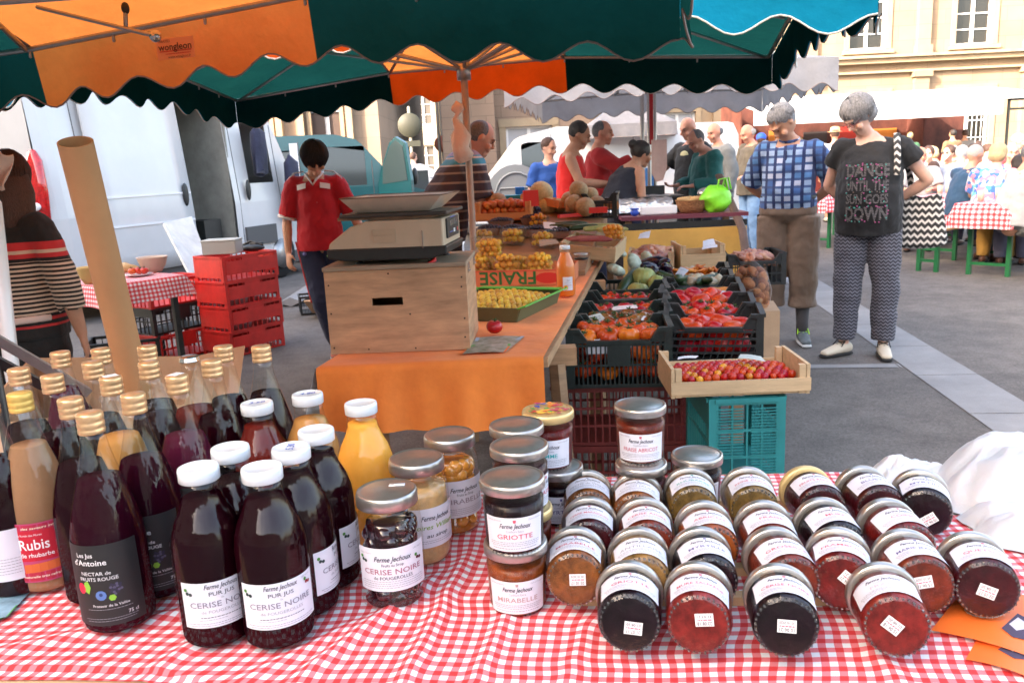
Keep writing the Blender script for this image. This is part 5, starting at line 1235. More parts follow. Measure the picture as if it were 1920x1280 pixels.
o = crate('dark crate of shallots with white papers at the far corner', .36, .34, .2, MC['black_plastic'], (1.56, 5.3, .55), -.05, group='black and dark green vegetable crates', nx=10)
for q in heap('shallot', V((1.58, 5.3, .65)), 0, .26, .26, .02, 'shallot in the dark corner crate', 'corner crate shallots', layers=2, dome=.02, sc=(1, 1.3)): pass
card('folded white paper on the dark corner crate', [WY(1318, 462, 5.2), WY(1342, 458, 5.2), WY(1338, 447, 5.3), WY(1318, 452, 5.3)], 0, 11)
card('second white paper sliding off the dark corner crate', [WY(1316, 468, 5.15), WY(1345, 463, 5.15), WY(1345, 458, 5.2), WY(1318, 462, 5.2)], 0, 12)
card('crumpled white paper bag on the pink shallots', [WY(1196, 448, 5.2), WY(1217, 446, 5.2), WY(1220, 432, 5.3), WY(1200, 438, 5.3)], 0, 13)
cn = V((1.42, 4.82, 0)); bx_ = thing('cardboard_box', 'brown carton on the ground under the potato sack', 'box', cn, -.2); MB().box((0, 0, .24), (.30, .34, .48)).build('carton', MC['cardboard'], bx_, smooth=False)
rn = random.Random(4); g_ = []
for k in range(46):
 a, zz = rn.uniform(0, 6.28), rn.random(); r = .085 * (1 - .5 * zz ** 3)
 fruit('potato', cn + V((r * math.cos(a), r * math.sin(a) * 1.2, .51 + .19 * zz)), 'reddish potato in the net sack beside the outer crates', 'potatoes', rot=(rn.random() * 3, rn.random() * 3, rn.random() * 6), sc=rn.uniform(.8, 1.1))
nm_ = glass_mat('red_net', (1, .8, .65), .6, .04)
sack = MB().tube([cn + V((0, 0, .5)), cn + V((0, 0, .58)), cn + V((0, 0, .68)), cn + V((0, .02, .74)), cn + V((0, .03, .78))], [(.11, .13), (.12, .14), (.09, .11), (.03, .04), (.02, .02)], 16)
tag(sack.build('net_sack', nm_), 'red net sack holding the potatoes', 'sack')
def S(px, py, lift=0):
 """point of the sloping display at a place of the photo"""
 d = ray(px, py); Y0, z0, sl = 4.1, OZ + .03, .14
 t = (z0 + lift - CAM.z - sl * Y0) / (d.z - sl * d.y); p = CAM + d * t
 if p.y < Y0: p = W(px, py, z0 + lift)
 return p
ramp = thing('display_rack', 'wooden slope lifting the fruit boxes of the stall', 'rack', (0, 3.6, 0))
RX = lambda u, Y: tx_(.04 + .92 * u, Y)
vs = [V((RX(u, Y), Y - 3.6, z)) for lo in (1, 0) for u, Y, z in ((0, 4.12, OZ + .03), (1, 4.12, OZ + .03), (1, 5.95, OZ + .03 + .14 * 1.83), (0, 5.95, OZ + .03 + .14 * 1.83))]
for q in vs[:4]: q.z = OZ + .006
MB().add(vs, [(3, 2, 1, 0), (4, 5, 6, 7), (0, 1, 5, 4), (1, 2, 6, 5), (2, 3, 7, 6), (3, 0, 4, 7)]).build('slope_board', MC['old_wood'], ramp, smooth=False)
gt = thing('fruit_tray', 'green edged cardboard tray heaped with loose yellow mirabelle plums', 'tray', (-.05, 3.23, OZ + .004), -.42)
olive = mat('olive_card', (.12, .12, .05), .7, nz=(4, .1)); ggr = mat('tray_green', (.08, .42, .04), .6)
w_, d_, h_ = .36, .42, .052
mb = MB()
for sx in (-1, 1): mb.add([(sx * (w_ / 2 - .01), -d_ / 2, 0), (sx * (w_ / 2 - .01), d_ / 2, 0), (sx * (w_ / 2 + .008), d_ / 2, h_), (sx * (w_ / 2 + .008), -d_ / 2, h_)], [(0, 1, 2, 3)])
for sy in (-1, 1): mb.add([(-w_ / 2 + .01, sy * d_ / 2, 0), (w_ / 2 - .01, sy * d_ / 2, 0), (w_ / 2 + .008, sy * (d_ / 2 + .01), h_), (-w_ / 2 - .008, sy * (d_ / 2 + .01), h_)], [(0, 1, 2, 3)])
mb.add([(-w_ / 2 + .01, -d_ / 2, .001), (w_ / 2 - .01, -d_ / 2, .001), (w_ / 2 - .01, d_ / 2, .001), (-w_ / 2 + .01, d_ / 2, .001)], [(0, 1, 2, 3)])
mb.build('tray_wall', olive, gt, smooth=False, solid=.004)
mb = MB()
for sx in (-1, 1): mb.box((sx * (w_ / 2 + .018), 0, h_ + .003), (.035, d_ + .03, .004), mt=M.Rotation(-sx * .3, 3, 'Y'))
mb.box((0, d_ / 2 + .015, h_ + .004), (w_, .05, .004)); mb.build('rim_flap', ggr, gt, smooth=False)
c_, s_ = math.cos(-.42), math.sin(-.42); dome_ = lambda x, y: .012 + .042 * max(0, 1 - (2 * x / .36) ** 2) ** .6 * max(0, 1 - (2 * y / .42) ** 2) ** .6
MB().grid(lambda u, v: V(((u - .5) * .33, (v - .5) * .39, dome_((u - .5) * .33, (v - .5) * .39) - .004)), 14, 14).build('paper_liner', olive, gt)
for j_ in range(16):
 for i_ in range(13):
  x, y = (i_ - 6 + .5 * (j_ % 2)) * .0252 + rng.uniform(-.003, .003), (j_ - 7.5) * .0242 + rng.uniform(-.003, .003)
  if abs(x) > .165: continue
  fruit('mirabelle', V((-.05 + x * c_ - y * s_, 3.23 + x * s_ + y * c_, OZ + .004 + dome_(x, y) + .009 + rng.uniform(-.002, .004))), 'small yellow mirabelle plum heaped in the green tray', 'mirabelles in the green tray', sc=rng.uniform(.92, 1.18))
fruit('tomato', W(927, 612, OZ + .033) + V((0, 0, .0)), 'single red tomato lying on the orange cloth beside the plywood box', rot=(.1, .1, 0), sc=.78, cat='tomato')
leaflet('green and orange picture leaflets fanned at the foot of the plywood box', [(862, 668), (948, 664), (984, 634), (893, 636)], [mat('photo_leaflet', (.22, .3, .12), .45, nz=(25, .6), col2=(.5, .45, .4))], {'shapes': [([(0, 0), (1, 0), (.95, .35), (.0, .3)], orl), ([(.0, .3), (.95, .35), (.9, .5), (.1, .5)], grl), ([(.05, .75), (.95, .75), (1, 1), (0, 1)], ink((.45, .5, .6)))]}, .006, lv=OZ)
clear_pl = glass_mat('clear_plastic', (.95, .97, .97), .08, .14)
ROTD = M.Rotation(ROT, 3, 'Z')
def punnet_mesh(w=.13, d=.10, h=.06, m=None):
 mb = MB()
 a = [(-w / 2 * .82, -d / 2 * .82, 0), (w / 2 * .82, -d / 2 * .82, 0), (w / 2 * .82, d / 2 * .82, 0), (-w / 2 * .82, d / 2 * .82, 0)]
 b_ = [(-w / 2, -d / 2, h), (w / 2, -d / 2, h), (w / 2, d / 2, h), (-w / 2, d / 2, h)]
 c = [(x * 1.06, y * 1.08, z + .001) for x, y, z in b_]
 mb.add(a + b_ + c, [(3, 2, 1, 0)] + [(k, (k + 1) % 4, 4 + (k + 1) % 4, 4 + k) for k in range(4)] + [(4 + k, 4 + (k + 1) % 4, 8 + (k + 1) % 4, 8 + k) for k in range(4)])
 return mb
pun = punnet_mesh().build('fruit_punnet', clear_pl, smooth=False); C.objects.unlink(pun)
pc_ = punnet_mesh(.12, .09, .045).build('fruit_punnet', mat('punnet_card', (.25, .13, .09), .7), smooth=False); C.objects.unlink(pc_)
_pd = MB().grid(lambda u, v: V(((u - .5) * .11, (v - .5) * .085, .03 + .022 * math.sin(PI * u) * math.sin(PI * v))), 8, 8).build('berry_pad', mat('berry_pad', (.02, .01, .02), .7)); _pd.parent = pc_; C.objects.unlink(_pd)
def punnet(p, rz, kind, label, glabel, ggroup, n=(4, 3), layers=3, proto_=None, sc=(.9, 1.1), s=1.0, grp=None, pk=1.9, zs=1):
 o = (proto_ or pun).copy(); C.objects.link(o); o.location = p; o.rotation_euler = (0, 0, rz); o.scale = (s, s, s * zs); o.name = 'fruit_punnet'
 for q_ in (proto_ or pun).children: z_ = q_.copy(); C.objects.link(z_); z_.parent = o
 tag(o, label, 'punnet', grp or 'fruit punnets')
 r = {'plum': .0150, 'blackberry': .0095, 'apricot': .023, 'cherry_tomato': .0135, 'yellow_cherry_tomato': .0135}[kind]
 heap(kind, V(p) + V((0, 0, .028 if proto_ else .002)), rz, .115 * s, .085 * s, r, glabel, ggroup, layers=layers, dome=.006 if layers > 2 else .016, sc=sc, pack=pk)
fb = thing('carton_tray', 'red printed cardboard box with upside down lettering under the mirabelle punnets', 'box', (.045, 4.03, OZ + .006), ROT * 1.0)
fm = mat('printed_card', (.60, .19, .08), .7, nz=(6, .12)); w_, d_, h_ = .56, .32, .075
mb = MB(); mb.box((0, 0, .004), (w_ - .012, d_ - .012, .006))
for sy in (-1, 1): mb.box((0, sy * d_ / 2, h_ / 2), (w_, .005, h_))
for sx in (-1, 1): mb.box((sx * w_ / 2, 0, h_ / 2), (.005, d_ - .006, h_))
fo = mb.build('carton', fm, fb, smooth=False)
k = MB(); fn = lambda x, z: V((x, -d_ / 2 - .0035, z))
text_on(k, 'FRAISE', .085, -.02, .04, fn, bold=.02, flip=True, width=.27)
k.add([fn(.17 + .06 * math.cos(a), .035 + .026 * math.sin(a)) for a in [2 * PI * i / 14 for i in range(14)]], [tuple(range(14))], 1)
k.add([fn(-.27, .068), fn(.27, .068), fn(.27, .071), fn(-.27, .071)], [(0, 1, 2, 3)], 1)
k.build('lettering', [ink((.03, .16, .04)), mat('red_print', (.55, .03, .02), .7)], fo, smooth=False)
ft = OZ + .082
O = V((.045, 4.03, 0))
GM = 'plums in the clear punnets'; ml = 'larger yellow plum in one of the clear plastic punnets'; proto('plum', bumpy(.0152, 12, 8, 0, dimple=.12, rnd=.05), m_mir)
for k, (x, y, z, lb) in enumerate([(-.185, -.10, 0, 'clear punnet of mirabelles nearest the plywood box'), (-.03, -.10, 0, 'clear punnet of mirabelles in the middle of the front row'), (.125, -.10, 0, 'clear punnet of mirabelles next to the orange juice bottle'),
        (-.125, -.06, .10, 'clear punnet of mirabelles stacked on top of the front row'), (-.185, .05, 0, 'clear punnet of mirabelles in the back row near the scale'), (.0, .05, .0, 'clear punnet of mirabelles in the middle of the back row')]):
 q = ROTD @ V((x, y, 0)); punnet((O.x + q.x, O.y + q.y, ft + z - .072 + (.0 if z else 0) + .02), ROT, 'plum', lb, ml, GM, layers=4 if y < 0 and not z else 3, s=1.08, sc=(.9, 1.05), pk=1.9, zs=1.55)
for px, py, lb in [(905, 458, 'plum punnet on the sloping board just behind the scale'), (962, 456, 'plum punnet on the sloping board in front of the berries'), (1018, 462, 'plum punnet on the sloping board behind the orange juice bottle')]:
 punnet(S(px, py, .004), ROT, 'plum', lb, ml, GM, layers=2, s=1.15, zs=1.2)
for px, py, lb in [(918, 440, 'blackberry punnet nearest the pole'), (962, 440, 'blackberry punnet, second from the pole'), (1004, 442, 'blackberry punnet above the mirabelle punnets'), (1046, 446, 'blackberry punnet at the end of the row'), (940, 426, 'blackberry punnet behind, partly hidden by the row'), (1000, 420, 'blackberry punnet of the rear row')]:
 p = S(px, py, .005); punnet(p, ROT, 'blackberry', lb, 'black berry heaped in a small punnet', 'blackberries', layers=1, proto_=pc_, grp='berry punnets', s=1.25, zs=.75)
pw = mat('orange_crate_wood', (.70, .27, .09), .65, nz=(5, .15), stretch=(1, 6, 6))
p = S(950, 412, .0); wood_tray('orange stained wooden crate of apricots by the pole', p, .36, .26, .06, ROT, pw, .06, name='wooden_crate')
heap('apricot', p + V((0, 0, .03)), ROT, .32, .21, .023, 'apricot with red cheeks in the orange wooden crate', 'apricots', layers=2, dome=.012)
p = S(1010, 424, 0); punnet(p, ROT, 'yellow_cherry_tomato', 'clear punnet of small orange fruit behind the berries', 'small orange fruit between the berry punnets', 'small orange fruit', layers=2)
dz = WY(1118, 482, 4.52); t1_ = wood_tray('wooden tray jutting out over the table edge with vegetables in bags', (dz.x, dz.y + .16, dz.z), .31, .40, .085, ROT, gw, .0, name='wooden_crate'); t1_.rotation_euler = (.06, .12, ROT - .1)
punnet(WY(1150, 450, 4.50), ROT - .1, 'yellow_cherry_tomato', 'clear punnet of orange cherry tomatoes on the jutting tray', 'orange cherry tomato in the punnet on the jutting tray', 'orange cherry tomatoes', layers=3, s=.95)
for px, py, nm, sc, lb in [(1060, 424, 'courgette', .7, 'dark courgette at the inner end of the heap'), (1070, 420, 'courgette', .7, 'dark courgette beside the corn coloured ones'), (1085, 424, 'courgette', .7, 'second dark courgette of the heap'), (1098, 426, 'courgette', .7, 'dark courgette nearest the pale ones')]:
 fruit(nm, S(px, py, .06), lb, rot=(0, 0, rng.uniform(-.2, .3)), sc=sc)
pal = fruit_mat('pale_courgette', (.42, .45, .12), (.5, .5, .2), 20, .5)
for px, py in ((1108, 424), (1122, 428), (1136, 424), (1148, 430)): fruit('courgette', S(px, py, .06), 'pale yellow green courgette on the display', 'pale courgettes', rot=(0, 0, rng.uniform(-.4, .2)), sc=.65, m=pal)
rb = fruit_mat('red_bean', (.32, .06, .05), (.4, .1, .08), 30, .5)
for i in range(9): fruit('carrot', S(1078 + i * 6, 446 + (i % 3) * 2, .10), 'dark red long radish in a plastic bag', 'long radishes', rot=(0, 0, rng.uniform(-.3, .3)), sc=.7, m=rb, cat='radish')
p = S(1110, 402, .0); wood_tray('orange stained wooden tray in front of the melon pile', (p.x, p.y, p.z + .03), .34, .18, .05, ROT + .1, pw, .0, name='wooden_crate')
p = S(1030, 400, .0); t2_ = wood_tray('long orange wooden crate leaning beside the melons', (p.x, p.y + .1, p.z + .05), .16, .45, .05, ROT + .8, pw, .0, name='wooden_crate'); t2_.rotation_euler = (.1, .12, ROT + .75)
p = S(1105, 412, 0); crate('black crate edge at the corner of the fruit display', .22, .3, .16, MC['black_plastic'], (p.x + .10, p.y + .2, p.z), ROT, group='black and dark green vegetable crates', nx=8)
for i, (px, py, Y, r, lb) in enumerate([(1015, 362, 5.65, 1.2, 'largest melon, standing alone behind the red price box'), (1085, 356, 5.50, .92, 'topmost melon of the pile'), (1106, 366, 5.6, .85, 'melon beside the topmost one'), (1076, 382, 5.42, .92, 'front melon of the pile beside the red box'),
         (1097, 388, 5.35, .95, 'front middle melon of the pile'), (1119, 384, 5.45, .88, 'melon at the outer side of the pile'), (1068, 375, 5.6, .85, 'melon at the back of the pile'), (1026, 385, 5.6, .9, 'melon low beside the largest one'), (1048, 388, 5.65, .85, 'half hidden melon between the two groups')]):
 fruit('melon', WY(px, py, Y), lb, 'melons', rot=(rng.uniform(-.6, .6), rng.uniform(-.6, .6), rng.random() * 6), sc=r)
redp = mat('red_card', (.75, .03, .02), .5)
for px, py, Y, sx, sz, lb, rz in [(996, 372, 5.3, .10, .10, 'red folded price sign standing behind the grapes', .1), (1122, 394, 5.2, .12, .035, 'red card lying against the melon pile', -.1), (1075, 404, 5.3, .2, .02, 'long pink red paper edging under the melons', .4)]:
 q = WY(px, py, Y); o = MB().prism([(-sx / 2, -sz / 2), (sx / 2, -sz / 2), (sx / 2 * .92, sz / 2), (-sx / 2 * .96, sz / 2)], .03).build('price_sign', redp, smooth=False, loc=q); o.rotation_euler = (0, 0, rz); tag(o, lb, 'price sign')
p = S(990, 404, .02)
heap('blackberry', p, ROT, .16, .1, .012, 'black grape lying loose behind the apricots', 'black grapes', layers=2, dome=.02, sc=(1.1, 1.4), cat='grape', name='grape')
mb = MB()
for s_ in (-1, 1): mb.prism([(-.055, 0), (.055, 0), (.045, .15), (-.0, .17), (-.04, .14)], .012, M.Translation((s_ * 0, 0, 0)))
o = mb.build('wooden_board', pw, smooth=False, loc=S(908, 405, .0)); o.rotation_euler = (-.1, .35, -.3); tag(o, 'rounded orange wooden crate end standing up beside the pole', 'board')
q = W(1062, 558, OZ); q.z = OZ + .006
t = thing('juice_bottle', 'orange juice bottle with sunflower label on the fruit stall edge', 'bottle', mt=frame_mt(q, (0, 0, 1), (CAM.x - q.x + .4, CAM.y - q.y, 0)))
inst('glass', me_wg, t); inst('juice', liquid_mesh(WP, .182, WLq), t, mat('carrot_juice', (.80, .20, .02), .4, nz=(6, .1))); inst('cap', me_wc, t); t.scale = (.98, .98, 1.03)
paper_label(t, wrf, -.018, .026, .03, .085, [('Jus', .012, .006, .072, GREY, 0, None, 0)], label_m, [(.004, .05, .03, .002, (.5, .1, .1)), (.004, .06, .03, .0012, GREY)], extra=lambda tx, f, mi: [tx.add([f(-.006 + r * math.cos(b), .042 + r * math.sin(b)) + V((0, -e, 0)) for b in [2 * PI * i / 12 for i in range(12)]], [tuple(range(12))], mi(c)) for r, c, e in ((.010, (.8, .45, .03), 0), (.004, (.1, .04, .01), .0004))], r0=.0415)
for px, py, lb in ((1090, 507, 'dark jam jar on the edge of the fruit stall, front one'), (1101, 497, 'dark jam jar just behind the first one on the stall edge')):
 q = W(px, py, OZ); q.z = OZ + .006; jam_jar(lb, 'CASSIS', 'dark', frame_mt(q, (0, 0, 1), (.5, -1, 0)), None, PK, False, 90 + px, group='jam jars on the fruit stall')
q = W(1065, 535, OZ)
tag(MB().box((0, 0, .02), (.05, .12, .04), rz=ROT).build('orange_box', mat('flat_orange', (.8, .2, .03), .6), smooth=False, loc=(q.x + .01, q.y + .14, OZ + .006)), 'small flat orange box behind the orange juice bottle', 'box')
card('white handwritten sheet lying over the mirabelle punnets', [S(1012, 462, .085), S(1050, 456, .085), S(1042, 448, .09), S(1010, 450, .09)], 2, 20, m=mat('kraft_card', (.45, .36, .26), .8))
card('pale folded paper in front of the courgettes', [S(1020, 428, .06), S(1046, 432, .06), S(1044, 418, .07), S(1018, 416, .07)], 0, 21)
for px, py, Y, d_, m, lb, nm in [(1010, 372, 6.0, (.16, .2, .12), MC['black_plastic'], 'black crate behind the red price sign', 'crate'), (962, 388, 5.8, (.12, .08, .05), mat('yellow_blue', (.6, .55, .08), .5), 'yellow packet lying by the seller', 'packet'), (958, 372, 6.0, (.14, .1, .04), mat('cyan_pack', (.03, .3, .4), .5), 'turquoise packet lying by the seller', 'packet'), (975, 362, 6.2, (.07, .06, .08), mat('blue_tub', (.02, .2, .6), .4), 'small blue tub beside the melons', 'tub')]:
 q = WY(px, py, Y); h = MB(); h.box((0, 0, 0), d_); h.box((0, 0, d_[2] / 2), (d_[0] * 1.04, d_[1] * 1.04, .006)); tag(h.build(nm, m, smooth=False, loc=q, bevel=.004), lb, nm)
def skin_mat(name, c):
 m = mat(name, c, .5, nz=(14, .12), sub=.15, spec=.35); return m
skin_fair = skin_mat('skin_fair', (.66, .39, .29)); skin_tan = skin_mat('skin_tan', (.52, .27, .17)); skin_red = skin_mat('skin_ruddy', (.58, .28, .19))
hair_grey = mat('hair_grey', (.30, .30, .31), .8, nz=(60, .5), stretch=(3, 3, .6), bump=(120, .6)); hair_dark = mat('hair_dark', (.018, .012, .01), .45, nz=(90, .5), stretch=(3, 3, .5), bump=(120, .5))
hair_brown = mat('hair_brown', (.06, .025, .014), .5, nz=(80, .5), stretch=(3, 3, .5), bump=(120, .5)); hair_white = mat('hair_white', (.38, .36, .34), .75, nz=(90, .3), stretch=(3, 3, .5), bump=(120, .5))
hair_blond = mat('hair_blond', (.5, .38, .2), .6, nz=(80, .3), stretch=(3, 3, .5), bump=(120, .5)); hair_salt = mat('hair_salt', (.12, .12, .125), .6, nz=(120, .6), bump=(120, .5))
eye_m = mat('eye_dark', (.02, .015, .012), .2); lip_m = mat('lips', (.40, .12, .10), .5)
folds = bpy.data.textures.new('folds', 'CLOUDS'); folds.noise_scale = .10; folds.noise_depth = 2
def cloth_mat(name, col, a=.15, rough=.85, bs=.5): return mat(name, col, rough, nz=(9, a), bump=(14, bs), sheen=.1)
J0 = dict(hipL=(.095, 0, .90), kneeL=(.10, -.015, .49), ankL=(.10, .02, .085), toeL=(.12, -.15, .03),
  shL=(.168, .0, 1.385), elL=(.235, .03, 1.12), wrL=(.245, -.04, .87), haL=(.24, -.07, .78),
  pel=(0, 0, .95), wai=(0, -.005, 1.10), che=(0, 0, 1.28), upc=(0, .0, 1.40), nec=(0, .005, 1.47), hea=(0, -.015, 1.61))
for k in list(J0):
 if k.endswith('L'): x, y, z = J0[k]; J0[k[:-1] + 'R'] = (-x, y, z)
def merge(mb, name, m, parent, vox, smooth=4, fold=0, sf=.6):
 o = mb.build(name, m, parent)
 r = o.modifiers.new('r', 'REMESH'); r.mode = 'VOXEL'; r.voxel_size = vox; r.use_smooth_shade = True
 if fold:
  d = o.modifiers.new('d', 'DISPLACE'); d.texture = folds; d.strength = fold; d.mid_level = .5; d.texture_coords = 'LOCAL'
 s = o.modifiers.new('s', 'SMOOTH'); s.factor = sf; s.iterations = smooth
 return o
def hand_mb(mb, wr, ha, side, curl=.5, s=1, palm=None):
 """wr wrist, ha knuckle row, side: towards the thumb"""
 wr, ha = V(wr), V(ha); d = (ha - wr).normalized(); sd = V(side); sd = (sd - d * sd.dot(d)).normalized(); nr = d.cross(sd)
 if palm is not None and nr.dot(V(palm)) < 0: nr = -nr
 mb.tube([wr, wr + d * .03 * s, wr + d * .085 * s], [(.026 * s, .018 * s), (.038 * s, .017 * s), (.041 * s, .013 * s)], 10, side=sd)
 for k in range(4):
  o = wr + d * .085 * s + sd * (.030 - .0205 * k) * s; l = (.062, .072, .068, .052)[k] * s; pts = [o]; a = 0; p = o
  for q in range(3):
   a += curl * (.6 if q == 0 else .8); dd = d * math.cos(a) + nr * math.sin(a); p = p + dd * l / 2.6; pts.append(p)
  mb.tube(pts, [.0095 * s, .009 * s, .0085 * s, .007 * s], 7)
 o = wr + d * .025 * s + sd * .028 * s
 mb.tube([o, o + (d * .6 + sd * .8 + nr * .2).normalized() * .035 * s, o + (d * .8 + sd * .55 + nr * .35).normalized() * .062 * s], [.013 * s, .0105 * s, .0085 * s], 7)
def head_mt(pos, yaw, pitch, roll=0):
 return M.Translation(V(pos)) @ M.Rotation(yaw, 4, 'Z') @ M.Rotation(pitch, 4, 'X') @ M.Rotation(roll, 4, 'Y')
def person(label, loc, rz, H=1.72, J=None, skin=skin_fair, hair=('short', hair_dark), head=(0, 0), top=None, bottom=None, shoes=None, vox=.009, fat=0, wide=1, female=False, near=False, group=None, extras=None, curl=(.5, .5), cat='person', beard=None, socks=None):
 s = H / 1.72; j = {k: V(v) for k, v in J0.items()}
 for k, v in (J or {}).items(): j[k] = V(v)
 root = thing('person', label, cat, loc, rz, group); root.scale = (s,) * 3
 b = MB(); sl = (j['shL'] - j['shR']).normalized(); hl = (j['hipL'] - j['hipR']).normalized()
 f = 1 + fat; cup = .012 if female else 0
 TP = [j['pel'] - (j['wai'] - j['pel']) * .45, j['pel'], j['wai'], j['che'], j['upc'], j['upc'] * .35 + j['nec'] * .65]
 TR = [(.10, .085), (.165 * (1 + fat * .4), .115 * f), (.142 * f, .108 * f * (1 + fat * .5)), (.160 * wide * (1 + fat * .3), .118 * (1 + fat * .4) + cup), (.165 * wide, .098), (.085, .07)]
 b.tube(TP, TR, 20, side=(sl + hl).normalized())
 b.tube([j['upc'], j['nec'], j['hea'] - V((0, 0, .05))], [(.07, .06), (.052, .054), (.050, .052)], 12)
 b.tube([j['shR'] + V((.02, 0, 0)), (j['shR'] + j['shL']) / 2 + V((0, .01, .015)), j['shL'] - V((.02, 0, 0))], [.05, (.06, .065), .05], 12, side=(0, 1, 0))
 for S_ in 'LR':
  sh, el, wr, ha, hp, kn, an, to = (j[k + S_] for k in ('sh', 'el', 'wr', 'ha', 'hip', 'knee', 'ank', 'toe'))
  b.tube([sh, lerp(sh, el, .3), lerp(sh, el, .75), el], [.052, .048, .041, .037], 12)
  b.tube([el, lerp(el, wr, .3), lerp(el, wr, .75), wr], [.037, .040, .030, (.026, .022)], 12)
  sgn = 1 if S_ == 'L' else -1; inner = V((-sgn * .6, -.8, 0))
  hand_mb(b, wr, ha, inner, curl[0 if S_ == 'L' else 1], palm=V((-sgn, 0, 0)))
  b.tube([hp + V((0, 0, .03)), lerp(hp, kn, .4), lerp(hp, kn, .8), kn], [.088, .080, .062, .055], 14)
  b.tube([kn, lerp(kn, an, .28) + V((0, .008, 0)), lerp(kn, an, .6) + V((0, .004, 0)), an], [.053, .056, .044, .034], 12)
  b.tube([an + V((0, .03, -.035)), lerp(an, to, .4) - V((0, 0, .02)), to], [(.034, .034), (.038, .032), (.034, .018)], 12, side=(1, 0, 0))
 hm = head_mt(j['hea'], *head); hb = MB(); hb.ball((0, .008, .012), (.074, .094, .104), 22, 16)
 def hf(p):
  z = p.z; k = 1
  if z < 0: k = 1 + z * 2.2;
  y = p.y + (-.006 if z < -.02 and p.y < 0 else 0)
  if p.y < -.06 and -.01 < z < .03: y += .008
  return V((p.x * k, y * (1 + min(0, z) * (.8 if p.y > 0 else -.1)), z * (1.04 if z < 0 else 1)))
 hb.map(hf)
 hb.tube([(0, -.086, .020), (0, -.099, .000), (0, -.110, -.016), (0, -.094, -.024)], [.008, .010, .013, .009], 8)
 hb.tube([(-.04, -.080, .033), (0, -.089, .031), (.04, -.080, .033)], [.009, .009, .009], 8)
 hb.tube([(0, -.066, -.088), (0, -.078, -.076)], [.024, .018], 8)
 for q in (-1, 1): hb.ball((q * .076, .012, -.002), (.008, .018, .028), 8, 6, rot=M.Rotation(q * .3, 3, 'Z')); hb.ball((q * .045, -.068, -.030), (.022, .02, .024), 8, 6)
 for q in (-1, 1): hb.tube([(q * .022, -.086, -.05), (0, -.092, -.049)], [.006, .008], 6)
 hb.map(lambda p: hm @ p); b.add(hb.v, hb.f)
 merge(b, 'body', skin, root, min(vox, .0075) if near else vox, 3)
 LOCKS = {'bob': (420, 1.75, 2.4, .010, 1.05), 'mop': (480, 1.9, 2.75, .016, .25), 'short': (380, 1.3, 1.95, .0, .85), 'long': (240, 1.9, 2.5, .008, 0)}
 def face(name, mbb, m): mbb.map(lambda p: hm @ p); return mbb.build(name, m, root)
 for q in (-1, 1):
  e = MB(); e.ball((q * .030, -.0815, .010), (.008, .005, .0035), 8, 6); face('eye', e, eye_m)
  e = MB(); e.tube([(q * .047, -.078, .030), (q * .03, -.088, .034), (q * .014, -.088, .030)], [.002, .0035, .003], 6); face('eyebrow', e, hair[1] if hair[1] is not hair_white else hair_grey)
 e = MB(); e.tube([(-.020, -.085, -.052), (0, -.0945, -.047), (.020, -.085, -.052)], [.0015, .0035, .0015], 6); face('mouth', e, lip_m)
 st_ = hair[0]; h = MB()
 if st_ != 'bald':
  if st_ == 'short': h.ball((0, .022, .030), (.081, .092, .094), 24, 16)
  elif st_ == 'crop': h.ball((0, .022, .022), (.078, .088, .092), 24, 16)
  elif st_ == 'fringe':
   for q in (-1, 1): h.ball((q * .05, .04, .0), (.032, .06, .045), 14, 10)
   h.ball((0, .06, .0), (.07, .045, .05), 14, 10)
  elif st_ == 'bob':
   h.ball((0, .018, .034), (.092, .105, .096), 28, 18); h.ball((0, .045, -.02), (.086, .075, .075), 20, 14)
  elif st_ == 'mop':
   h.ball((0, .012, .032), (.094, .108, .100), 28, 18); h.ball((0, .04, -.03), (.086, .08, .085), 20, 14)
  elif st_ == 'long': h.ball((0, .022, .030), (.088, .100, .098), 24, 16); h.tube([(0, .07, .03), (0, .10, -.08), (0.01, .10, -.2), (.02, .09, -.30)], [(.07, .04), (.08, .035), (.07, .03), (.03, .015)], 14, side=(1, 0, 0))
  elif st_ == 'bun': h.ball((0, .022, .030), (.086, .098, .096), 24, 16); h.ball((0, .12, .06), (.045, .04, .045), 14, 10)
  h.map(lambda p: p + p.normalized() * (.006 * NZ.noise(V((p.x * 60, p.y * 60, p.z * 14)))) if st_ != 'crop' else p)
  h.map(lambda p: hm @ p); merge(h, 'hair', hair[1], root, .007 if near else .011, 2)
 if near and st_ in LOCKS:
  h = MB(); nl, l0, l1, thick, front = LOCKS[st_]; rn = random.Random(int(loc[0] * 100)); sc_ = V((.084, .100, .098)) + V((thick,) * 3); c0 = V((0, .016, .028))
  for i in range(nl):
   az = rn.uniform(0, 2 * PI); ln = rn.uniform(l0, l1); fr = max(0, -math.sin(az)); ln -= fr * front; pts = []; w0 = rn.uniform(-.25, .25); e0 = rn.uniform(.1, .9)
   for k in range(6):
    e = PI / 2 - e0 - (ln - e0) * k / 5; a = az + w0 * k / 5; d = V((math.cos(a) * math.cos(e), math.sin(a) * math.cos(e), math.sin(e)))
    q = c0 + V((d.x * sc_.x, d.y * sc_.y, d.z * sc_.z)) * (1 + rn.uniform(-.01, .035))
    if e < -.1: q.x *= .97; q.y = q.y * .97 + .004
    pts.append(q)
   h.tube(pts, [(.004, .002), (.0075, .003), (.008, .0035), (.007, .003), (.005, .0025), (.001, .001)], 5, side=(0, 0, 1), cap=False)
  h.map(lambda p: hm @ p); h.build('hair_locks', hair[1], root)
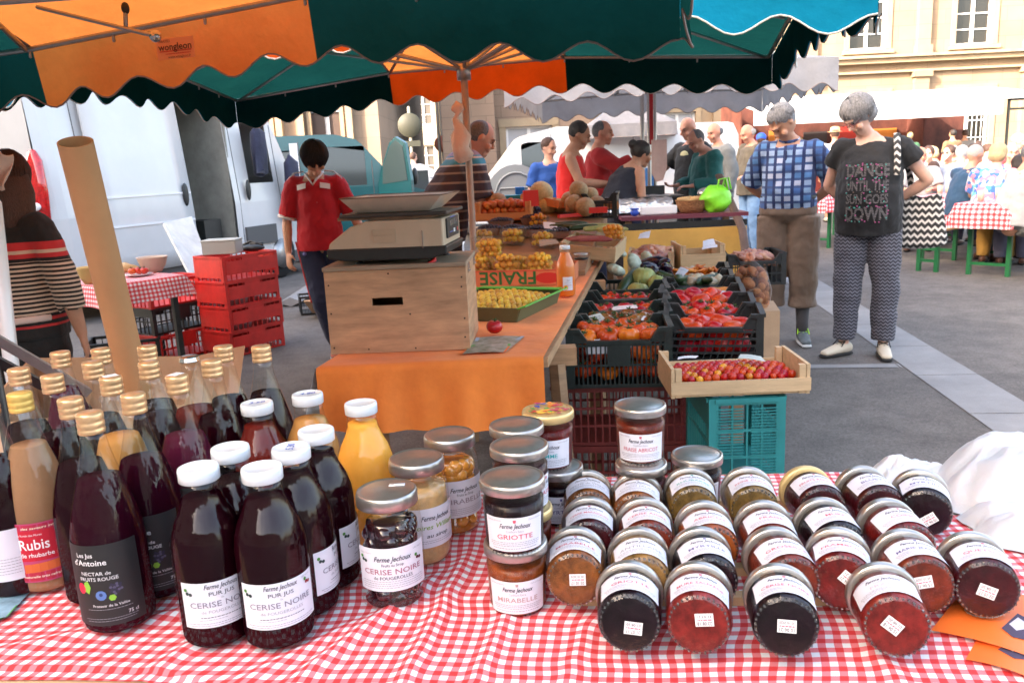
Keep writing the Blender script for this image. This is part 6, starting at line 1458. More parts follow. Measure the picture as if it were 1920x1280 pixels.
 if top:
  m, hem, slv, loose = top.get('m'), top.get('hem', .90), top.get('sleeve', .55), top.get('loose', .016)
  t = MB(); sd = (sl + hl).normalized()
  ax0 = j['wai'] - j['pel']; hp_ = j['pel'] + (j['wai'] - j['pel']).normalized() * (hem - .95)
  P_, R_ = [], []
  def w_(r, e): return (r[0] + e, r[1] + e)
  P_ = [hp_, lerp(hp_, j['wai'], .5), j['wai'], j['che'], j['upc'] - V((0, 0, .01)), j['upc'] * .45 + j['nec'] * .55]
  R_ = [w_(TR[1], loose * 1.4), w_(((TR[1][0] + TR[2][0]) / 2, (TR[1][1] + TR[2][1]) / 2), loose * 1.5), w_(TR[2], loose * 1.5), w_(TR[3], loose * .9), w_(TR[4], loose * .8), w_(TR[5], .004)]
  if hem > 1.0: R_[0] = w_(TR[2], loose * .6)
  if top.get('belly'): P_[2] = P_[2] + V((0, -top['belly'], 0)); P_[1] = P_[1] + V((0, -top['belly'] * .7, 0))
  t.tube(P_, R_, 24, side=sd, flat=True)
  if slv > .05: t.tube([j['shR'] + V((.03, 0, 0)), (j['shR'] + j['shL']) / 2 + V((0, .01, .014)), j['shL'] - V((.03, 0, 0))], [.066, (.072, .066), .066], 12, side=(0, 1, 0))
  for S_ in 'LR':
   sh, el, wr = j['sh' + S_], j['el' + S_], j['wr' + S_]; le = loose
   if slv <= .05: continue
   ud = (sh - el).normalized(); q1, q2 = sh + ud * .026 - V((sh.x * .22, 0, 0)), sh + ud * .014 - V((sh.x * .06, 0, 0))
   if slv <= 1: t.tube([q1, q2, sh, lerp(sh, el, slv * .5), lerp(sh, el, slv)], [.03 + le, .046 + le, .056 + le, .054 + le, .054 + le * 1.1], 14, flat=True)
   else: t.tube([q1, q2, sh, lerp(sh, el, .5), el, lerp(el, wr, .5), lerp(el, wr, min(1, slv - 1))], [.03 + le, .046 + le, .056 + le, .05 + le, .044 + le, .042 + le * .8, .034 + le * .7], 14, flat=True)
  o = merge(t, top.get('name', 'shirt'), m, root, vox, 3, fold=top.get('fold', .030)); root['_top'] = 1
  if top.get('collar'):
   c = MB(); c.tube([j['nec'] + V((math.cos(a) * .062, math.sin(a) * .060, -.005 + .018 * math.sin(a))) for a in [2 * PI * k / 14 for k in range(15)]], .011, 8); c.build('collar', top['collar'], root)
 if bottom:
  m, ln, lo = bottom['m'], bottom.get('len', 2), bottom.get('loose', .018)
  t = MB(); wt = bottom.get('waist', 1.02)
  up = (j['wai'] - j['pel']).normalized()
  t.tube([j['pel'] - up * .06, j['pel'], j['pel'] + up * (wt - .95)], [(.150 * (1 + fat * .4), .11 * f), (.168 * (1 + fat * .4) + lo, .118 * f + lo), (.146 * f + lo, .108 * f + lo)], 20, side=hl, flat=True)
  if bottom.get('skirt'):
   t.tube([j['pel'], lerp(j['pel'], (j['kneeL'] + j['kneeR']) / 2, .5), (j['kneeL'] + j['kneeR']) / 2], [(.18, .13), (.2, .15), (.22, .17)], 20, side=hl, flat=True)
  else:
   for S_ in 'LR':
    hp, kn, an = (j[k + S_] for k in ('hip', 'knee', 'ank'))
    if ln <= 1: t.tube([hp + V((0, 0, .02)), lerp(hp, kn, ln * .5), lerp(hp, kn, ln)], [.092 + lo, .088 + lo, .080 + lo * 1.3], 16, flat=True)
    else:
     e = lerp(kn, an, ln - 1)
     t.tube([hp + V((0, 0, .02)), lerp(hp, kn, .5), kn, lerp(kn, e, .6), e], [.094 + lo, .084 + lo, .064 + lo * 1.2, .056 + lo * 1.2, bottom.get('cuff', .046) + lo], 16, flat=True)
  merge(t, bottom.get('name', 'trousers'), m, root, vox, 3, fold=bottom.get('fold', .024))
  if bottom.get('belt'):
   c = MB(); q0 = j['pel'] + up * (wt - .955)
   c.tube([q0, q0 + up * .03], [(.146 * f + lo + .005, .108 * f + lo + .005)] * 2, 24, side=hl, flat=True); c.build('belt', bottom['belt'], root)
 if shoes:
  for S_ in 'LR':
   an, to = j['ank' + S_], j['toe' + S_]; d = (to - an); d.z = 0; d.normalize()
   hl_ = an - d * .045; c = MB(); zb = .028
   c.tube([V((hl_.x, hl_.y, zb + .022)), V((an.x, an.y, zb + .030)), V(((an + d * .07).x, (an + d * .07).y, zb + .020)), V((to.x, to.y, zb + .006)) + d * .015], [(.034, .040), (.040, .048), (.044, .034), (.036, .020)], 14, side=d.cross(V((0, 0, 1))))
   o = merge(c, 'shoe', shoes[0], root, .008, 2)
   c = MB(); c.tube([V((hl_.x, hl_.y, .014)) - d * .012, V((an.x, an.y, .014)), V(((an + d * .08).x, (an + d * .08).y, .014)), V((to.x, to.y, .014)) + d * .032], [(.034, .013), (.042, .014), (.047, .014), (.034, .012)], 14, side=d.cross(V((0, 0, 1)))); c.build('sole', shoes[1], o)
   if len(shoes) > 2:
    c = MB(); q = an + d * .035; sd = d.cross(V((0, 0, 1)))
    for k in range(4): p = q + d * .022 * k; z = .085 - .011 * k; c.tube([V((p.x, p.y, z)) - sd * .026, V((p.x, p.y, z + .010)), V((p.x, p.y, z)) + sd * .026], .0045, 6)
    for sg in (-1, 1): c.tube([V((q.x, q.y, .095)), V((q.x, q.y, .105)) + sd * sg * .035 - d * .01, V((q.x, q.y, .075)) + sd * sg * .04 + d * .02], .0045, 6)
    c.tube([V((an.x, an.y, .085)) + d * .02, V((an.x, an.y, .115)) + d * .012], [(.028, .010), (.024, .008)], 8, side=sd); c.build('lace', shoes[2], o)
 if socks:
  for S_ in 'LR':
   an, kn = j['ank' + S_], j['knee' + S_]; c = MB(); c.tube([an - V((0, 0, .03)), lerp(an, kn, .2), lerp(an, kn, socks[1])], [.042, .043, .050], 14, flat=True); c.build('sock', socks[0], root)
 if extras: extras(root, j, hm)
 if '_top' in root: del root['_top']
 return root
def glasses(root, hm, m=None, dark=False):
 c = MB()
 for q in (-1, 1):
  c.tube([(q * .032 + .018 * math.cos(a), -.100, .008 + .014 * math.sin(a)) for a in [2 * PI * k / 12 for k in range(13)]], .0018, 5)
  c.tube([(q * .05, -.099, .012), (q * .076, -.02, .012)], .002, 5)
  if dark: c.ball((q * .032, -.099, .008), (.018, .003, .014), 10, 6)
 c.tube([(-.014, -.101, .012), (.014, -.101, .012)], .002, 5); c.map(lambda p: hm @ p); c.build('glasses', m or MC['black_plastic'], root)
def stripes_mat(name, bands, axis=2, a=.1, scale=1):
 """bands: list of (position, colour) along the local z in metres 0..2"""
 m = cloth_mat(name, bands[0][1]); b = principled(m); tc = N(m, 'ShaderNodeTexCoord'); sx = N(m, 'ShaderNodeSeparateXYZ'); L(m, tc.outputs['Object'], sx.inputs[0])
 dv = N(m, 'ShaderNodeMath', operation='DIVIDE', i_1=2.0 * scale); L(m, sx.outputs[axis], dv.inputs[0])
 r = N(m, 'ShaderNodeValToRGB'); cr = r.color_ramp; cr.interpolation = 'CONSTANT'
 for i, (p, c) in enumerate(bands[:31]):
  e = cr.elements[i] if i < 1 else (cr.elements.new(p / 2) if i > 1 else cr.elements[1]); e.position = p / 2; e.color = (*c, 1)
 L(m, dv.outputs[0], r.inputs[0]); L(m, r.outputs[0], b.inputs['Base Color']); return m
def repeat_stripes(name, c1, c2, period, frac=.5, top=None):
 m = cloth_mat(name, c1); b = principled(m); tc = N(m, 'ShaderNodeTexCoord'); sx = N(m, 'ShaderNodeSeparateXYZ'); L(m, tc.outputs['Object'], sx.inputs[0])
 d = N(m, 'ShaderNodeMath', operation='DIVIDE', i_1=period); L(m, sx.outputs[2], d.inputs[0]); f = N(m, 'ShaderNodeMath', operation='FRACT'); L(m, d.outputs[0], f.inputs[0])
 g = N(m, 'ShaderNodeMath', operation='LESS_THAN', i_1=frac); L(m, f.outputs[0], g.inputs[0]); mx = N(m, 'ShaderNodeMix', data_type='RGBA'); mx.inputs[6].default_value = (*c1, 1); mx.inputs[7].default_value = (*c2, 1)
 L(m, g.outputs[0], mx.inputs[0]); out = mx.outputs[2]
 if top:
  for z0, z1, c in top:
   a = N(m, 'ShaderNodeMath', operation='GREATER_THAN', i_1=z0); L(m, sx.outputs[2], a.inputs[0]); bb = N(m, 'ShaderNodeMath', operation='LESS_THAN', i_1=z1); L(m, sx.outputs[2], bb.inputs[0])
   k = N(m, 'ShaderNodeMath', operation='MULTIPLY'); L(m, a.outputs[0], k.inputs[0]); L(m, bb.outputs[0], k.inputs[1])
   q = N(m, 'ShaderNodeMix', data_type='RGBA'); L(m, k.outputs[0], q.inputs[0]); L(m, out, q.inputs[6]); q.inputs[7].default_value = (*c, 1); out = q.outputs[2]
 L(m, out, b.inputs['Base Color']); return m
def plaid_mat(name, base, cols, px, pz):
 m = cloth_mat(name, base, bs=.25); b = principled(m); tc = N(m, 'ShaderNodeTexCoord'); sx = N(m, 'ShaderNodeSeparateXYZ'); L(m, tc.outputs['Object'], sx.inputs[0])
 fr = []
 for ax, p in ((0, px), (2, pz)):
  d = N(m, 'ShaderNodeMath', operation='DIVIDE', i_1=p); L(m, sx.outputs[ax], d.inputs[0]); f = N(m, 'ShaderNodeMath', operation='FRACT'); L(m, d.outputs[0], f.inputs[0]); g = N(m, 'ShaderNodeMath', operation='LESS_THAN', i_1=.66); L(m, f.outputs[0], g.inputs[0]); fr.append((d, g))
 k = N(m, 'ShaderNodeMath', operation='MULTIPLY'); L(m, fr[0][1].outputs[0], k.inputs[0]); L(m, fr[1][1].outputs[0], k.inputs[1])
 fl = [N(m, 'ShaderNodeMath', operation='FLOOR') for _ in fr]; [L(m, fr[i][0].outputs[0], fl[i].inputs[0]) for i in (0, 1)]
 cb = N(m, 'ShaderNodeCombineXYZ'); L(m, fl[0].outputs[0], cb.inputs[0]); L(m, fl[1].outputs[0], cb.inputs[1])
 wn = N(m, 'ShaderNodeTexWhiteNoise'); L(m, cb.outputs[0], wn.inputs[0]); r = N(m, 'ShaderNodeValToRGB'); cr = r.color_ramp; cr.interpolation = 'CONSTANT'
 for i, c in enumerate(cols):
  e = cr.elements[i] if i < 2 else cr.elements.new(i / len(cols)); e.position = i / len(cols); e.color = (*c, 1)
 L(m, wn.outputs['Value'], r.inputs[0]); a = N(m, 'ShaderNodeMath', operation='ADD'); L(m, fr[0][1].outputs[0], a.inputs[0]); L(m, fr[1][1].outputs[0], a.inputs[1])
 m1 = N(m, 'ShaderNodeMix', data_type='RGBA'); m1.inputs[6].default_value = (*base, 1); m1.inputs[7].default_value = (base[0] * 1.6 + .02, base[1] * 1.8 + .03, min(1, base[2] * 2.0), 1); L(m, fr[0][1].outputs[0], m1.inputs[0])
 m2 = N(m, 'ShaderNodeMix', data_type='RGBA'); L(m, k.outputs[0], m2.inputs[0]); L(m, m1.outputs[2], m2.inputs[6]); L(m, r.outputs[0], m2.inputs[7]); L(m, m2.outputs[2], b.inputs['Base Color'])
 return m
def zigzag_mat(name, c1, c2, px, pz):
 m = cloth_mat(name, c1, bs=.3); b = principled(m); tc = N(m, 'ShaderNodeTexCoord'); sx = N(m, 'ShaderNodeSeparateXYZ'); L(m, tc.outputs['Object'], sx.inputs[0])
 pp = N(m, 'ShaderNodeMath', operation='PINGPONG', i_1=px); L(m, sx.outputs[0], pp.inputs[0]); a = N(m, 'ShaderNodeMath', operation='ADD'); L(m, sx.outputs[2], a.inputs[0]); L(m, pp.outputs[0], a.inputs[1])
 d = N(m, 'ShaderNodeMath', operation='DIVIDE', i_1=pz); L(m, a.outputs[0], d.inputs[0]); f = N(m, 'ShaderNodeMath', operation='FRACT'); L(m, d.outputs[0], f.inputs[0]); g = N(m, 'ShaderNodeMath', operation='LESS_THAN', i_1=.42); L(m, f.outputs[0], g.inputs[0])
 mx = N(m, 'ShaderNodeMix', data_type='RGBA'); mx.inputs[6].default_value = (*c1, 1); mx.inputs[7].default_value = (*c2, 1); L(m, g.outputs[0], mx.inputs[0]); L(m, mx.outputs[2], b.inputs['Base Color']); return m
def on_front(root, j, fn_r, texts, m, name='print', yoff=.004, zc=1.2, torso=None):
 """lettering wrapped on the front of the torso ellipse"""
 tx = MB()
 def fn(x, z):
  rx, ry, cy = fn_r(z); a = max(-1.35, min(1.35, x / rx)); return V((rx * math.sin(a), cy - ry * math.cos(a) - yoff, z))
 for t in texts: text_on(tx, t[0], t[1], t[2], t[3], fn, bold=.03, width=t[4])
 return tx, fn
JB = dict(elL=(.30, .10, 1.15), wrL=(.10, .20, .98), haL=(.03, .21, .93), elR=(-.30, .10, 1.15), wrR=(-.10, .20, .98), haR=(-.03, .21, .93))
grey_sock = mat('grey_sock', (.08, .075, .08), .9)
lime = mat('lime_lace', (.45, .9, .05), .6); shoe_grey = mat('grey_shoe', (.10, .12, .13), .7, nz=(30, .4)); sole_w = mat('white_sole', (.6, .62, .62), .6)
lite = cloth_mat('khaki_brown', (.17, .115, .08), .12)
pl_m = plaid_mat('blue_plaid', (.014, .028, .10), [(.30, .40, .58), (.08, .20, .42), (.22, .34, .52), (.42, .46, .58), (.05, .12, .32)], .062, .052)
def ex_man(root, j, hm):
 c = MB(); c.box((-.205, .02, .88), (.03, .05, .12)); c.build('belt_pouch', MC['black_plastic'], root, smooth=False, bevel=.006)
 c = MB(); c.tube([(0, -.137, 1.02), (0, -.139, 1.2), (0, -.125, 1.38)], .006, 6, side=(1, 0, 0)); c.build('button_band', mat('navy', (.012, .02, .07), .8), root)
p = W(1490, 640, 0)
person('elderly man in blue plaid short sleeved shirt and brown cropped trousers, lime shoe laces', (p.x - .07, p.y, 0), -.50, 1.70,
 dict(JB, hea=(-.03, -.095, 1.575), nec=(0, -.015, 1.465), hipL=(.10, 0, .9), kneeL=(.115, -.01, .49), ankL=(.115, .02, .085), toeL=(.17, -.14, .03), kneeR=(-.105, -.02, .49), ankR=(-.105, .0, .085), toeR=(-.15, -.16, .03)),
 skin=skin_tan, hair=('short', hair_salt if 0 else hair_grey), head=(-.80, .90), top=dict(m=pl_m, hem=1.0, sleeve=.95, loose=.021, collar=pl_m, belly=.015), bottom=dict(m=lite, len=1.52, loose=.032, cuff=.070, waist=1.05, belt=MC['black_plastic']),
 shoes=(shoe_grey, sole_w, lime), socks=(grey_sock, .45), vox=.008, near=True, fat=.08, wide=1.0, extras=ex_man)
zz = zigzag_mat('zigzag_trousers', (.030, .030, .042), (.15, .15, .18), .014, .024)
blackt = cloth_mat('black_tshirt', (.010, .010, .011), .2); cream = mat('cream_leather', (.62, .54, .42), .6); bag_m = zigzag_mat('woven_bag', (.02, .02, .02), (.55, .52, .48), .02, .045)
def ex_woman(root, j, hm):
 glasses(root, hm, mat('red_frame', (.2, .03, .04), .4))
 r_ = lambda z: (.205, .183 + .02 * math.sin((z - .9) * 5), -.02)
 tx, fn = on_front(root, j, r_, [('DANCE', .105, .0, 1.25, .27), ('UNTIL THE', .085, 0, 1.155, .27), ('SUN GOES', .085, 0, 1.07, .27), ('DOWN', .115, 0, .975, .27)], None)
 tx.map(lambda p: V((p.x, p.y - .004, p.z)))
 tx.build('lettering', zigzag_mat('sequin_print', (.03, .028, .028), (.20, .18, .18), .005, .010), root, smooth=False)
 k = MB(); rn = random.Random(2)
 for _ in range(120):
  x, z = rn.uniform(-.14, .14), rn.choice((1.205, 1.115, 1.025, .93, 1.29)) + rn.uniform(-.006, .006) if rn.random() < .6 else rn.uniform(.93, 1.3); q = fn(x, z); k.add([q + V((a * .004, -.010, b_ * .004)) for a, b_ in ((-1, -1), (1, -1), (1, 1), (-1, 1))], [(0, 1, 2, 3)], rn.randrange(3))
 k.build('lettering', [mat('sequin_teal', (.08, .4, .34), .3, .5), mat('sequin_pink', (.5, .12, .3), .3, .5), mat('sequin_silver', (.5, .5, .5), .2, 1)], root, smooth=False)
 s = MB(); pts = [(.17, -.165, 1.22), (.165, -.14, 1.36), (.15, -.04, 1.475), (.17, .08, 1.43), (.23, .15, 1.22), (.26, .15, 1.05)]
 s.tube(pts, [(.020, .006)] * 6, 8, side=(1, 0, 0)); s.build('bag_strap', bag_m, root)
 b = MB(); b.grid(lambda u, v: V((.30 + (.13 + .05 * v) * math.cos(u * 2 * PI), .16 + (.05 + .02 * v) * math.sin(u * 2 * PI), 1.06 - .30 * v - .02 * math.sin(u * 12))), 36, 14); b.ball((.30, .16, .76), (.178, .068, .045), 20, 8); b.build('shoulder_bag', bag_m, root)
p = W(1625, 665, 0)
wo = person('grey haired woman in black printed t-shirt and dark patterned trousers, cream shoes', (p.x - .03, p.y, 0), -.48, 1.68,
 dict(JB, hea=(-.075, -.095, 1.60), nec=(-.03, -.015, 1.475), upc=(-.015, 0, 1.40), elL=(.345, .10, 1.17), wrL=(.12, .24, 1.0), haL=(.04, .24, .97), elR=(-.27, .12, 1.15), kneeL=(.125, -.01, .49), ankL=(.125, .01, .085), toeL=(.16, -.15, .03), kneeR=(-.11, -.03, .49), ankR=(-.12, -.03, .085), toeR=(-.22, -.15, .03), shL=(.178, 0, 1.39), shR=(-.178, 0, 1.39)),
 hair=('bob', hair_grey), head=(-.80, .82), top=dict(m=blackt, hem=.86, sleeve=.42, loose=.022, belly=.03, name='t_shirt'), bottom=dict(m=zz, len=1.92, loose=.022, cuff=.052),
 shoes=(cream, MC['rubber'], MC['black_plastic']), vox=.008, near=True, fat=.24, wide=1.08, female=True, extras=ex_woman)
redt = cloth_mat('red_jersey', (.50, .008, .018), .12); navy = cloth_mat('navy_track', (.010, .016, .05), .2)
wht = mat('white_cloth', (.75, .72, .72), .8)
def ex_youth(root, j, hm):
 c = MB()
 for S_, sg in (('L', 1), ('R', -1)):
  a, b_ = j['sh' + S_], j['el' + S_]
  d = (b_ - a).normalized(); e = a + (b_ - a) * .88
  c.tube([e, e + d * .02], [.076, .076], 16, flat=True)
 c.build('cuff', wht, root)
 c = MB(); r_ = lambda z: (.182, .132 - max(0, z - 1.36) * .5, .0)
 tx, fn = on_front(root, j, r_, [], None)
 for k in range(3): tx.add([fn(-.012 + .014 * k, 1.250), fn(-.002 + .014 * k, 1.250), fn(.002 + .008 * k - .004, 1.265 + .007 * k), fn(-.006 + .008 * k - .002, 1.265 + .007 * k - .003)], [(0, 1, 2, 3)])
 tx.build('logo', wht, root, smooth=False); tx = MB()
 for sg in (-1, 1):
  n_ = 6; tx = MB()
  for i in range(n_):
   x0, x1 = sg * (.055 + .085 * i / n_), sg * (.055 + .085 * (i + 1) / n_); z0 = 1.372 - abs(x0) * .18; z1 = 1.372 - abs(x1) * .18
   tx.add([fn(x0, z0) + V((0, -.006, 0)), fn(x1, z1) + V((0, -.006, 0)), fn(x1, z1 + .040) + V((0, -.004, 0)), fn(x0, z0 + .040) + V((0, -.004, 0))], [(0, 1, 2, 3)])
  tx.build('shoulder_panel', wht, root, smooth=False)
 c = MB()
 for sg in (-1, 1):
  for k in range(3): c.tube([(sg * .085, -.035 + .020 * k, 1.487), (sg * .15, -.030 + .020 * k, 1.478), (sg * .205, -.03 + .020 * k, 1.43), (sg * .235, -.03 + .02 * k, 1.36)], (.005), 6)
 c.build('shoulder_stripes', wht, root)
 c = MB(); c.tube([(-.062, .03, 1.475), (-.066, -.045, 1.468), (-.03, -.095, 1.43), (0, -.122, 1.385), (.03, -.095, 1.43), (.066, -.045, 1.468), (.062, .03, 1.475)], .009, 6); c.build('collar', wht, root)
 c = MB(); c.ball((-.115, -.112, .86), (.016, .006, .016), 12, 6); c.build('emblem', mat('emblem', (.12, .12, .35), .6), root)
 c = MB(); hp, kn = j['hipR'], j['kneeR']; c.tube([hp + V((-.10, -.055, .05)), lerp(hp, kn, .5) + V((-.085, -.05, 0)), kn + V((-.075, -.035, 0))], .006, 6); c.build('side_stripe', mat('red_piping', (.5, .05, .05), .7), root)
p = W(596, 668, 0)
person('dark haired youth in red jersey with white shoulder stripes and navy track trousers', (-1.37, 6.12, 0), .05, 1.60,
 dict(hea=(.03, -.11, 1.575), nec=(.0, -.02, 1.46), upc=(0, -.01, 1.40), elR=(-.25, .01, 1.12), wrR=(-.25, -.06, .87), haR=(-.245, -.09, .79), elL=(.27, .03, 1.13), wrL=(.36, -.12, .97), haL=(.39, -.18, .92),
   hipR=(-.085, 0, .9), kneeR=(-.02, -.10, .48), ankR=(.04, .02, .10), toeR=(.05, -.13, .035), kneeL=(.10, .04, .5), ankL=(.09, .24, .14), toeL=(.1, .12, .03)),
 skin=skin_tan, hair=('mop', hair_dark), head=(.30, .55), top=dict(m=redt, hem=.88, sleeve=.88, loose=.020, fold=.024), bottom=dict(m=navy, len=1.95, loose=.012, cuff=.040), shoes=(mat('brown_trainer', (.3, .09, .05), .7), sole_w), vox=.008, near=True, wide=.9, extras=ex_youth)
ws = repeat_stripes('striped_knit', (.012, .010, .010), (.62, .48, .36), .0195, .48, top=[(1.335, 1.8, (.012, .01, .01)), (1.30, 1.335, (.55, .03, .035)), (1.285, 1.30, (.62, .48, .36)), (1.265, 1.285, (.55, .03, .035)), (1.25, 1.265, (.012, .01, .01)), (.985, 1.0, (.5, .03, .03)), (.955, .967, (.5, .03, .03)), (.967, .985, (.012, .01, .01)), (1.0, 1.012, (.012, .01, .01)), (.6, .93, (.012, .01, .01)), (.93, .955, (.012, .01, .01))])
apr = mat('apron_string', (.72, .55, .48), .8)
def ex_wl(root, j, hm):
 c = MB(); z = 1.0; y = .228
 c.tube([(-.20, .04, z - .005), (-.12, y - .02, z), (0, y + .004, z), (.12, y - .02, z), (.20, .04, z - .005)], [(.006, .016)] * 5, 8, side=(0, 1, 0))
 c.tube([(0, y + .01, z), (.045, y + .03, z + .07), (.03, y + .03, z + .13), (-.01, y + .02, z + .08), (0, y + .01, z)], [(.014, .004)] * 5, 6, side=(1, 0, 0))
 c.tube([(0, y + .01, z), (-.05, y + .03, z - .07), (-.06, y + .03, z - .12), (-.02, y + .03, z - .07), (0, y + .01, z)], [(.012, .004)] * 5, 6, side=(1, 0, 0))
 c.tube([(0, y + .01, z), (-.03, y + .03, z - .15), (-.075, y + .02, z - .3), (-.07, y, z - .42)], [(.016, .003)] * 4, 6, side=(1, 0, 0))
 c.tube([(0, y + .01, z), (.0, y + .03, z - .15), (-.03, y + .02, z - .3), (.0, y, z - .42)], [(.016, .003)] * 4, 6, side=(1, 0, 0)); c.ball((0, y + .01, z), (.018, .012, .018), 10, 8)
 c.build('apron_string', apr, root)
person('woman in red, black and cream striped jumper seen from behind, apron tied in a bow', (-1.96, 3.28, 0), PI - .25, 1.50,
 dict(elL=(.27, .02, 1.13), elR=(-.27, .0, 1.14), wrR=(-.29, -.03, .90), haR=(-.29, -.045, .82), hea=(0, -.05, 1.60)),
 skin=skin_tan, hair=('long', hair_brown), head=(1.0, .25), top=dict(m=ws, hem=.90, sleeve=1.15, loose=.022, name='jumper'), bottom=dict(m=cloth_mat('black_skirt', (.010, .009, .009)), len=2, loose=.02, waist=1.0), shoes=(MC['black_plastic'], MC['rubber']), vox=.008, near=True, fat=.22, wide=1.12, female=True, extras=ex_wl)
sm_ = repeat_stripes('polo_stripes', (.05, .035, .05), (.30, .23, .20), .062, .22, top=[(1.36, 1.42, (.05, .30, .48)), (1.42, 1.6, (.28, .24, .36)), (1.40, 1.412, (.5, .5, .52)), (1.352, 1.362, (.5, .48, .5))])
person('grey haired seller in brown, blue and white striped polo shirt bending over the melons', (-.36, 5.78, 0), 1.95, 1.74,
 dict(pel=(0, .10, .94), wai=(0, .06, 1.09), che=(0, -.04, 1.26), upc=(0, -.10, 1.37), nec=(0, -.14, 1.43), hea=(-.04, -.21, 1.53), shL=(.175, -.10, 1.37), shR=(-.18, -.09, 1.37), hipL=(.09, .1, .9), hipR=(-.09, .1, .9), kneeL=(.1, .07, .49), kneeR=(-.1, .07, .49), ankL=(.1, .09, .085), ankR=(-.1, .09, .085), toeL=(.11, -.08, .03), toeR=(-.11, -.08, .03),
   elR=(-.24, -.13, 1.09), wrR=(-.18, -.33, 1.00), haR=(-.16, -.41, .99), elL=(.24, -.18, 1.10), wrL=(.1, -.38, 1.02), haL=(.08, -.46, 1.01)),
 skin=skin_red, hair=('crop', hair_salt), head=(-.15, .55), top=dict(m=sm_, hem=.90, sleeve=.85, loose=.03, collar=mat('lilac_collar', (.4, .36, .5), .8)), bottom=dict(m=cloth_mat('dark_trousers', (.03, .03, .04)), len=2), shoes=(MC['black_plastic'], MC['rubber']), vox=.009, near=True, fat=.12, wide=1.08)
fruit('melon', WY(934, 377, 5.55), 'pale melon held by the seller in the striped polo', rot=(.2, .3, 0), sc=.85)
FL = dict(kneeL=(.1, 0, .49), toeL=(.11, -.16, .03), toeR=(-.11, -.16, .03))
tank = cloth_mat('red_tank', (.62, .012, .012), .1); redpolo = cloth_mat('red_polo', (.36, .012, .016), .15); dkd = cloth_mat('dark_navy_dress', (.014, .016, .028), .2)
person('dark haired young man in bright red tank top holding out a gloved hand', V((.60, 7.5, 0)), 1.45, 1.72,
 dict(elR=(-.22, -.08, 1.18), wrR=(-.16, -.33, 1.16), haR=(-.15, -.42, 1.16), elL=(.22, -.1, 1.15), wrL=(.12, -.34, 1.14), haL=(.1, -.42, 1.14), hea=(0, -.08, 1.585), nec=(0, -.01, 1.465), wai=(0, .01, 1.10)),
 skin=skin_tan, hair=('short', hair_dark), head=(.0, .45), top=dict(m=tank, hem=.88, sleeve=0, loose=.014, name='tank_top'), bottom=dict(m=tank, len=.8, loose=.03, name='shorts'), shoes=(MC['black_plastic'], MC['rubber']), vox=.010)
person('man in dark red shirt with sunglasses pushed up, reaching across the grill stall', V((.93, 8.3, 0)), 1.5, 1.74,
 dict(elR=(-.24, -.18, 1.28), wrR=(-.2, -.42, 1.36), haR=(-.19, -.5, 1.37), hea=(0, -.05, 1.60)), skin=skin_red, hair=('crop', hair_salt), head=(-.2, .15), top=dict(m=redpolo, hem=.88, sleeve=1.3, loose=.03), bottom=dict(m=navy, len=2), shoes=(MC['black_plastic'], MC['rubber']), vox=.011, fat=.1)
person('woman in sleeveless dark dress with dark pinned up hair working at the grill', V((1.02, 7.25, 0)), 1.9, 1.58,
 dict(pel=(0, .12, .93), wai=(0, .08, 1.08), che=(0, -.02, 1.26), upc=(0, -.09, 1.37), nec=(0, -.13, 1.43), hea=(0, -.20, 1.52), shL=(.16, -.09, 1.37), shR=(-.16, -.09, 1.37), elR=(-.19, -.10, 1.1), wrR=(-.14, -.30, 1.0), haR=(-.13, -.38, .99), elL=(.2, -.2, 1.12), wrL=(.12, -.4, 1.05), haL=(.1, -.48, 1.05), hipL=(.09, .12, .89), hipR=(-.09, .12, .89)),
 skin=skin_tan, hair=('bun', hair_dark), head=(0, .35), top=dict(m=dkd, hem=.88, sleeve=0, loose=.016, name='dress'), bottom=dict(m=dkd, skirt=True, name='skirt'), shoes=(MC['black_plastic'], MC['rubber']), vox=.011, female=True, fat=.1)
person('person in royal blue t-shirt half hidden behind the red tank top', V((.50, 9.3, 0)), .3, 1.62, {}, skin=skin_fair, hair=('short', hair_brown), head=(.5, .3), top=dict(m=cloth_mat('royal_blue', (.02, .09, .38)), sleeve=.8), bottom=dict(m=cloth_mat('blue_jean_dark', (.03, .06, .15)), len=2), shoes=(MC['black_plastic'], MC['rubber']), vox=.013)
person('person in light blue shirt bending low behind the grill', V((1.38, 8.7, 0)), .5, 1.50, dict(hea=(0, -.12, 1.56), nec=(0, -.02, 1.45)), skin=skin_fair, hair=('bun', hair_dark), head=(0, .8), top=dict(m=cloth_mat('sky_blue', (.10, .32, .72)), sleeve=.8), bottom=dict(m=navy, len=2), shoes=(MC['black_plastic'], MC['rubber']), vox=.013, female=True)
jean = cloth_mat('light_jeans', (.17, .30, .50), .2); olive_j = cloth_mat('olive_jacket', (.105, .088, .062), .15); tealj = cloth_mat('teal_jacket', (.012, .115, .105), .15); greyj = cloth_mat('grey_jacket', (.17, .18, .18), .15); blk_t = cloth_mat('black_cotton', (.012, .012, .012))
p = W(1408, 476, 0)
person('old man in olive brown jacket and light blue jeans, queueing at the grill', (p.x - .03, p.y - .1, 0), -1.25, 1.74, dict(hea=(0, -.075, 1.59), nec=(0, -.01, 1.47), elL=(.24, -.03, 1.13), wrL=(.2, -.2, 1.05), elR=(-.24, -.03, 1.13), wrR=(-.2, -.2, 1.05), haL=(.18, -.28, 1.05), haR=(-.18, -.28, 1.05)),
 skin=skin_red, hair=('fringe', hair_white), head=(-.1, .45), top=dict(m=olive_j, hem=.80, sleeve=1.9, loose=.038, name='jacket'), bottom=dict(m=jean, len=2, loose=.02), shoes=(MC['black_plastic'], MC['rubber']), vox=.011, fat=.15)
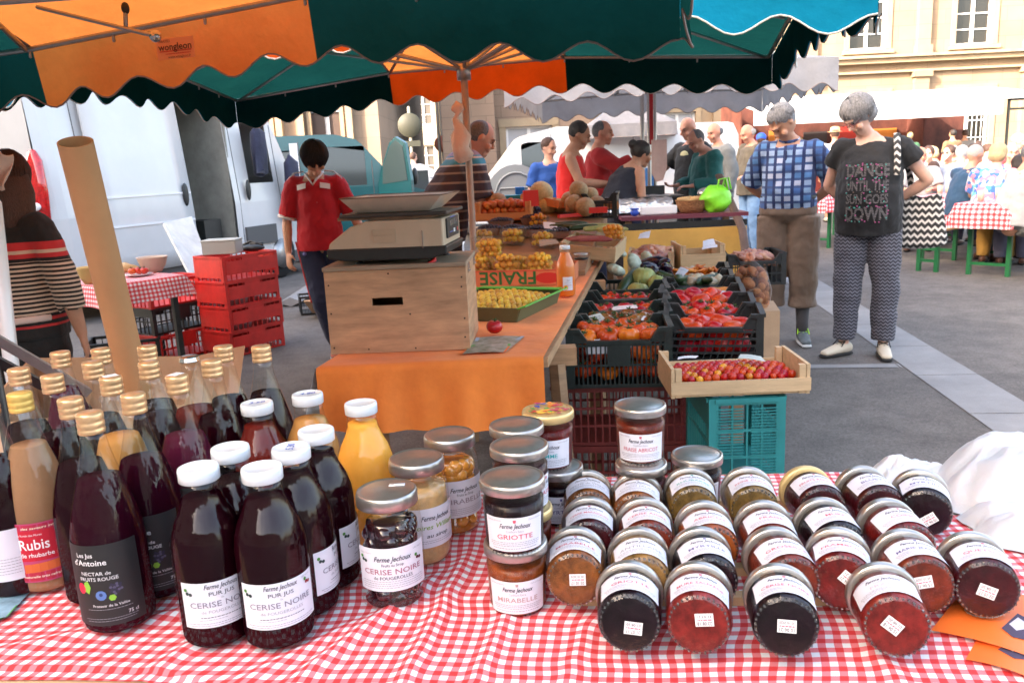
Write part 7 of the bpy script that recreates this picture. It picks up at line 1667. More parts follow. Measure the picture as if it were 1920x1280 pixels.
person('man in teal green jacket with head bowed over the grill counter', (2.10, 8.7, 0), -1.35, 1.66, dict(hea=(0, -.13, 1.565), nec=(0, -.03, 1.46), elL=(.24, -.05, 1.13), wrL=(.18, -.28, 1.1), haL=(.17, -.36, 1.1), elR=(-.24, -.05, 1.13), wrR=(-.18, -.28, 1.1), haR=(-.17, -.36, 1.1)),
 skin=skin_red, hair=('crop', hair_salt), head=(.2, .6), top=dict(m=tealj, hem=.82, sleeve=1.85, loose=.036, name='jacket'), bottom=dict(m=cloth_mat('dark_trousers', (.03, .03, .04)), len=2), shoes=(MC['black_plastic'], MC['rubber']), vox=.011, fat=.12)
def ex_print(root, j, hm): c = MB(); c.ball((.02, -.135, 1.33), (.06, .012, .04), 12, 8); c.build('chest_print', mat('pale_yellow_print', (.6, .55, .3), .8), root)
person('bald man in black t-shirt with pale yellow print, reaching to the grill', (2.12, 9.5, 0), -1.0, 1.78, dict(elR=(-.3, -.1, 1.2), wrR=(-.32, -.32, 1.08), haR=(-.32, -.40, 1.07), hea=(0, -.06, 1.6)), skin=skin_red, hair=('bald', hair_dark), head=(0, .4), top=dict(m=blk_t, sleeve=.85, loose=.03), bottom=dict(m=blk_t, len=2), shoes=(MC['black_plastic'], MC['rubber']), vox=.012, fat=.15, wide=1.1, extras=ex_print)
person('grey bearded balding man in grey jacket behind the others at the grill', (2.62, 10.3, 0), -1.2, 1.74, dict(hea=(0, -.06, 1.6)), skin=skin_red, hair=('fringe', hair_salt), head=(.2, .3), top=dict(m=greyj, hem=.82, sleeve=1.85, loose=.036, name='jacket'), bottom=dict(m=navy, len=2), shoes=(MC['black_plastic'], MC['rubber']), vox=.013)
p = WY(775, 300, 19)
person('distant man in blue jacket standing beside the road sign', (p.x, 19, 0), 2.6, 1.72, {}, skin=skin_fair, hair=('crop', hair_brown), top=dict(m=cloth_mat('dull_blue', (.07, .11, .2)), hem=.82, sleeve=1.9, loose=.035, name='jacket'), bottom=dict(m=navy, len=2), shoes=(MC['black_plastic'], MC['rubber']), vox=.02)
tyre = MC['rubber']; wpaint = MC['white_paint']; lgrey = mat('grey_plastic', (.09, .09, .09), .6)
glass_d = mat('vehicle_glass', (.03, .04, .045), .06, spec=.8)
def van(label, loc, rz, L_, H, Wd, top, holes, wheels, paint, panes=(), door_x=(), sill=.32, flip=False, sx=1, roofm=None):
 """side wall at y=0 facing -y, body reaching +y; top(x) = roof line; holes = openings (x0, x1, z0, z1)"""
 root = thing('parked_van', label, 'van', loc, rz); root.scale = (sx, 1, 1)
 n = 48; mb = MB(); xs = sorted({round(L_ * i / n, 4) for i in range(n + 1)} | {h[k] for h in holes for k in (0, 1)}); zs = sorted({sill + (H - sill) * k / 12 for k in range(13)} | {h[k] for h in holes for k in (2, 3)})
 inw = lambda z, x: max(0, z - 1.05) * .09 + max(0, x - L_ + .9) ** 2 * .22 + max(0, .25 - x) ** 2 * .8
 for side in (0, 1):
  for i in range(len(xs) - 1):
   for k in range(len(zs) - 1):
    x0, x1, z0, z1 = xs[i], xs[i + 1], zs[k], zs[k + 1]
    if z0 >= max(top(x0), top(x1)): continue
    if side == 0 and any(h[0] - 1e-4 <= x0 and x1 <= h[1] + 1e-4 and h[2] - 1e-4 <= z0 and z1 <= h[3] + 1e-4 for h in holes): continue
    q = [(x, min(z, top(x))) for x, z in ((x0, z0), (x1, z0), (x1, z1), (x0, z1))]
    mb.add([(x, inw(z, x) if side == 0 else Wd - inw(z, x), z) for x, z in q], [(0, 1, 2, 3)])
 rf = MB(); pts = [(0, sill)] + [(x, top(x)) for x in xs] + [(L_, sill)]
 for a, b_ in zip(pts, pts[1:]):
  y = lambda p: inw(p[1], p[0]); rf.add([(a[0], y(a), a[1]), (b_[0], y(b_), b_[1]), (b_[0], Wd - y(b_), b_[1]), (a[0], Wd - y(a), a[1])], [(0, 1, 2, 3)])
 bo = mb.build('body', paint, root, smooth=True); rf.build('roof', roofm or paint, root, smooth=False)
 MB().box((L_ / 2, Wd / 2, sill - .06), (L_ * .98, Wd - .06, .16)).build('underbody', lgrey, root, smooth=False)
 for x in wheels:
  for y in (.12, Wd - .12):
   w_ = MB().lathe([(.10, -.10), (.31, -.10), (.335, -.07), (.335, .07), (.31, .10), (.10, .10)], 28, ax=M.Rotation(PI / 2, 3, 'X'), c=(x, y, .335)).build('wheel', tyre, root)
   MB().lathe([(.02, 0), (.19, .0), (.20, .02), (.02, .03)], 20, ax=M.Rotation(PI / 2, 3, 'X'), c=(x, y - .11 if y < 1 else y + .08, .335)).build('rim', MC['metal_grey'], w_)
 for x0, x1, z0, z1 in panes:
  g_ = MB(); g_.add([(x, inw(z, x) + .012, z) for x, z in ((x0, z0), (x1, z0), (min(x1, x1), min(z1, top(x1) - .06)), (x0, min(z1, top(x0) - .06)))], [(0, 1, 2, 3)]); g_.build('window', glass_d, root, smooth=False)
 for x in door_x:
  g_ = MB(); g_.tube([(x, inw(sill + .05, x) - .001, sill + .05), (x, inw(1.1, x) - .001, 1.1), (x, inw(top(x) - .1, x) - .001, top(x) - .1)], .006, 4); g_.build('door_seam', lgrey, root)
 return root, inw
def tp(pts):
 def f(x):
  for (a, za), (b_, zb) in zip(pts, pts[1:]):
   if a <= x <= b_: return za + (zb - za) * (x - a) / (b_ - a)
  return pts[-1][1]
 return f
topA = tp([(0, 2.42), (.06, 2.5), (3.1, 2.5), (3.45, 2.3), (3.95, 1.35), (4.2, 1.1), (4.3, .8)])
vpaint = mat('van_white', (.60, .60, .60), .3, coat=.3, nz=(1.5, .06)); tent_m = fabric_mat('tent_white', (.26, .26, .28), .2)
vA, inw = van('large white panel van with its sliding door open, behind the red crates', (-4.32, 8.0, 0), R(68.3), 4.3, 2.5, 1.95, topA, [(1.78, 2.62, .5, 2.3), (2.95, 3.45, 1.28, 2.05)], (.95, 3.45), vpaint, door_x=(.45, 2.72, 3.55))
s = MB(); s.grid(lambda u, v: V((.50 + 1.30 * u, inw(.42 + 1.95 * v, 1) - .07, .42 + 1.95 * v)), 6, 10); so_ = s.build('sliding_door', vpaint, vA, solid=.03)
for x, z, pr in ((1.70, 1.2, so_), (2.86, 1.2, vA)):
 h = MB(); h.ball((x, inw(z, 1) - .095 if pr is so_ else -.03, z), (.045, .02, .13), 14, 10); h.build('handle', MC['black_plastic'], pr)
for z in (.92, 1.22): h = MB(); h.box((1.15, inw(z, 1) - .09, z), (1.28, .012, .018)); h.build('body_line', wpaint, so_, smooth=False)
s = MB(); s.box((.85, .0, .40), (1.7, .05, .2)); s.build('side_cladding', lgrey, vA, smooth=False); MB().box((3.05, -.01, .62), (.6, .04, .24)).build('door_cladding', lgrey, vA, smooth=False)
inn = mat('van_interior', (.30, .29, .25), .6, nz=(5, .2)); s = MB(); s.box((2.2, 1.5, 1.4), (1.1, .03, 1.9)); s.box((2.2, .8, .5), (1.1, 1.4, .03)); s.box((1.78, .7, 1.4), (.02, 1.3, 1.8)); s.box((2.64, .7, 1.4), (.02, 1.3, 1.8))
for z in (.95, 1.35, 1.9): s.box((2.2, 1.46, z), (1.1, .05, .06))
s.tube([(2.05, 1.44, 2.3), (2.12, 1.42, 1.6), (2.15, 1.42, 1.2), (2.1, 1.42, .6)], .03, 6); s.tube([(2.4, 1.44, 2.3), (2.42, 1.42, .6)], .025, 6); s.box((2.35, .3, .72), (.3, .3, .3), mi=1)
s.build('cargo_interior', [inn, MC['black_plastic']], vA, smooth=False)
s = MB(); s.tube([(-.02, .10, 1.05), (-.03, .09, 1.3), (-.02, .11, 1.6), (0, .13, 1.68)], [(.09, .05), (.11, .06), (.10, .06), (.05, .04)], 12, side=(0, 1, 0)); tl = s.build('tail_light', mat('red_lens', (.55, .01, .01), .12, coat=1, nz=(30, .4)), vA)
MB().ball((-.09, .09, 1.18), (.02, .07, .04), 10, 8).build('reflector', MC['white_paint'], tl)
s = MB(); s.box((-.012, 1.0, 1.4), (.012, .015, 1.9)); s.box((-.03, .22, 1.25), (.03, .05, .08)); s.box((-.02, 1.0, .62), (.03, 1.7, .05)); s.build('rear_door_seam', mat('brown_gap', (.07, .04, .03), .7), vA, smooth=False)
s = MB(); s.box((-.05, .95, .45), (.14, 1.8, .22)); s.build('bumper', lgrey, vA, smooth=False, bevel=.02)
jk = cloth_mat('navy_jacket', (.02, .022, .05), .3)
for dx, y, z, r, lb in ((3.05, -.09, 1.60, .14, 'small dark blue jacket hung in the open van window'), (3.62, -.14, 1.22, .16, 'long dark jacket hanging from the van door down to the wheel')):
 s = MB(); s.tube([(0, 0, .38), (.01, -.02, .30), (0, -.02, .1), (.02, -.01, -.2), (.0, 0, -.42 if dx > 3.4 else -.2)], [(.04, .03), (r * .9, .06), (r, .07), (r * .9, .06), (r, .05)], 16, side=(1, 0, 0)); s.map(lambda p: p + V((0, .012 * math.sin(p.x * 60), 0)))
 c_, s__ = math.cos(R(68.3)), math.sin(R(68.3)); o = s.build('hanging_jacket', jk, smooth=True, loc=(-4.32 + dx * c_ - y * s__, 8.0 + dx * s__ + y * c_, z)); o.rotation_euler = (0, 0, R(68.3)); tag(o, lb, 'jacket')
teal = mat('teal_paint', (.008, .088, .10), .25, coat=.6, nz=(2, .1))
topT = tp([(0, 1.88), (.1, 1.94), (3.0, 1.94), (3.35, 1.85), (3.95, 1.15), (4.6, .95), (4.7, .6)])
vT, inwT = van('dark teal van with its front door wide open', (-5.50, 12.4, 0), .245, 4.7, 1.94, 1.8, topT, [(2.62, 3.45, 1.15, 1.75), (.5, 2.35, 1.15, 1.72)], (.85, 3.7), teal, door_x=(2.45, 3.55), panes=[(.52, 2.33, 1.17, 1.7), (2.6, 3.45, 1.1, 1.8)], roofm=mat('pale_teal_roof', (.2, .27, .29), .3))
s = MB(); s.box((2.38, -.02, 1.15), (.12, .05, 1.35)); s.build('door_pillar', wpaint, vT, smooth=False)
s = MB(); dr = [(0, .0), (0, .7), (.15, 1.0), (.35, 1.32), (.5, 1.4), (.72, 1.3), (.8, .75), (.8, .0)]
s.prism([(x, z + .45) for x, z in dr], .05, M.Translation((3.62, 0, 0)) @ M.Rotation(-1.0, 4, 'Z')); od = s.build('front_door', teal, vT, smooth=False)
s = MB(); s.prism([(.12, 1.15), (.16, 1.42), (.36, 1.72), (.5, 1.8), (.66, 1.7), (.72, 1.2)], .06, M.Translation((3.615, -.008, 0)) @ M.Rotation(-1.0, 4, 'Z')); s.build('door_window', mat('pale_glass', (.06, .09, .09), .15, spec=.5), od, smooth=False)
s = MB(); s.ball((4.15, -.42, 1.25), (.05, .10, .13), 12, 8); s.build('mirror', MC['black_plastic'], od)
s = MB(); s.box((1.2, .7, 2.02), (1.3, .9, .12)); s.build('roof_box', wpaint, vT, smooth=False, bevel=.02)
MB().box((3.0, .5, .9), (.8, .8, .9)).build('cab_interior', MC['black_plastic'], vT, smooth=False)
topW = tp([(0, 1.7), (.12, 1.93), (3.4, 1.97), (3.9, 1.86), (4.45, 1.2), (5.0, 1.0), (5.1, .7)])
vW, _ = van('white van parked behind the striped polo seller, facing the pole', (4.35, 15.5, 0), .12, 5.1, 1.97, 1.9, topW, [(3.62, 4.05, 1.25, 1.72)], (.9, 4.1), vpaint, door_x=(3.5, 2.0), panes=[(3.6, 4.08, 1.22, 1.74)], sx=-1)
s_ = tp([(0, .75), (.15, 1.0), (.5, 1.4), (1.6, 1.45), (2.4, .98), (3.4, .85), (3.6, .6)])
vC, _ = van('small white car behind the open teal door', (-3.1, 16.0, 0), .3, 3.6, 1.45, 1.6, s_, [(.5, 1.7, .95, 1.32)], (.7, 2.9), vpaint, panes=[(.48, 1.72, .93, 1.32)]); vC.name = 'parked_car'; vC['category'] = 'car'
def at(px, py, Y): return WY(px, py, Y)
rc = crate_mb(.52, .36, .20, dip=0, nx=10, ny=6, panel=.3, t=.012, rows=2).build('plastic_crate', MC['red_plastic'], smooth=False)
solid_side = None
base = (-2.16, 6.55)
for i, lb in enumerate(['lowest red crate of the tall stack, on the ground', 'second red crate from the ground in the tall stack', 'second red crate from the top of the tall stack', 'topmost red crate of the tall stack, under the grey box']):
 o = rc if i == 0 else rc.copy()
 if i: C.objects.link(o)
 o.location = (base[0] + (.01 if i % 2 else 0), base[1], .002 + .202 * i * (.96)); o.rotation_euler = (0, 0, .95 + .02 * (i % 3)); tag(o, lb, 'crate', 'red stacking crates')
pn = MB()
for sx in (-1, 1): pn.box((sx * .260, 0, .1), (.004, .32, .13))
for sy in (-1, 1): pn.box((0, sy * .1815, .11), (.46, .004, .10))
pm_ = pn.build('side_panel', MC['red_plastic'], smooth=False); C.objects.unlink(pm_)
for o in [x for x in C.objects if x.get('group') == 'red stacking crates']: q = pm_.copy(); C.objects.link(q); q.parent = o
for i, (x, y, z, m, lb) in enumerate([(-2.72, 6.5, .42, 'red_plastic', 'red crate on top of the dark one beside the tall stack'), (-2.72, 6.5, .215, 'black_plastic', 'dark grey crate between two red ones beside the tall stack'), (-2.68, 6.45, .01, 'red_plastic', 'bottom red crate under the dark grey one'), (-2.95, 6.2, .01, 'black_plastic', 'black crate in the shade under the small checked table'), (-1.35, 9.3, .01, 'black_plastic', 'black crate on the kerb behind the youth'), (-1.95, 8.2, .01, 'black_plastic', 'small dark crate with papers behind the tall stack')]):
 o = rc.copy(); o.data = o.data.copy(); o.data.materials[0] = MC[m]; C.objects.link(o); o.location = (x, y, z); o.rotation_euler = (0, 0, 1.0 if i < 3 else .3); o.scale = (1, 1, 1.02) if i < 5 else (.6, .7, .9); tag(o, lb, 'crate')
gb = MB(); gb.box((0, 0, .05), (.26, .18, .10)); gb.box((0, 0, .105), (.27, .19, .015)); tag(gb.build('grey_box', mat('aluminium_box', (.42, .43, .40), .5, .3), smooth=False, loc=(-2.20, 6.42, .795), bevel=.006), 'grey tin box standing on the tall red crate stack', 'box')
gb = MB(); gb.ball((0, 0, .02), (.10, .07, .03), 14, 8); gb.box((.03, .02, .045), (.1, .05, .03), rz=.4); gb.tube([(-.1, 0, .03), (-.02, .04, .07), (.08, 0, .04)], .012, 6); tag(gb.build('black_tool', MC['black_plastic'], loc=(-2.02, 6.58, .795)), 'black cloth bundle lying on the tall red crate stack', 'bundle')
a_, b_, c__, d__ = at(310, 420, 8.0), at(345, 402, 8.25), at(405, 520, 7.6), at(368, 530, 7.3)
bd = MB(); vs = [at(306, 420, 7.7), at(358, 407, 8.1), at(404, 528, 7.5), at(362, 530, 7.1)]
tag(bd.add(vs, [(0, 1, 2, 3)]).build('white_board', mat('dirty_white_board', (.55, .53, .50), .6, nz=(6, .2)), smooth=False, solid=.02), 'scuffed white board leaning against the white van', 'board')
st2 = thing('small_table', 'small table under red checked cloth behind the jumper woman', 'table', (-2.75, 5.6, 0), .9)
MB().box((0, 0, .735), (.55, 1.1, .03)).build('tabletop', MC['old_wood'], st2, smooth=False)
for x in (-.22, .22):
 for y in (-.48, .48): MB().box((x, y, .36), (.035, .035, .72)).build('leg', MC['black_plastic'], st2, smooth=False)
def drape(name, label, cx, cy, z, w_, d_, dr, rz, per, group=None, wave=.012):
 def fn(u, v):
  x, y = (u - .5) * (w_ + 2 * dr), (v - .5) * (d_ + 2 * dr); ex, ey = max(0, abs(x) - w_ / 2), max(0, abs(y) - d_ / 2); k = max(ex, ey)
  X = math.copysign(min(abs(x), w_ / 2) + .03 * min(1, ex * 8) + wave * math.sin(y * 18) * min(1, ex * 6), x); Y = math.copysign(min(abs(y), d_ / 2) + .03 * min(1, ey * 8) + wave * math.sin(x * 18) * min(1, ey * 6), y)
  return V((X, Y, z - k * .95))
 mb = MB().grid(fn, 40, 40, uvf=lambda u, v: ((u - .5) * (w_ + 2 * dr) + 9, (v - .5) * (d_ + 2 * dr) + 9)); o = mb.build(name, gingham('gingham_%g' % per, per), loc=(cx, cy, 0)); o.rotation_euler = (0, 0, rz); return tag(o, label, 'tablecloth', group)
drape('tablecloth', 'small red checked cloth on the table behind the cardboard tube', -2.75, 5.6, .754, .57, 1.12, .14, .9, .028)
for px, py, Y, r, lb, m in [(288, 505, 5.7, .10, 'large pale salad bowl with plastic over it on the small checked table', 'bowl'), (165, 500, 5.2, .07, 'yellow jar of sauce behind the cardboard tube', 'tub')]:
 q = at(px, py, Y); s = MB().lathe([(r * .5, 0), (r * .8, .04), (r, .10), (r * 1.02, .105), (r * .95, .10), (r * .7, .04), (.01, .02)], 24); o = s.build(m, mat('bowl_cream' if m == 'bowl' else 'yellow_tub', (.55, .42, .33) if m == 'bowl' else (.6, .4, .15), .5), loc=(q.x, q.y, .757)); tag(o, lb, m)
q = at(262, 528, 5.5); pt = MB().lathe([(.05, 0), (.09, .012), (.092, .014), (.05, .006), (.001, .004)], 24).build('plate', MC['white_paint'], loc=(q.x, q.y, .757)); tag(pt, 'white plate of sliced tomatoes on the small checked table', 'plate')
for i in range(3): fruit('tomato', V((q.x + (-.04 + .04 * i), q.y + .01 * (i % 2), .79)), 'tomato piece on the white plate', 'tomato pieces', sc=.75)
q = at(240, 515, 5.6)
for i in range(3): s = MB().tube([(-.07, 0, 0), (0, 0, .012), (.07, 0, 0)], [.02, .032, .018], 10); o = s.build('bread', mat('bread_crust', (.55, .34, .15), .7), loc=(q.x - .03 * i, q.y + .05 * i, .79)); o.rotation_euler = (0, 0, .4 * i + .6); tag(o, 'piece of bread on the small checked table', 'bread', 'bread pieces')
s = MB(); p0 = at(856, 190, 4.60); q = at(868, 300, 4.60)
s.tube([lerp(p0, q, t) + V((.008 * math.sin(t * 14), 0, 0)) for t in (0, .06, .14, .22, .3, .45, .6, .8, .95, 1)], [(.008, .006), (.03, .02), (.034, .022), (.012, .01), (.02, .016), (.034, .03), (.05, .03), (.048, .034), (.052, .034), (.04, .02)], 14, side=(1, 0, 0))
s.map(lambda p: p + V((.022 * NZ.noise(p * 22), .01 * NZ.noise(p * 19 + V((5, 0, 0))), .008 * NZ.noise(p * 25))))
pb = mat('pinkish_plastic', (.74, .58, .50), .4, bump=(20, .4)); tag(s.build('hanging_bag', pb), 'twisted pale plastic bag tied to the parasol pole', 'plastic bag')
s = MB(); s.grid(lambda u, v: at(-14 + 34 * u * (1 - v * .2), 288 + 66 * v + 4 * math.sin(u * 9), 2.6) + V((0, .02 * math.sin(u * 7 + v * 5), 0)), 14, 14); tag(s.build('hanging_bag', pb, solid=.002), 'torn pinkish plastic hanging at the left edge of the picture', 'plastic bag')
P3, _ = parasol('grey white parasol over the grill stall', [(.45, 9.3), (2.78, 9.1), (2.50, 6.35), (.03, 6.4)], 2.02, .42, .21, .25, (.35, .65), (grey_in, grey_in), pole_xy=(1.33, 7.7), name='stall_parasol', hubz=2.08, lift=[(0, .03, .03, 0)] * 4)
P4, _ = parasol('white party tent far behind the grill stall', [(1.55, 16.6), (3.2, 16.4), (3.0, 14.6), (1.45, 14.8)], 1.95, .62, .22, .5, (.35, .65), (tent_m, tent_m), name='party_tent', amp=.002, lift=[(0, 0, 0, 0)] * 4)
gs = thing('grill_counter', 'grill stall counter with yellow front panel and purple brown edge', 'counter', (1.46, 7.05, 0), -.04)
yel = mat('yellow_panel', (.62, .36, .08), .6, nz=(2, .2)); prp = mat('purple_edge', (.14, .03, .05), .5)
MB().box((0, 0, .885), (1.02, .62, .03)).build('counter_top', prp, gs, smooth=False)
MB().box((0, -.30, .82), (1.0, .01, .05)).build('edge_strip', MC['black_plastic'], gs, smooth=False)
MB().box((0, -.295, .56), (1.0, .02, .46)).build('front_panel', yel, gs, smooth=False)
for x in (-.45, .45):
 for y in (-.25, .25): MB().box((x, y, .43), (.05, .05, .86)).build('leg', MC['old_wood'], gs, smooth=False)
foil = mat('foil', (.75, .75, .75), .22, 1, bump=(26, 1.0)); q = at(1197, 378, 7.1)
s = MB().grid(lambda u, v: V(((u - .5) * .56, (v - .5) * .30, .02 + .13 * (1 - (2 * v - 1) ** 2) ** .5 + .018 * NZ.noise(V((u * 9, v * 6, 1))))), 40, 24); tag(s.build('foil_tray', foil, loc=(q.x, q.y + .05, .90)), 'crumpled aluminium foil tray at the front of the grill counter', 'tray')
s = MB(); s.box((0, 0, .04), (.30, .05, .07)); tag(s.build('white_box', MC['white_paint'], smooth=False, loc=(q.x + .12, 6.83, .902), bevel=.01), 'low white box in front of the foil tray', 'box')
s = MB(); s.ball((0, 0, .03), (.035, .02, .03), 12, 8); s.box((0, 0, .06), (.07, .03, .012)); tag(s.build('blue_clamp', mat('blue_plastic', (.02, .07, .45), .4), loc=(q.x - .08, 6.80, .902)), 'small blue clamp on the counter edge', 'clamp')
wk = mat('wicker', (.36, .17, .07), .7, nz=(60, .4), bump=(90, .8)); q = at(1297, 390, 6.95); s = MB(); s.lathe([(.09, 0), (.12, .05), (.135, .10), (.14, .105), (.13, .10), (.11, .05), (.01, .02)], 28); tag(s.build('wicker_basket', wk, loc=(q.x, q.y, .902)), 'round wicker bread basket on the grill counter', 'basket')
for i in range(6): o = MB().tube([(-.05, 0, 0), (0, 0, .01), (.05, 0, 0)], [.015, .024, .015], 8).build('bread', MC['bread_crust'], loc=(q.x - .07 + .03 * i, q.y + .03 * (i % 3 - 1), 1.005)); o.rotation_euler = (.3, .2, i); tag(o, 'piece of bread heaped in the wicker basket', 'bread', 'bread in the basket')
lg = mat('lime_bag', (.22, .72, .03), .4, nz=(6, .15), bump=(18, .35)); q = at(1342, 395, 6.9); s = MB().ball((0, 0, .10), (.135, .09, .115), 26, 18); s.map(lambda p: V((p.x + .02 * NZ.noise(p * 14), p.y + .02 * NZ.noise(p * 12), p.z * (1 + .10 * NZ.noise(p * 12)))))
for sx in (-1, 1): s.tube([(sx * .03 + .03, sx * .03, .18), (sx * .03 + .05, sx * .03, .26), (sx * .02 + .09, sx * .03, .27), (sx * .02 + .11, sx * .02, .18)], [(.02, .006)] * 4, 8, side=(0, 1, 0))
tag(s.build('shopping_bag', lg, loc=(q.x, q.y, .902)), 'bright lime green shopping bag on the grill counter', 'bag')
s = MB(); s.box((0, 0, .06), (.40, .30, .12)); s.box((0, 0, .13), (.44, .34, .02)); s.box((-.05, .1, .17), (.3, .02, .1)); s.tube([(.22, -.1, .1), (.3, -.15, .12)], .012, 6); tag(s.build('grill', MC['black_plastic'], smooth=False, loc=(1.30, 7.25, .902), bevel=.008), 'black sausage grill on the counter below the hanging board', 'grill')
pk_ = mat('greasy_board', (.50, .33, .28), .6, nz=(5, .2)); a = at(1236, 262, 7.2); o = MB().prism([(-.065, 0), (.065, -.0), (.065, -.24), (.03, -.34), (-.03, -.35), (-.065, -.28)], .015).build('hanging_board', pk_, smooth=False, loc=a); tag(o, 'pinkish wooden board hung on the grill stall posts', 'board')
for dx, m, r_ in ((-.05, 'metal_grey', .018), (.06, 'metal_grey', .014)): o = MB().tube([(1.27 + dx, 7.4, 0), (1.27 + dx, 7.4, 2.1)], r_, 8).build('post', MC[m]); tag(o, 'grey metal post of the grill stall, ' + ('nearer the melons' if dx < 0 else 'nearer the customers'), 'post')
o = MB().box((0, 0, 0), (.03, .02, .5)).build('hanging_cloth', redpolo, smooth=False, loc=at(1221, 215, 7.3)); tag(o, 'narrow dark red strip hanging on the grill stall post', 'cloth')
s = MB(); s.tube([at(1348, 328, 7.2), at(1392, 430, 6.6), at(1405, 520, 6.3)], [(.035, .012)] * 3, 8, side=(1, 0, 0)); tag(s.build('wooden_plank', mat('dark_plank', (.10, .06, .045), .6, nz=(8, .3)), smooth=False), 'slanting dark wooden plank at the end of the grill counter', 'plank')
s = MB(); s.box((0, 0, .05), (.14, .12, .10)); s.ball((0, 0, .14), (.07, .06, .05), 12, 8, mi=1); tag(s.build('foil_pot', [mat('brown_tin', (.18, .08, .05), .5), foil], smooth=False, loc=(1.72, 7.2, .902)), 'brown tin topped with crumpled foil before the teal jacket man', 'pot')
q = at(768, 235, 20); sg = thing('road_sign', 'round road sign seen from its grey back', 'sign', (q.x, q.y, 0)); MB().lathe([(.27, 0), (.28, .015), (.27, .03), (.001, .03)], 32, ax=M.Rotation(PI / 2, 3, 'X'), c=(0, 0, q.z)).build('disc', mat('sign_back', (.045, .045, .03), .6), sg); MB().tube([(0, .03, 0), (0, .03, q.z + .4)], .035, 8).build('post', mat('pole_cream', (.5, .42, .3), .6), sg); MB().box((0, 0, q.z - .42), (.45, .02, .13)).build('plate', MC['sign_back'], sg, smooth=False)
q = at(829, 270, 30); sg = thing('road_sign', 'small round reddish no entry sign by the plaster house', 'sign', (q.x, q.y, 0)); MB().lathe([(.28, 0), (.28, .02), (.001, .02)], 24, ax=M.Rotation(PI / 2, 3, 'X'), c=(0, 0, q.z)).build('disc', mat('faded_red', (.7, .25, .18), .6), sg); MB().tube([(0, .03, 0), (0, .03, 3.6)], .04, 8).build('post', MC['metal_grey'], sg)
q = at(834, 335, 12); s = MB()
for i in range(4): s = MB(); s.box((0, 0, .14), (.42, .34, .26)); s.box((0, 0, .28), (.45, .37, .03)); tag(s.build('polystyrene_box', wpaint, smooth=False, loc=(q.x + .01 * (i % 2), 12, .32 * i), bevel=.02), ['lowest', 'second', 'third', 'topmost'][i] + ' white polystyrene box of the stack behind the seller', 'box', 'polystyrene boxes')
q = at(967, 345, 9.5); bn = thing('waste_bin', 'grey container with round arched lid behind the fruit stall', 'container', (q.x, q.y, 0)); gcol = mat('bin_grey', (.30, .33, .34), .45); MB().box((0, .35, .5), (.68, .7, 1.0)).build('bin_body', gcol, bn, smooth=False, bevel=.03)
s = MB(); pts = [(-.34, 1.0)] + [(.34 * math.cos(PI - PI * k / 12), 1.0 + .36 * math.sin(PI * k / 12)) for k in range(1, 12)] + [(.34, 1.0)]; s.prism(pts, .7); lid_ = s.build('bin_lid', gcol, bn, smooth='auto'); s = MB(); s.tube([(x * .7, -.01, 1 + (z - 1) * .75) for x, z in pts], .012, 6); s.tube([(-.2, -.01, 1.02), (-.18, -.01, 1.1), (.18, -.01, 1.1), (.2, -.01, 1.02)], .01, 6); s.build('moulding', gcol, lid_)
s = MB(); s.box((0, 0, .36), (.5, .4, .72)); s.box((0, 0, .74), (.55, .45, .04)); tag(s.build('work_box', MC['cardboard'], smooth=False, loc=(-.05, 8.2, 0)), 'carton with papers behind the seller of melons', 'box')
for x, y, rz_ in ((-1.75, 7.9, .4),): s = MB(); s.box((0, 0, .01), (.4, .35, .012), mt=M.Rotation(-.5, 3, 'X')); s.box((0, .16, .12), (.4, .012, .2)); tag(s.build('flat_carton', MC['cardboard'], smooth=False, loc=(x, y, .1)), 'folded brown carton on the ground behind the crate stack', 'carton')
kb = MB(); a, b_ = W(545, 575, 0), W(690, 470, 0); kb.tube([V((a.x, a.y, .05)), V((b_.x, b_.y + 3, .05))], [(.12, .05)] * 2, 4, side=(1, 0, 0), flat=True); struct(kb.build('kerb', pm, smooth=False))
bench_g = mat('bench_green', (.01, .12, .04), .45); bw_ = mat('bench_wood', (.50, .33, .16), .5, nz=(4, .15), stretch=(1, 8, 8))
BD = V((.78, .62, 0)).normalized(); BRZ = math.atan2(BD.y, BD.x)
def trestle(name, label, x, y, wd, hg, cat, grp):
 r_ = thing(name, label, cat, (x, y, 0), BRZ, grp); MB().box((1.1, 0, hg - .015), (2.2, wd, .028)).build('seat' if cat == 'bench' else 'tabletop', bw_, r_, smooth=False, bevel=.006)
 for k, u in enumerate((.25, 1.95)):
  s = MB()
  for sy in (-1, 1): s.box((u, sy * wd * .38, (hg - .03) / 2), (.045, .04, hg - .03))
  s.box((u, 0, .12), (.03, wd * .7, .03)); s.box((u, 0, hg - .06), (.03, wd * .8, .03)); s.build('leg_frame', bench_g, r_, smooth=False)
 return r_
NRM = V((-BD.y, BD.x, 0))
T1 = V((4.98, 9.75, 0)); T2 = V((4.78, 8.35, 0)); T3 = V((4.2, 11.6, 0))
for i, (T, lb) in enumerate(((T1, 'farther'), (T2, 'nearest'), (T3, 'rearmost'))):
 trestle('beer_table', lb + ' long beer table under a red checked cloth', T.x, T.y, .5, .75, 'table', 'beer tables'); c = T + BD * 1.1
 drape('tablecloth', 'red checked cloth hanging over the end of the ' + lb + ' beer table', c.x, c.y, .757, 2.24, .54, .26, BRZ, .055, 'checked cloths on the beer tables', .02)
 for sgn, wh in ((-1, 'near'), (1, 'far')): q = T + NRM * sgn * .62; trestle('beer_bench', 'wooden bench with green legs on the ' + wh + ' side of the ' + lb + ' table', q.x, q.y, .25, .46, 'bench', 'beer benches')
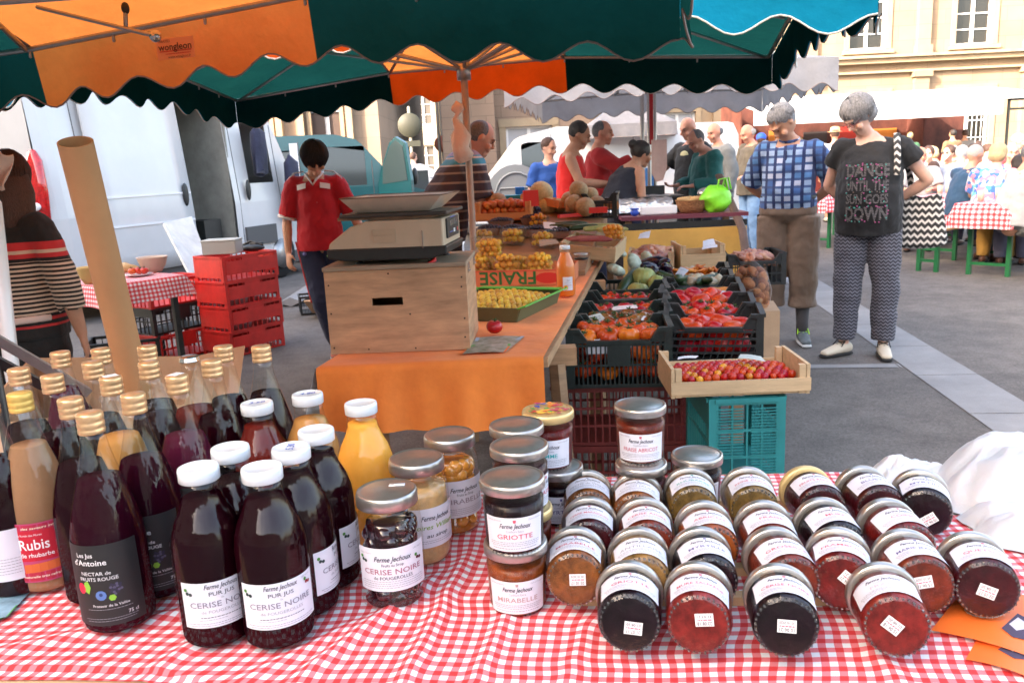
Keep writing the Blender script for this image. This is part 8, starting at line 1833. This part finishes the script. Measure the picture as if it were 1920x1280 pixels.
SIT = dict(pel=(0, .02, .56), wai=(0, 0, .71), che=(0, -.03, .89), upc=(0, -.05, 1.01), nec=(0, -.06, 1.08), hea=(0, -.12, 1.215), shL=(.18, -.05, 1.01), shR=(-.18, -.05, 1.01), hipL=(.09, .0, .53), hipR=(-.09, .0, .53), kneeL=(.12, -.42, .50), kneeR=(-.12, -.42, .50), ankL=(.12, -.36, .085), ankR=(-.12, -.38, .085), toeL=(.13, -.52, .03), toeR=(-.13, -.54, .03),
  elL=(.24, -.16, .78), wrL=(.14, -.38, .80), haL=(.1, -.46, .80), elR=(-.24, -.16, .78), wrR=(-.14, -.38, .80), haR=(-.1, -.46, .80))
def sit(label, px, Y, rz, hair, topc, botc, head=(0, .3), H=1.72, sk=skin_fair, slv=.8, bl=2, ex=None, dz=0, fat=.08, **kw):
 p = WY(px, 280, Y); tm = topc if not isinstance(topc, tuple) else cloth_mat('shirt_%d' % px, topc); bm = cloth_mat('legs_%d' % px, botc)
 return person(label, (p.x, Y, dz), rz, H, dict(SIT, **kw), skin=sk, hair=hair, head=head, top=dict(m=tm, hem=.92, sleeve=slv, loose=.026), bottom=dict(m=bm, len=bl, loose=.022, waist=1.0), shoes=(mat('brown_shoe', (.12, .05, .03), .5), MC['rubber']), vox=.014 if Y < 14 else .022, fat=fat, extras=ex, group='people seated at the beer tables')
away = PI - .9; facing = -.9
flo = cloth_mat('floral_blouse', (.10, .38, .50)); _b = principled(flo); vo = N(flo, 'ShaderNodeTexVoronoi'); vo.inputs['Scale'].default_value = 22; tcx = N(flo, 'ShaderNodeTexCoord'); L(flo, tcx.outputs['Object'], vo.inputs[0]); rr_ = N(flo, 'ShaderNodeValToRGB'); rr_.color_ramp.interpolation = 'CONSTANT'
for i, c in enumerate([(.08, .42, .55), (.5, .55, .6), (.55, .2, .28), (.05, .15, .45), (.15, .45, .4)]): e = rr_.color_ramp.elements[i] if i < 2 else rr_.color_ramp.elements.new(i / 5); e.position = i / 5; e.color = (*c, 1)
L(flo, vo.outputs['Color'], rr_.inputs[0]); L(flo, rr_.outputs[0], _b.inputs['Base Color'])
def ex_sg(root, j, hm): glasses(root, hm, dark=True)
def ex_gl(root, j, hm): glasses(root, hm)
sit('white haired man in navy t-shirt and white shorts leaning over the farther beer table', 1812, 9.55, 1.75, ('crop', hair_white), (.012, .05, .11), (.38, .38, .40), sk=skin_red, head=(.1, .55), bl=.9, fat=.2, elL=(.3, -.26, .84))
sit('curly blond woman in blue floral blouse seen from behind on a beer bench', 1868, 9.05, away + .2, ('bob', hair_blond), flo, (.45, .25, .05), fat=.25)
sit('child in bright turquoise top at the nearest beer table', 1915, 8.9, away + .4, ('bob', hair_dark), (.02, .42, .55), (.1, .1, .15), H=1.55)
sit('man in white t-shirt and grey shorts cut by the edge of the picture', 1912, 8.25, 1.5, ('crop', hair_salt), (.38, .38, .38), (.14, .14, .13), bl=.85, sk=skin_tan, fat=.2)
sit('grey haired man in pale blue shirt seen past the navy t-shirt man', 1797, 10.9, 2.2, ('crop', hair_grey), (.22, .28, .42), (.05, .05, .1))
sit('elderly man with glasses facing the camera at the nearest beer table', 1897, 10.2, facing + .4, ('crop', hair_salt), (.06, .06, .2), (.1, .1, .1), sk=skin_red, head=(.2, .1), ex=ex_gl)
sit('woman with sunglasses and grey jacket raising a hand to her face', 1781, 12.6, facing + .3, ('bun', hair_brown), (.25, .26, .29), (.05, .05, .05), slv=1.9, ex=ex_sg, head=(-.4, .0), wrR=(-.06, -.2, 1.1), haR=(-.04, -.18, 1.17))
sit('woman in dark top with pinkish scarf beside the sunglasses woman', 1748, 12.8, facing, ('bun', hair_brown), (.4, .08, .06), (.1, .05, .05), head=(.3, .1))
sit('short haired blond woman in sunglasses and maroon top near the trailer', 1892, 12.2, .9, ('short', hair_blond), (.16, .015, .02), (.1, .1, .1), ex=ex_sg, head=(.2, .05), dz=.12)
sit('balding man in white shirt just behind the black t-shirt woman', 1726, 11.2, facing + .5, ('crop', hair_brown), (.38, .38, .38), (.1, .1, .3), sk=skin_red, head=(.3, .15))
sit('small child with brown hair and white collar seen from behind', 1746, 11.4, away, ('bob', hair_brown), (.5, .5, .52), (.05, .05, .05), H=1.45)
sit('woman in pink top among the diners by the trailer', 1716, 13.4, facing + .2, ('long', hair_blond), (.5, .2, .2), (.1, .1, .1))
sit('reddish haired diner in white shirt near the trailer opening', 1822, 13.8, away, ('crop', hair_brown), (.36, .36, .38), (.1, .1, .1))
sit('young diner in light top bending between the two tables', 1838, 12.0, facing, ('bun', hair_brown), (.3, .24, .22), (.1, .1, .1), head=(0, .7))
cols_ = [('olive', (.10, .11, .05)), ('crimson', (.30, .02, .04)), ('navy', (.02, .03, .10)), ('pale grey', (.25, .25, .26)), ('mustard', (.35, .22, .04)), ('black', (.02, .02, .02)), ('pink', (.38, .14, .18)), ('green', (.04, .16, .07)), ('beige', (.30, .22, .15)), ('denim blue', (.06, .12, .25))]
for k, (cn_, cv) in enumerate(cols_):
 hx = (('short', hair_dark), ('bun', hair_brown), ('fringe', hair_grey), ('bob', hair_blond), ('crop', hair_salt))[k % 5]
 sit('distant diner in %s top with %s hair' % (cn_, ('dark', 'tied brown', 'balding grey', 'blond', 'short grey')[k % 5]), (1662, 1690, 1735, 1762, 1795, 1816, 1842, 1862, 1905, 1930)[k], 14.6 + (k * 7 % 5) * .55, (facing, away, .6, -2.2)[k % 4], hx, cv, (.06, .06, .08), H=1.68 + .02 * (k % 3), sk=(skin_fair, skin_tan)[k % 2], head=((k % 3 - 1) * .4, .2))
p = W(1560, 416, 0)
def ex_hat(root, j, hm): c = MB(); c.lathe([(.13, .05), (.135, .055), (.09, .065), (.085, .13), (.05, .15), (.001, .152)], 20); c.map(lambda q: hm @ q); c.build('hat', mat('straw_hat', (.4, .3, .15), .8), root)
person('man in white shirt, straw hat and dark shorts standing behind the plaid shirt man', (p.x, p.y, 0), PI - .3, 1.72, {}, skin=skin_tan, hair=('short', hair_brown), top=dict(m=wht, hem=.88, sleeve=.8, loose=.03), bottom=dict(m=navy, len=.95, loose=.03, name='shorts'), shoes=(cream, MC['rubber']), vox=.014, extras=ex_hat)
person('person with bright blue cap beyond the olive jacket man', (4.42, 14.5, 0), 2.8, 1.66, {}, skin=skin_tan, hair=('crop', hair_brown), top=dict(m=cloth_mat('orange_top', (.5, .2, .1)), sleeve=.8), bottom=dict(m=navy, len=2), shoes=(cream, MC['rubber']), vox=.016,
 extras=lambda r_, j, hm: (lambda c: (c.ball((0, .01, .05), (.09, .1, .085), 16, 10), c.box((0, -.10, .06), (.12, .1, .012)), c.map(lambda q: hm @ q), c.build('cap', mat('cap_blue', (.02, .1, .6), .6), r_)))(MB()))
tr = thing('food_trailer', 'long white food trailer with raised awning, dark inside and hanging bulbs', 'trailer', (6.3, 22.2, 0), .0)
tr.scale = (.74, 1, 1)
MB().add([(-.2, 1.2, 2.75), (9.6, 1.2, 2.75), (9.8, -1.4, 2.35), (-.2, -1.4, 2.35), (-.2, 1.2, 2.8), (9.6, 1.2, 2.8), (9.8, -1.4, 2.42), (-.2, -1.4, 2.42)], [(3, 2, 1, 0), (4, 5, 6, 7), (0, 1, 5, 4), (1, 2, 6, 5), (2, 3, 7, 6), (3, 0, 4, 7)]).build('awning', wpaint, tr, smooth=False)
MB().box((3.9, -1.42, 2.2), (8.2, .04, .42)).build('fascia', wpaint, tr, smooth=False)
s = MB(); s.box((4.7, 2.2, 1.4), (9.4, .05, 2.6)); s.box((0, 1.2, 1.4), (.05, 2, 2.6)); s.box((7.2, 1.7, 1.4), (.05, 1.0, 2.6)); s.box((4.7, 1.2, .12), (9.4, 2, .08)); s.build('inner_wall', mat('dark_inside', (.10, .03, .02), .7, nz=(2, .5)), tr, smooth=False)
s = MB(); s.box((3.6, .1, .6), (7.2, .6, 1.0)); s.build('sales_counter', mat('red_counter', (.25, .04, .03), .6), tr, smooth=False)
for k in range(5): s = MB(); rn = random.Random(k); s.box((.9 + k * 1.35, 2.12, 1.6), (.9, .04, .5 + .2 * (k % 2))); s.build('menu_board', mat(('board_red', 'board_orange', 'board_dark')[k % 3], ((.35, .03, .02), (.5, .18, .03), (.04, .03, .03))[k % 3], .6), tr, smooth=False)
for k in range(9):
 x = .4 + k * .95; b1 = MB().tube([(x, -1.1, 2.30), (x, -1.1, 2.14)], .006, 5).build('lamp_cord', MC['black_plastic'], tr); bl_ = bpy.data.materials.get('bulb_glow') or mat('bulb_glow', (1, .8, .5), .5); pb_ = principled(bl_); pb_.inputs['Emission Color'].default_value = (1, .7, .35, 1); pb_.inputs['Emission Strength'].default_value = .35
 MB().lathe([(.02, .1), (.05, .06), (.075, 0), (.05, .005), (.001, .01)], 14, c=(x, -1.1, 2.03)).build('bulb', bl_, b1)
s = MB()
for x in (8.3, 9.6): s.box((x, -1.3, 1.2), (.06, .06, 2.4))
s.box((8.95, -1.3, 2.33), (1.35, .06, .06)); s.box((8.95, -1.3, 2.1), (1.35, .05, .05)); s.build('open_frame', MC['black_plastic'], tr, smooth=False)
for k in range(14):
 rn = random.Random(k + 50); x = 6.8 + k * .42; p_ = (x, 21.2 + rn.uniform(-1, .6), 0)
 if k % 2 == 0: person(['person in red top by the trailer counter', 'person in black waiting at the trailer', 'person in orange top under the trailer bulbs', 'person in white at the end of the trailer queue', 'person in dark green before the trailer', 'person in brown jacket before the trailer frame', 'person in grey by the trailer frame'][k // 2], p_, PI + rn.uniform(-.6, .6), 1.68, {}, skin=skin_tan, hair=('crop', (hair_brown, hair_dark, hair_blond)[k % 3]), top=dict(m=cloth_mat('queue_%d' % k, ((.4, .03, .02), (.02, .02, .02), (.5, .15, .03), (.5, .5, .5), (.03, .1, .05), (.2, .1, .05), (.2, .2, .2))[k // 2]), sleeve=.9), bottom=dict(m=navy, len=2), shoes=(cream, MC['rubber']), vox=.022, group='people queueing at the trailer')
for k in range(8):
 T = (T1, T2)[k % 2]; q = T + BD * (.25 + .22 * (k // 2)) + NRM * (.12 if k % 3 else -.12); o = MB().lathe([(.028, 0), (.036, .11), (.033, .11), (.026, .01), (.001, .012)], 14).build('cup', mat('paper_cup', (.5, .45, .35), .5), loc=(q.x, q.y, .762)); tag(o, 'drinking cup on the ' + ('farther' if k % 2 == 0 else 'nearest') + ' beer table', 'cup', 'cups on the ' + ('farther' if k % 2 == 0 else 'nearest') + ' table')
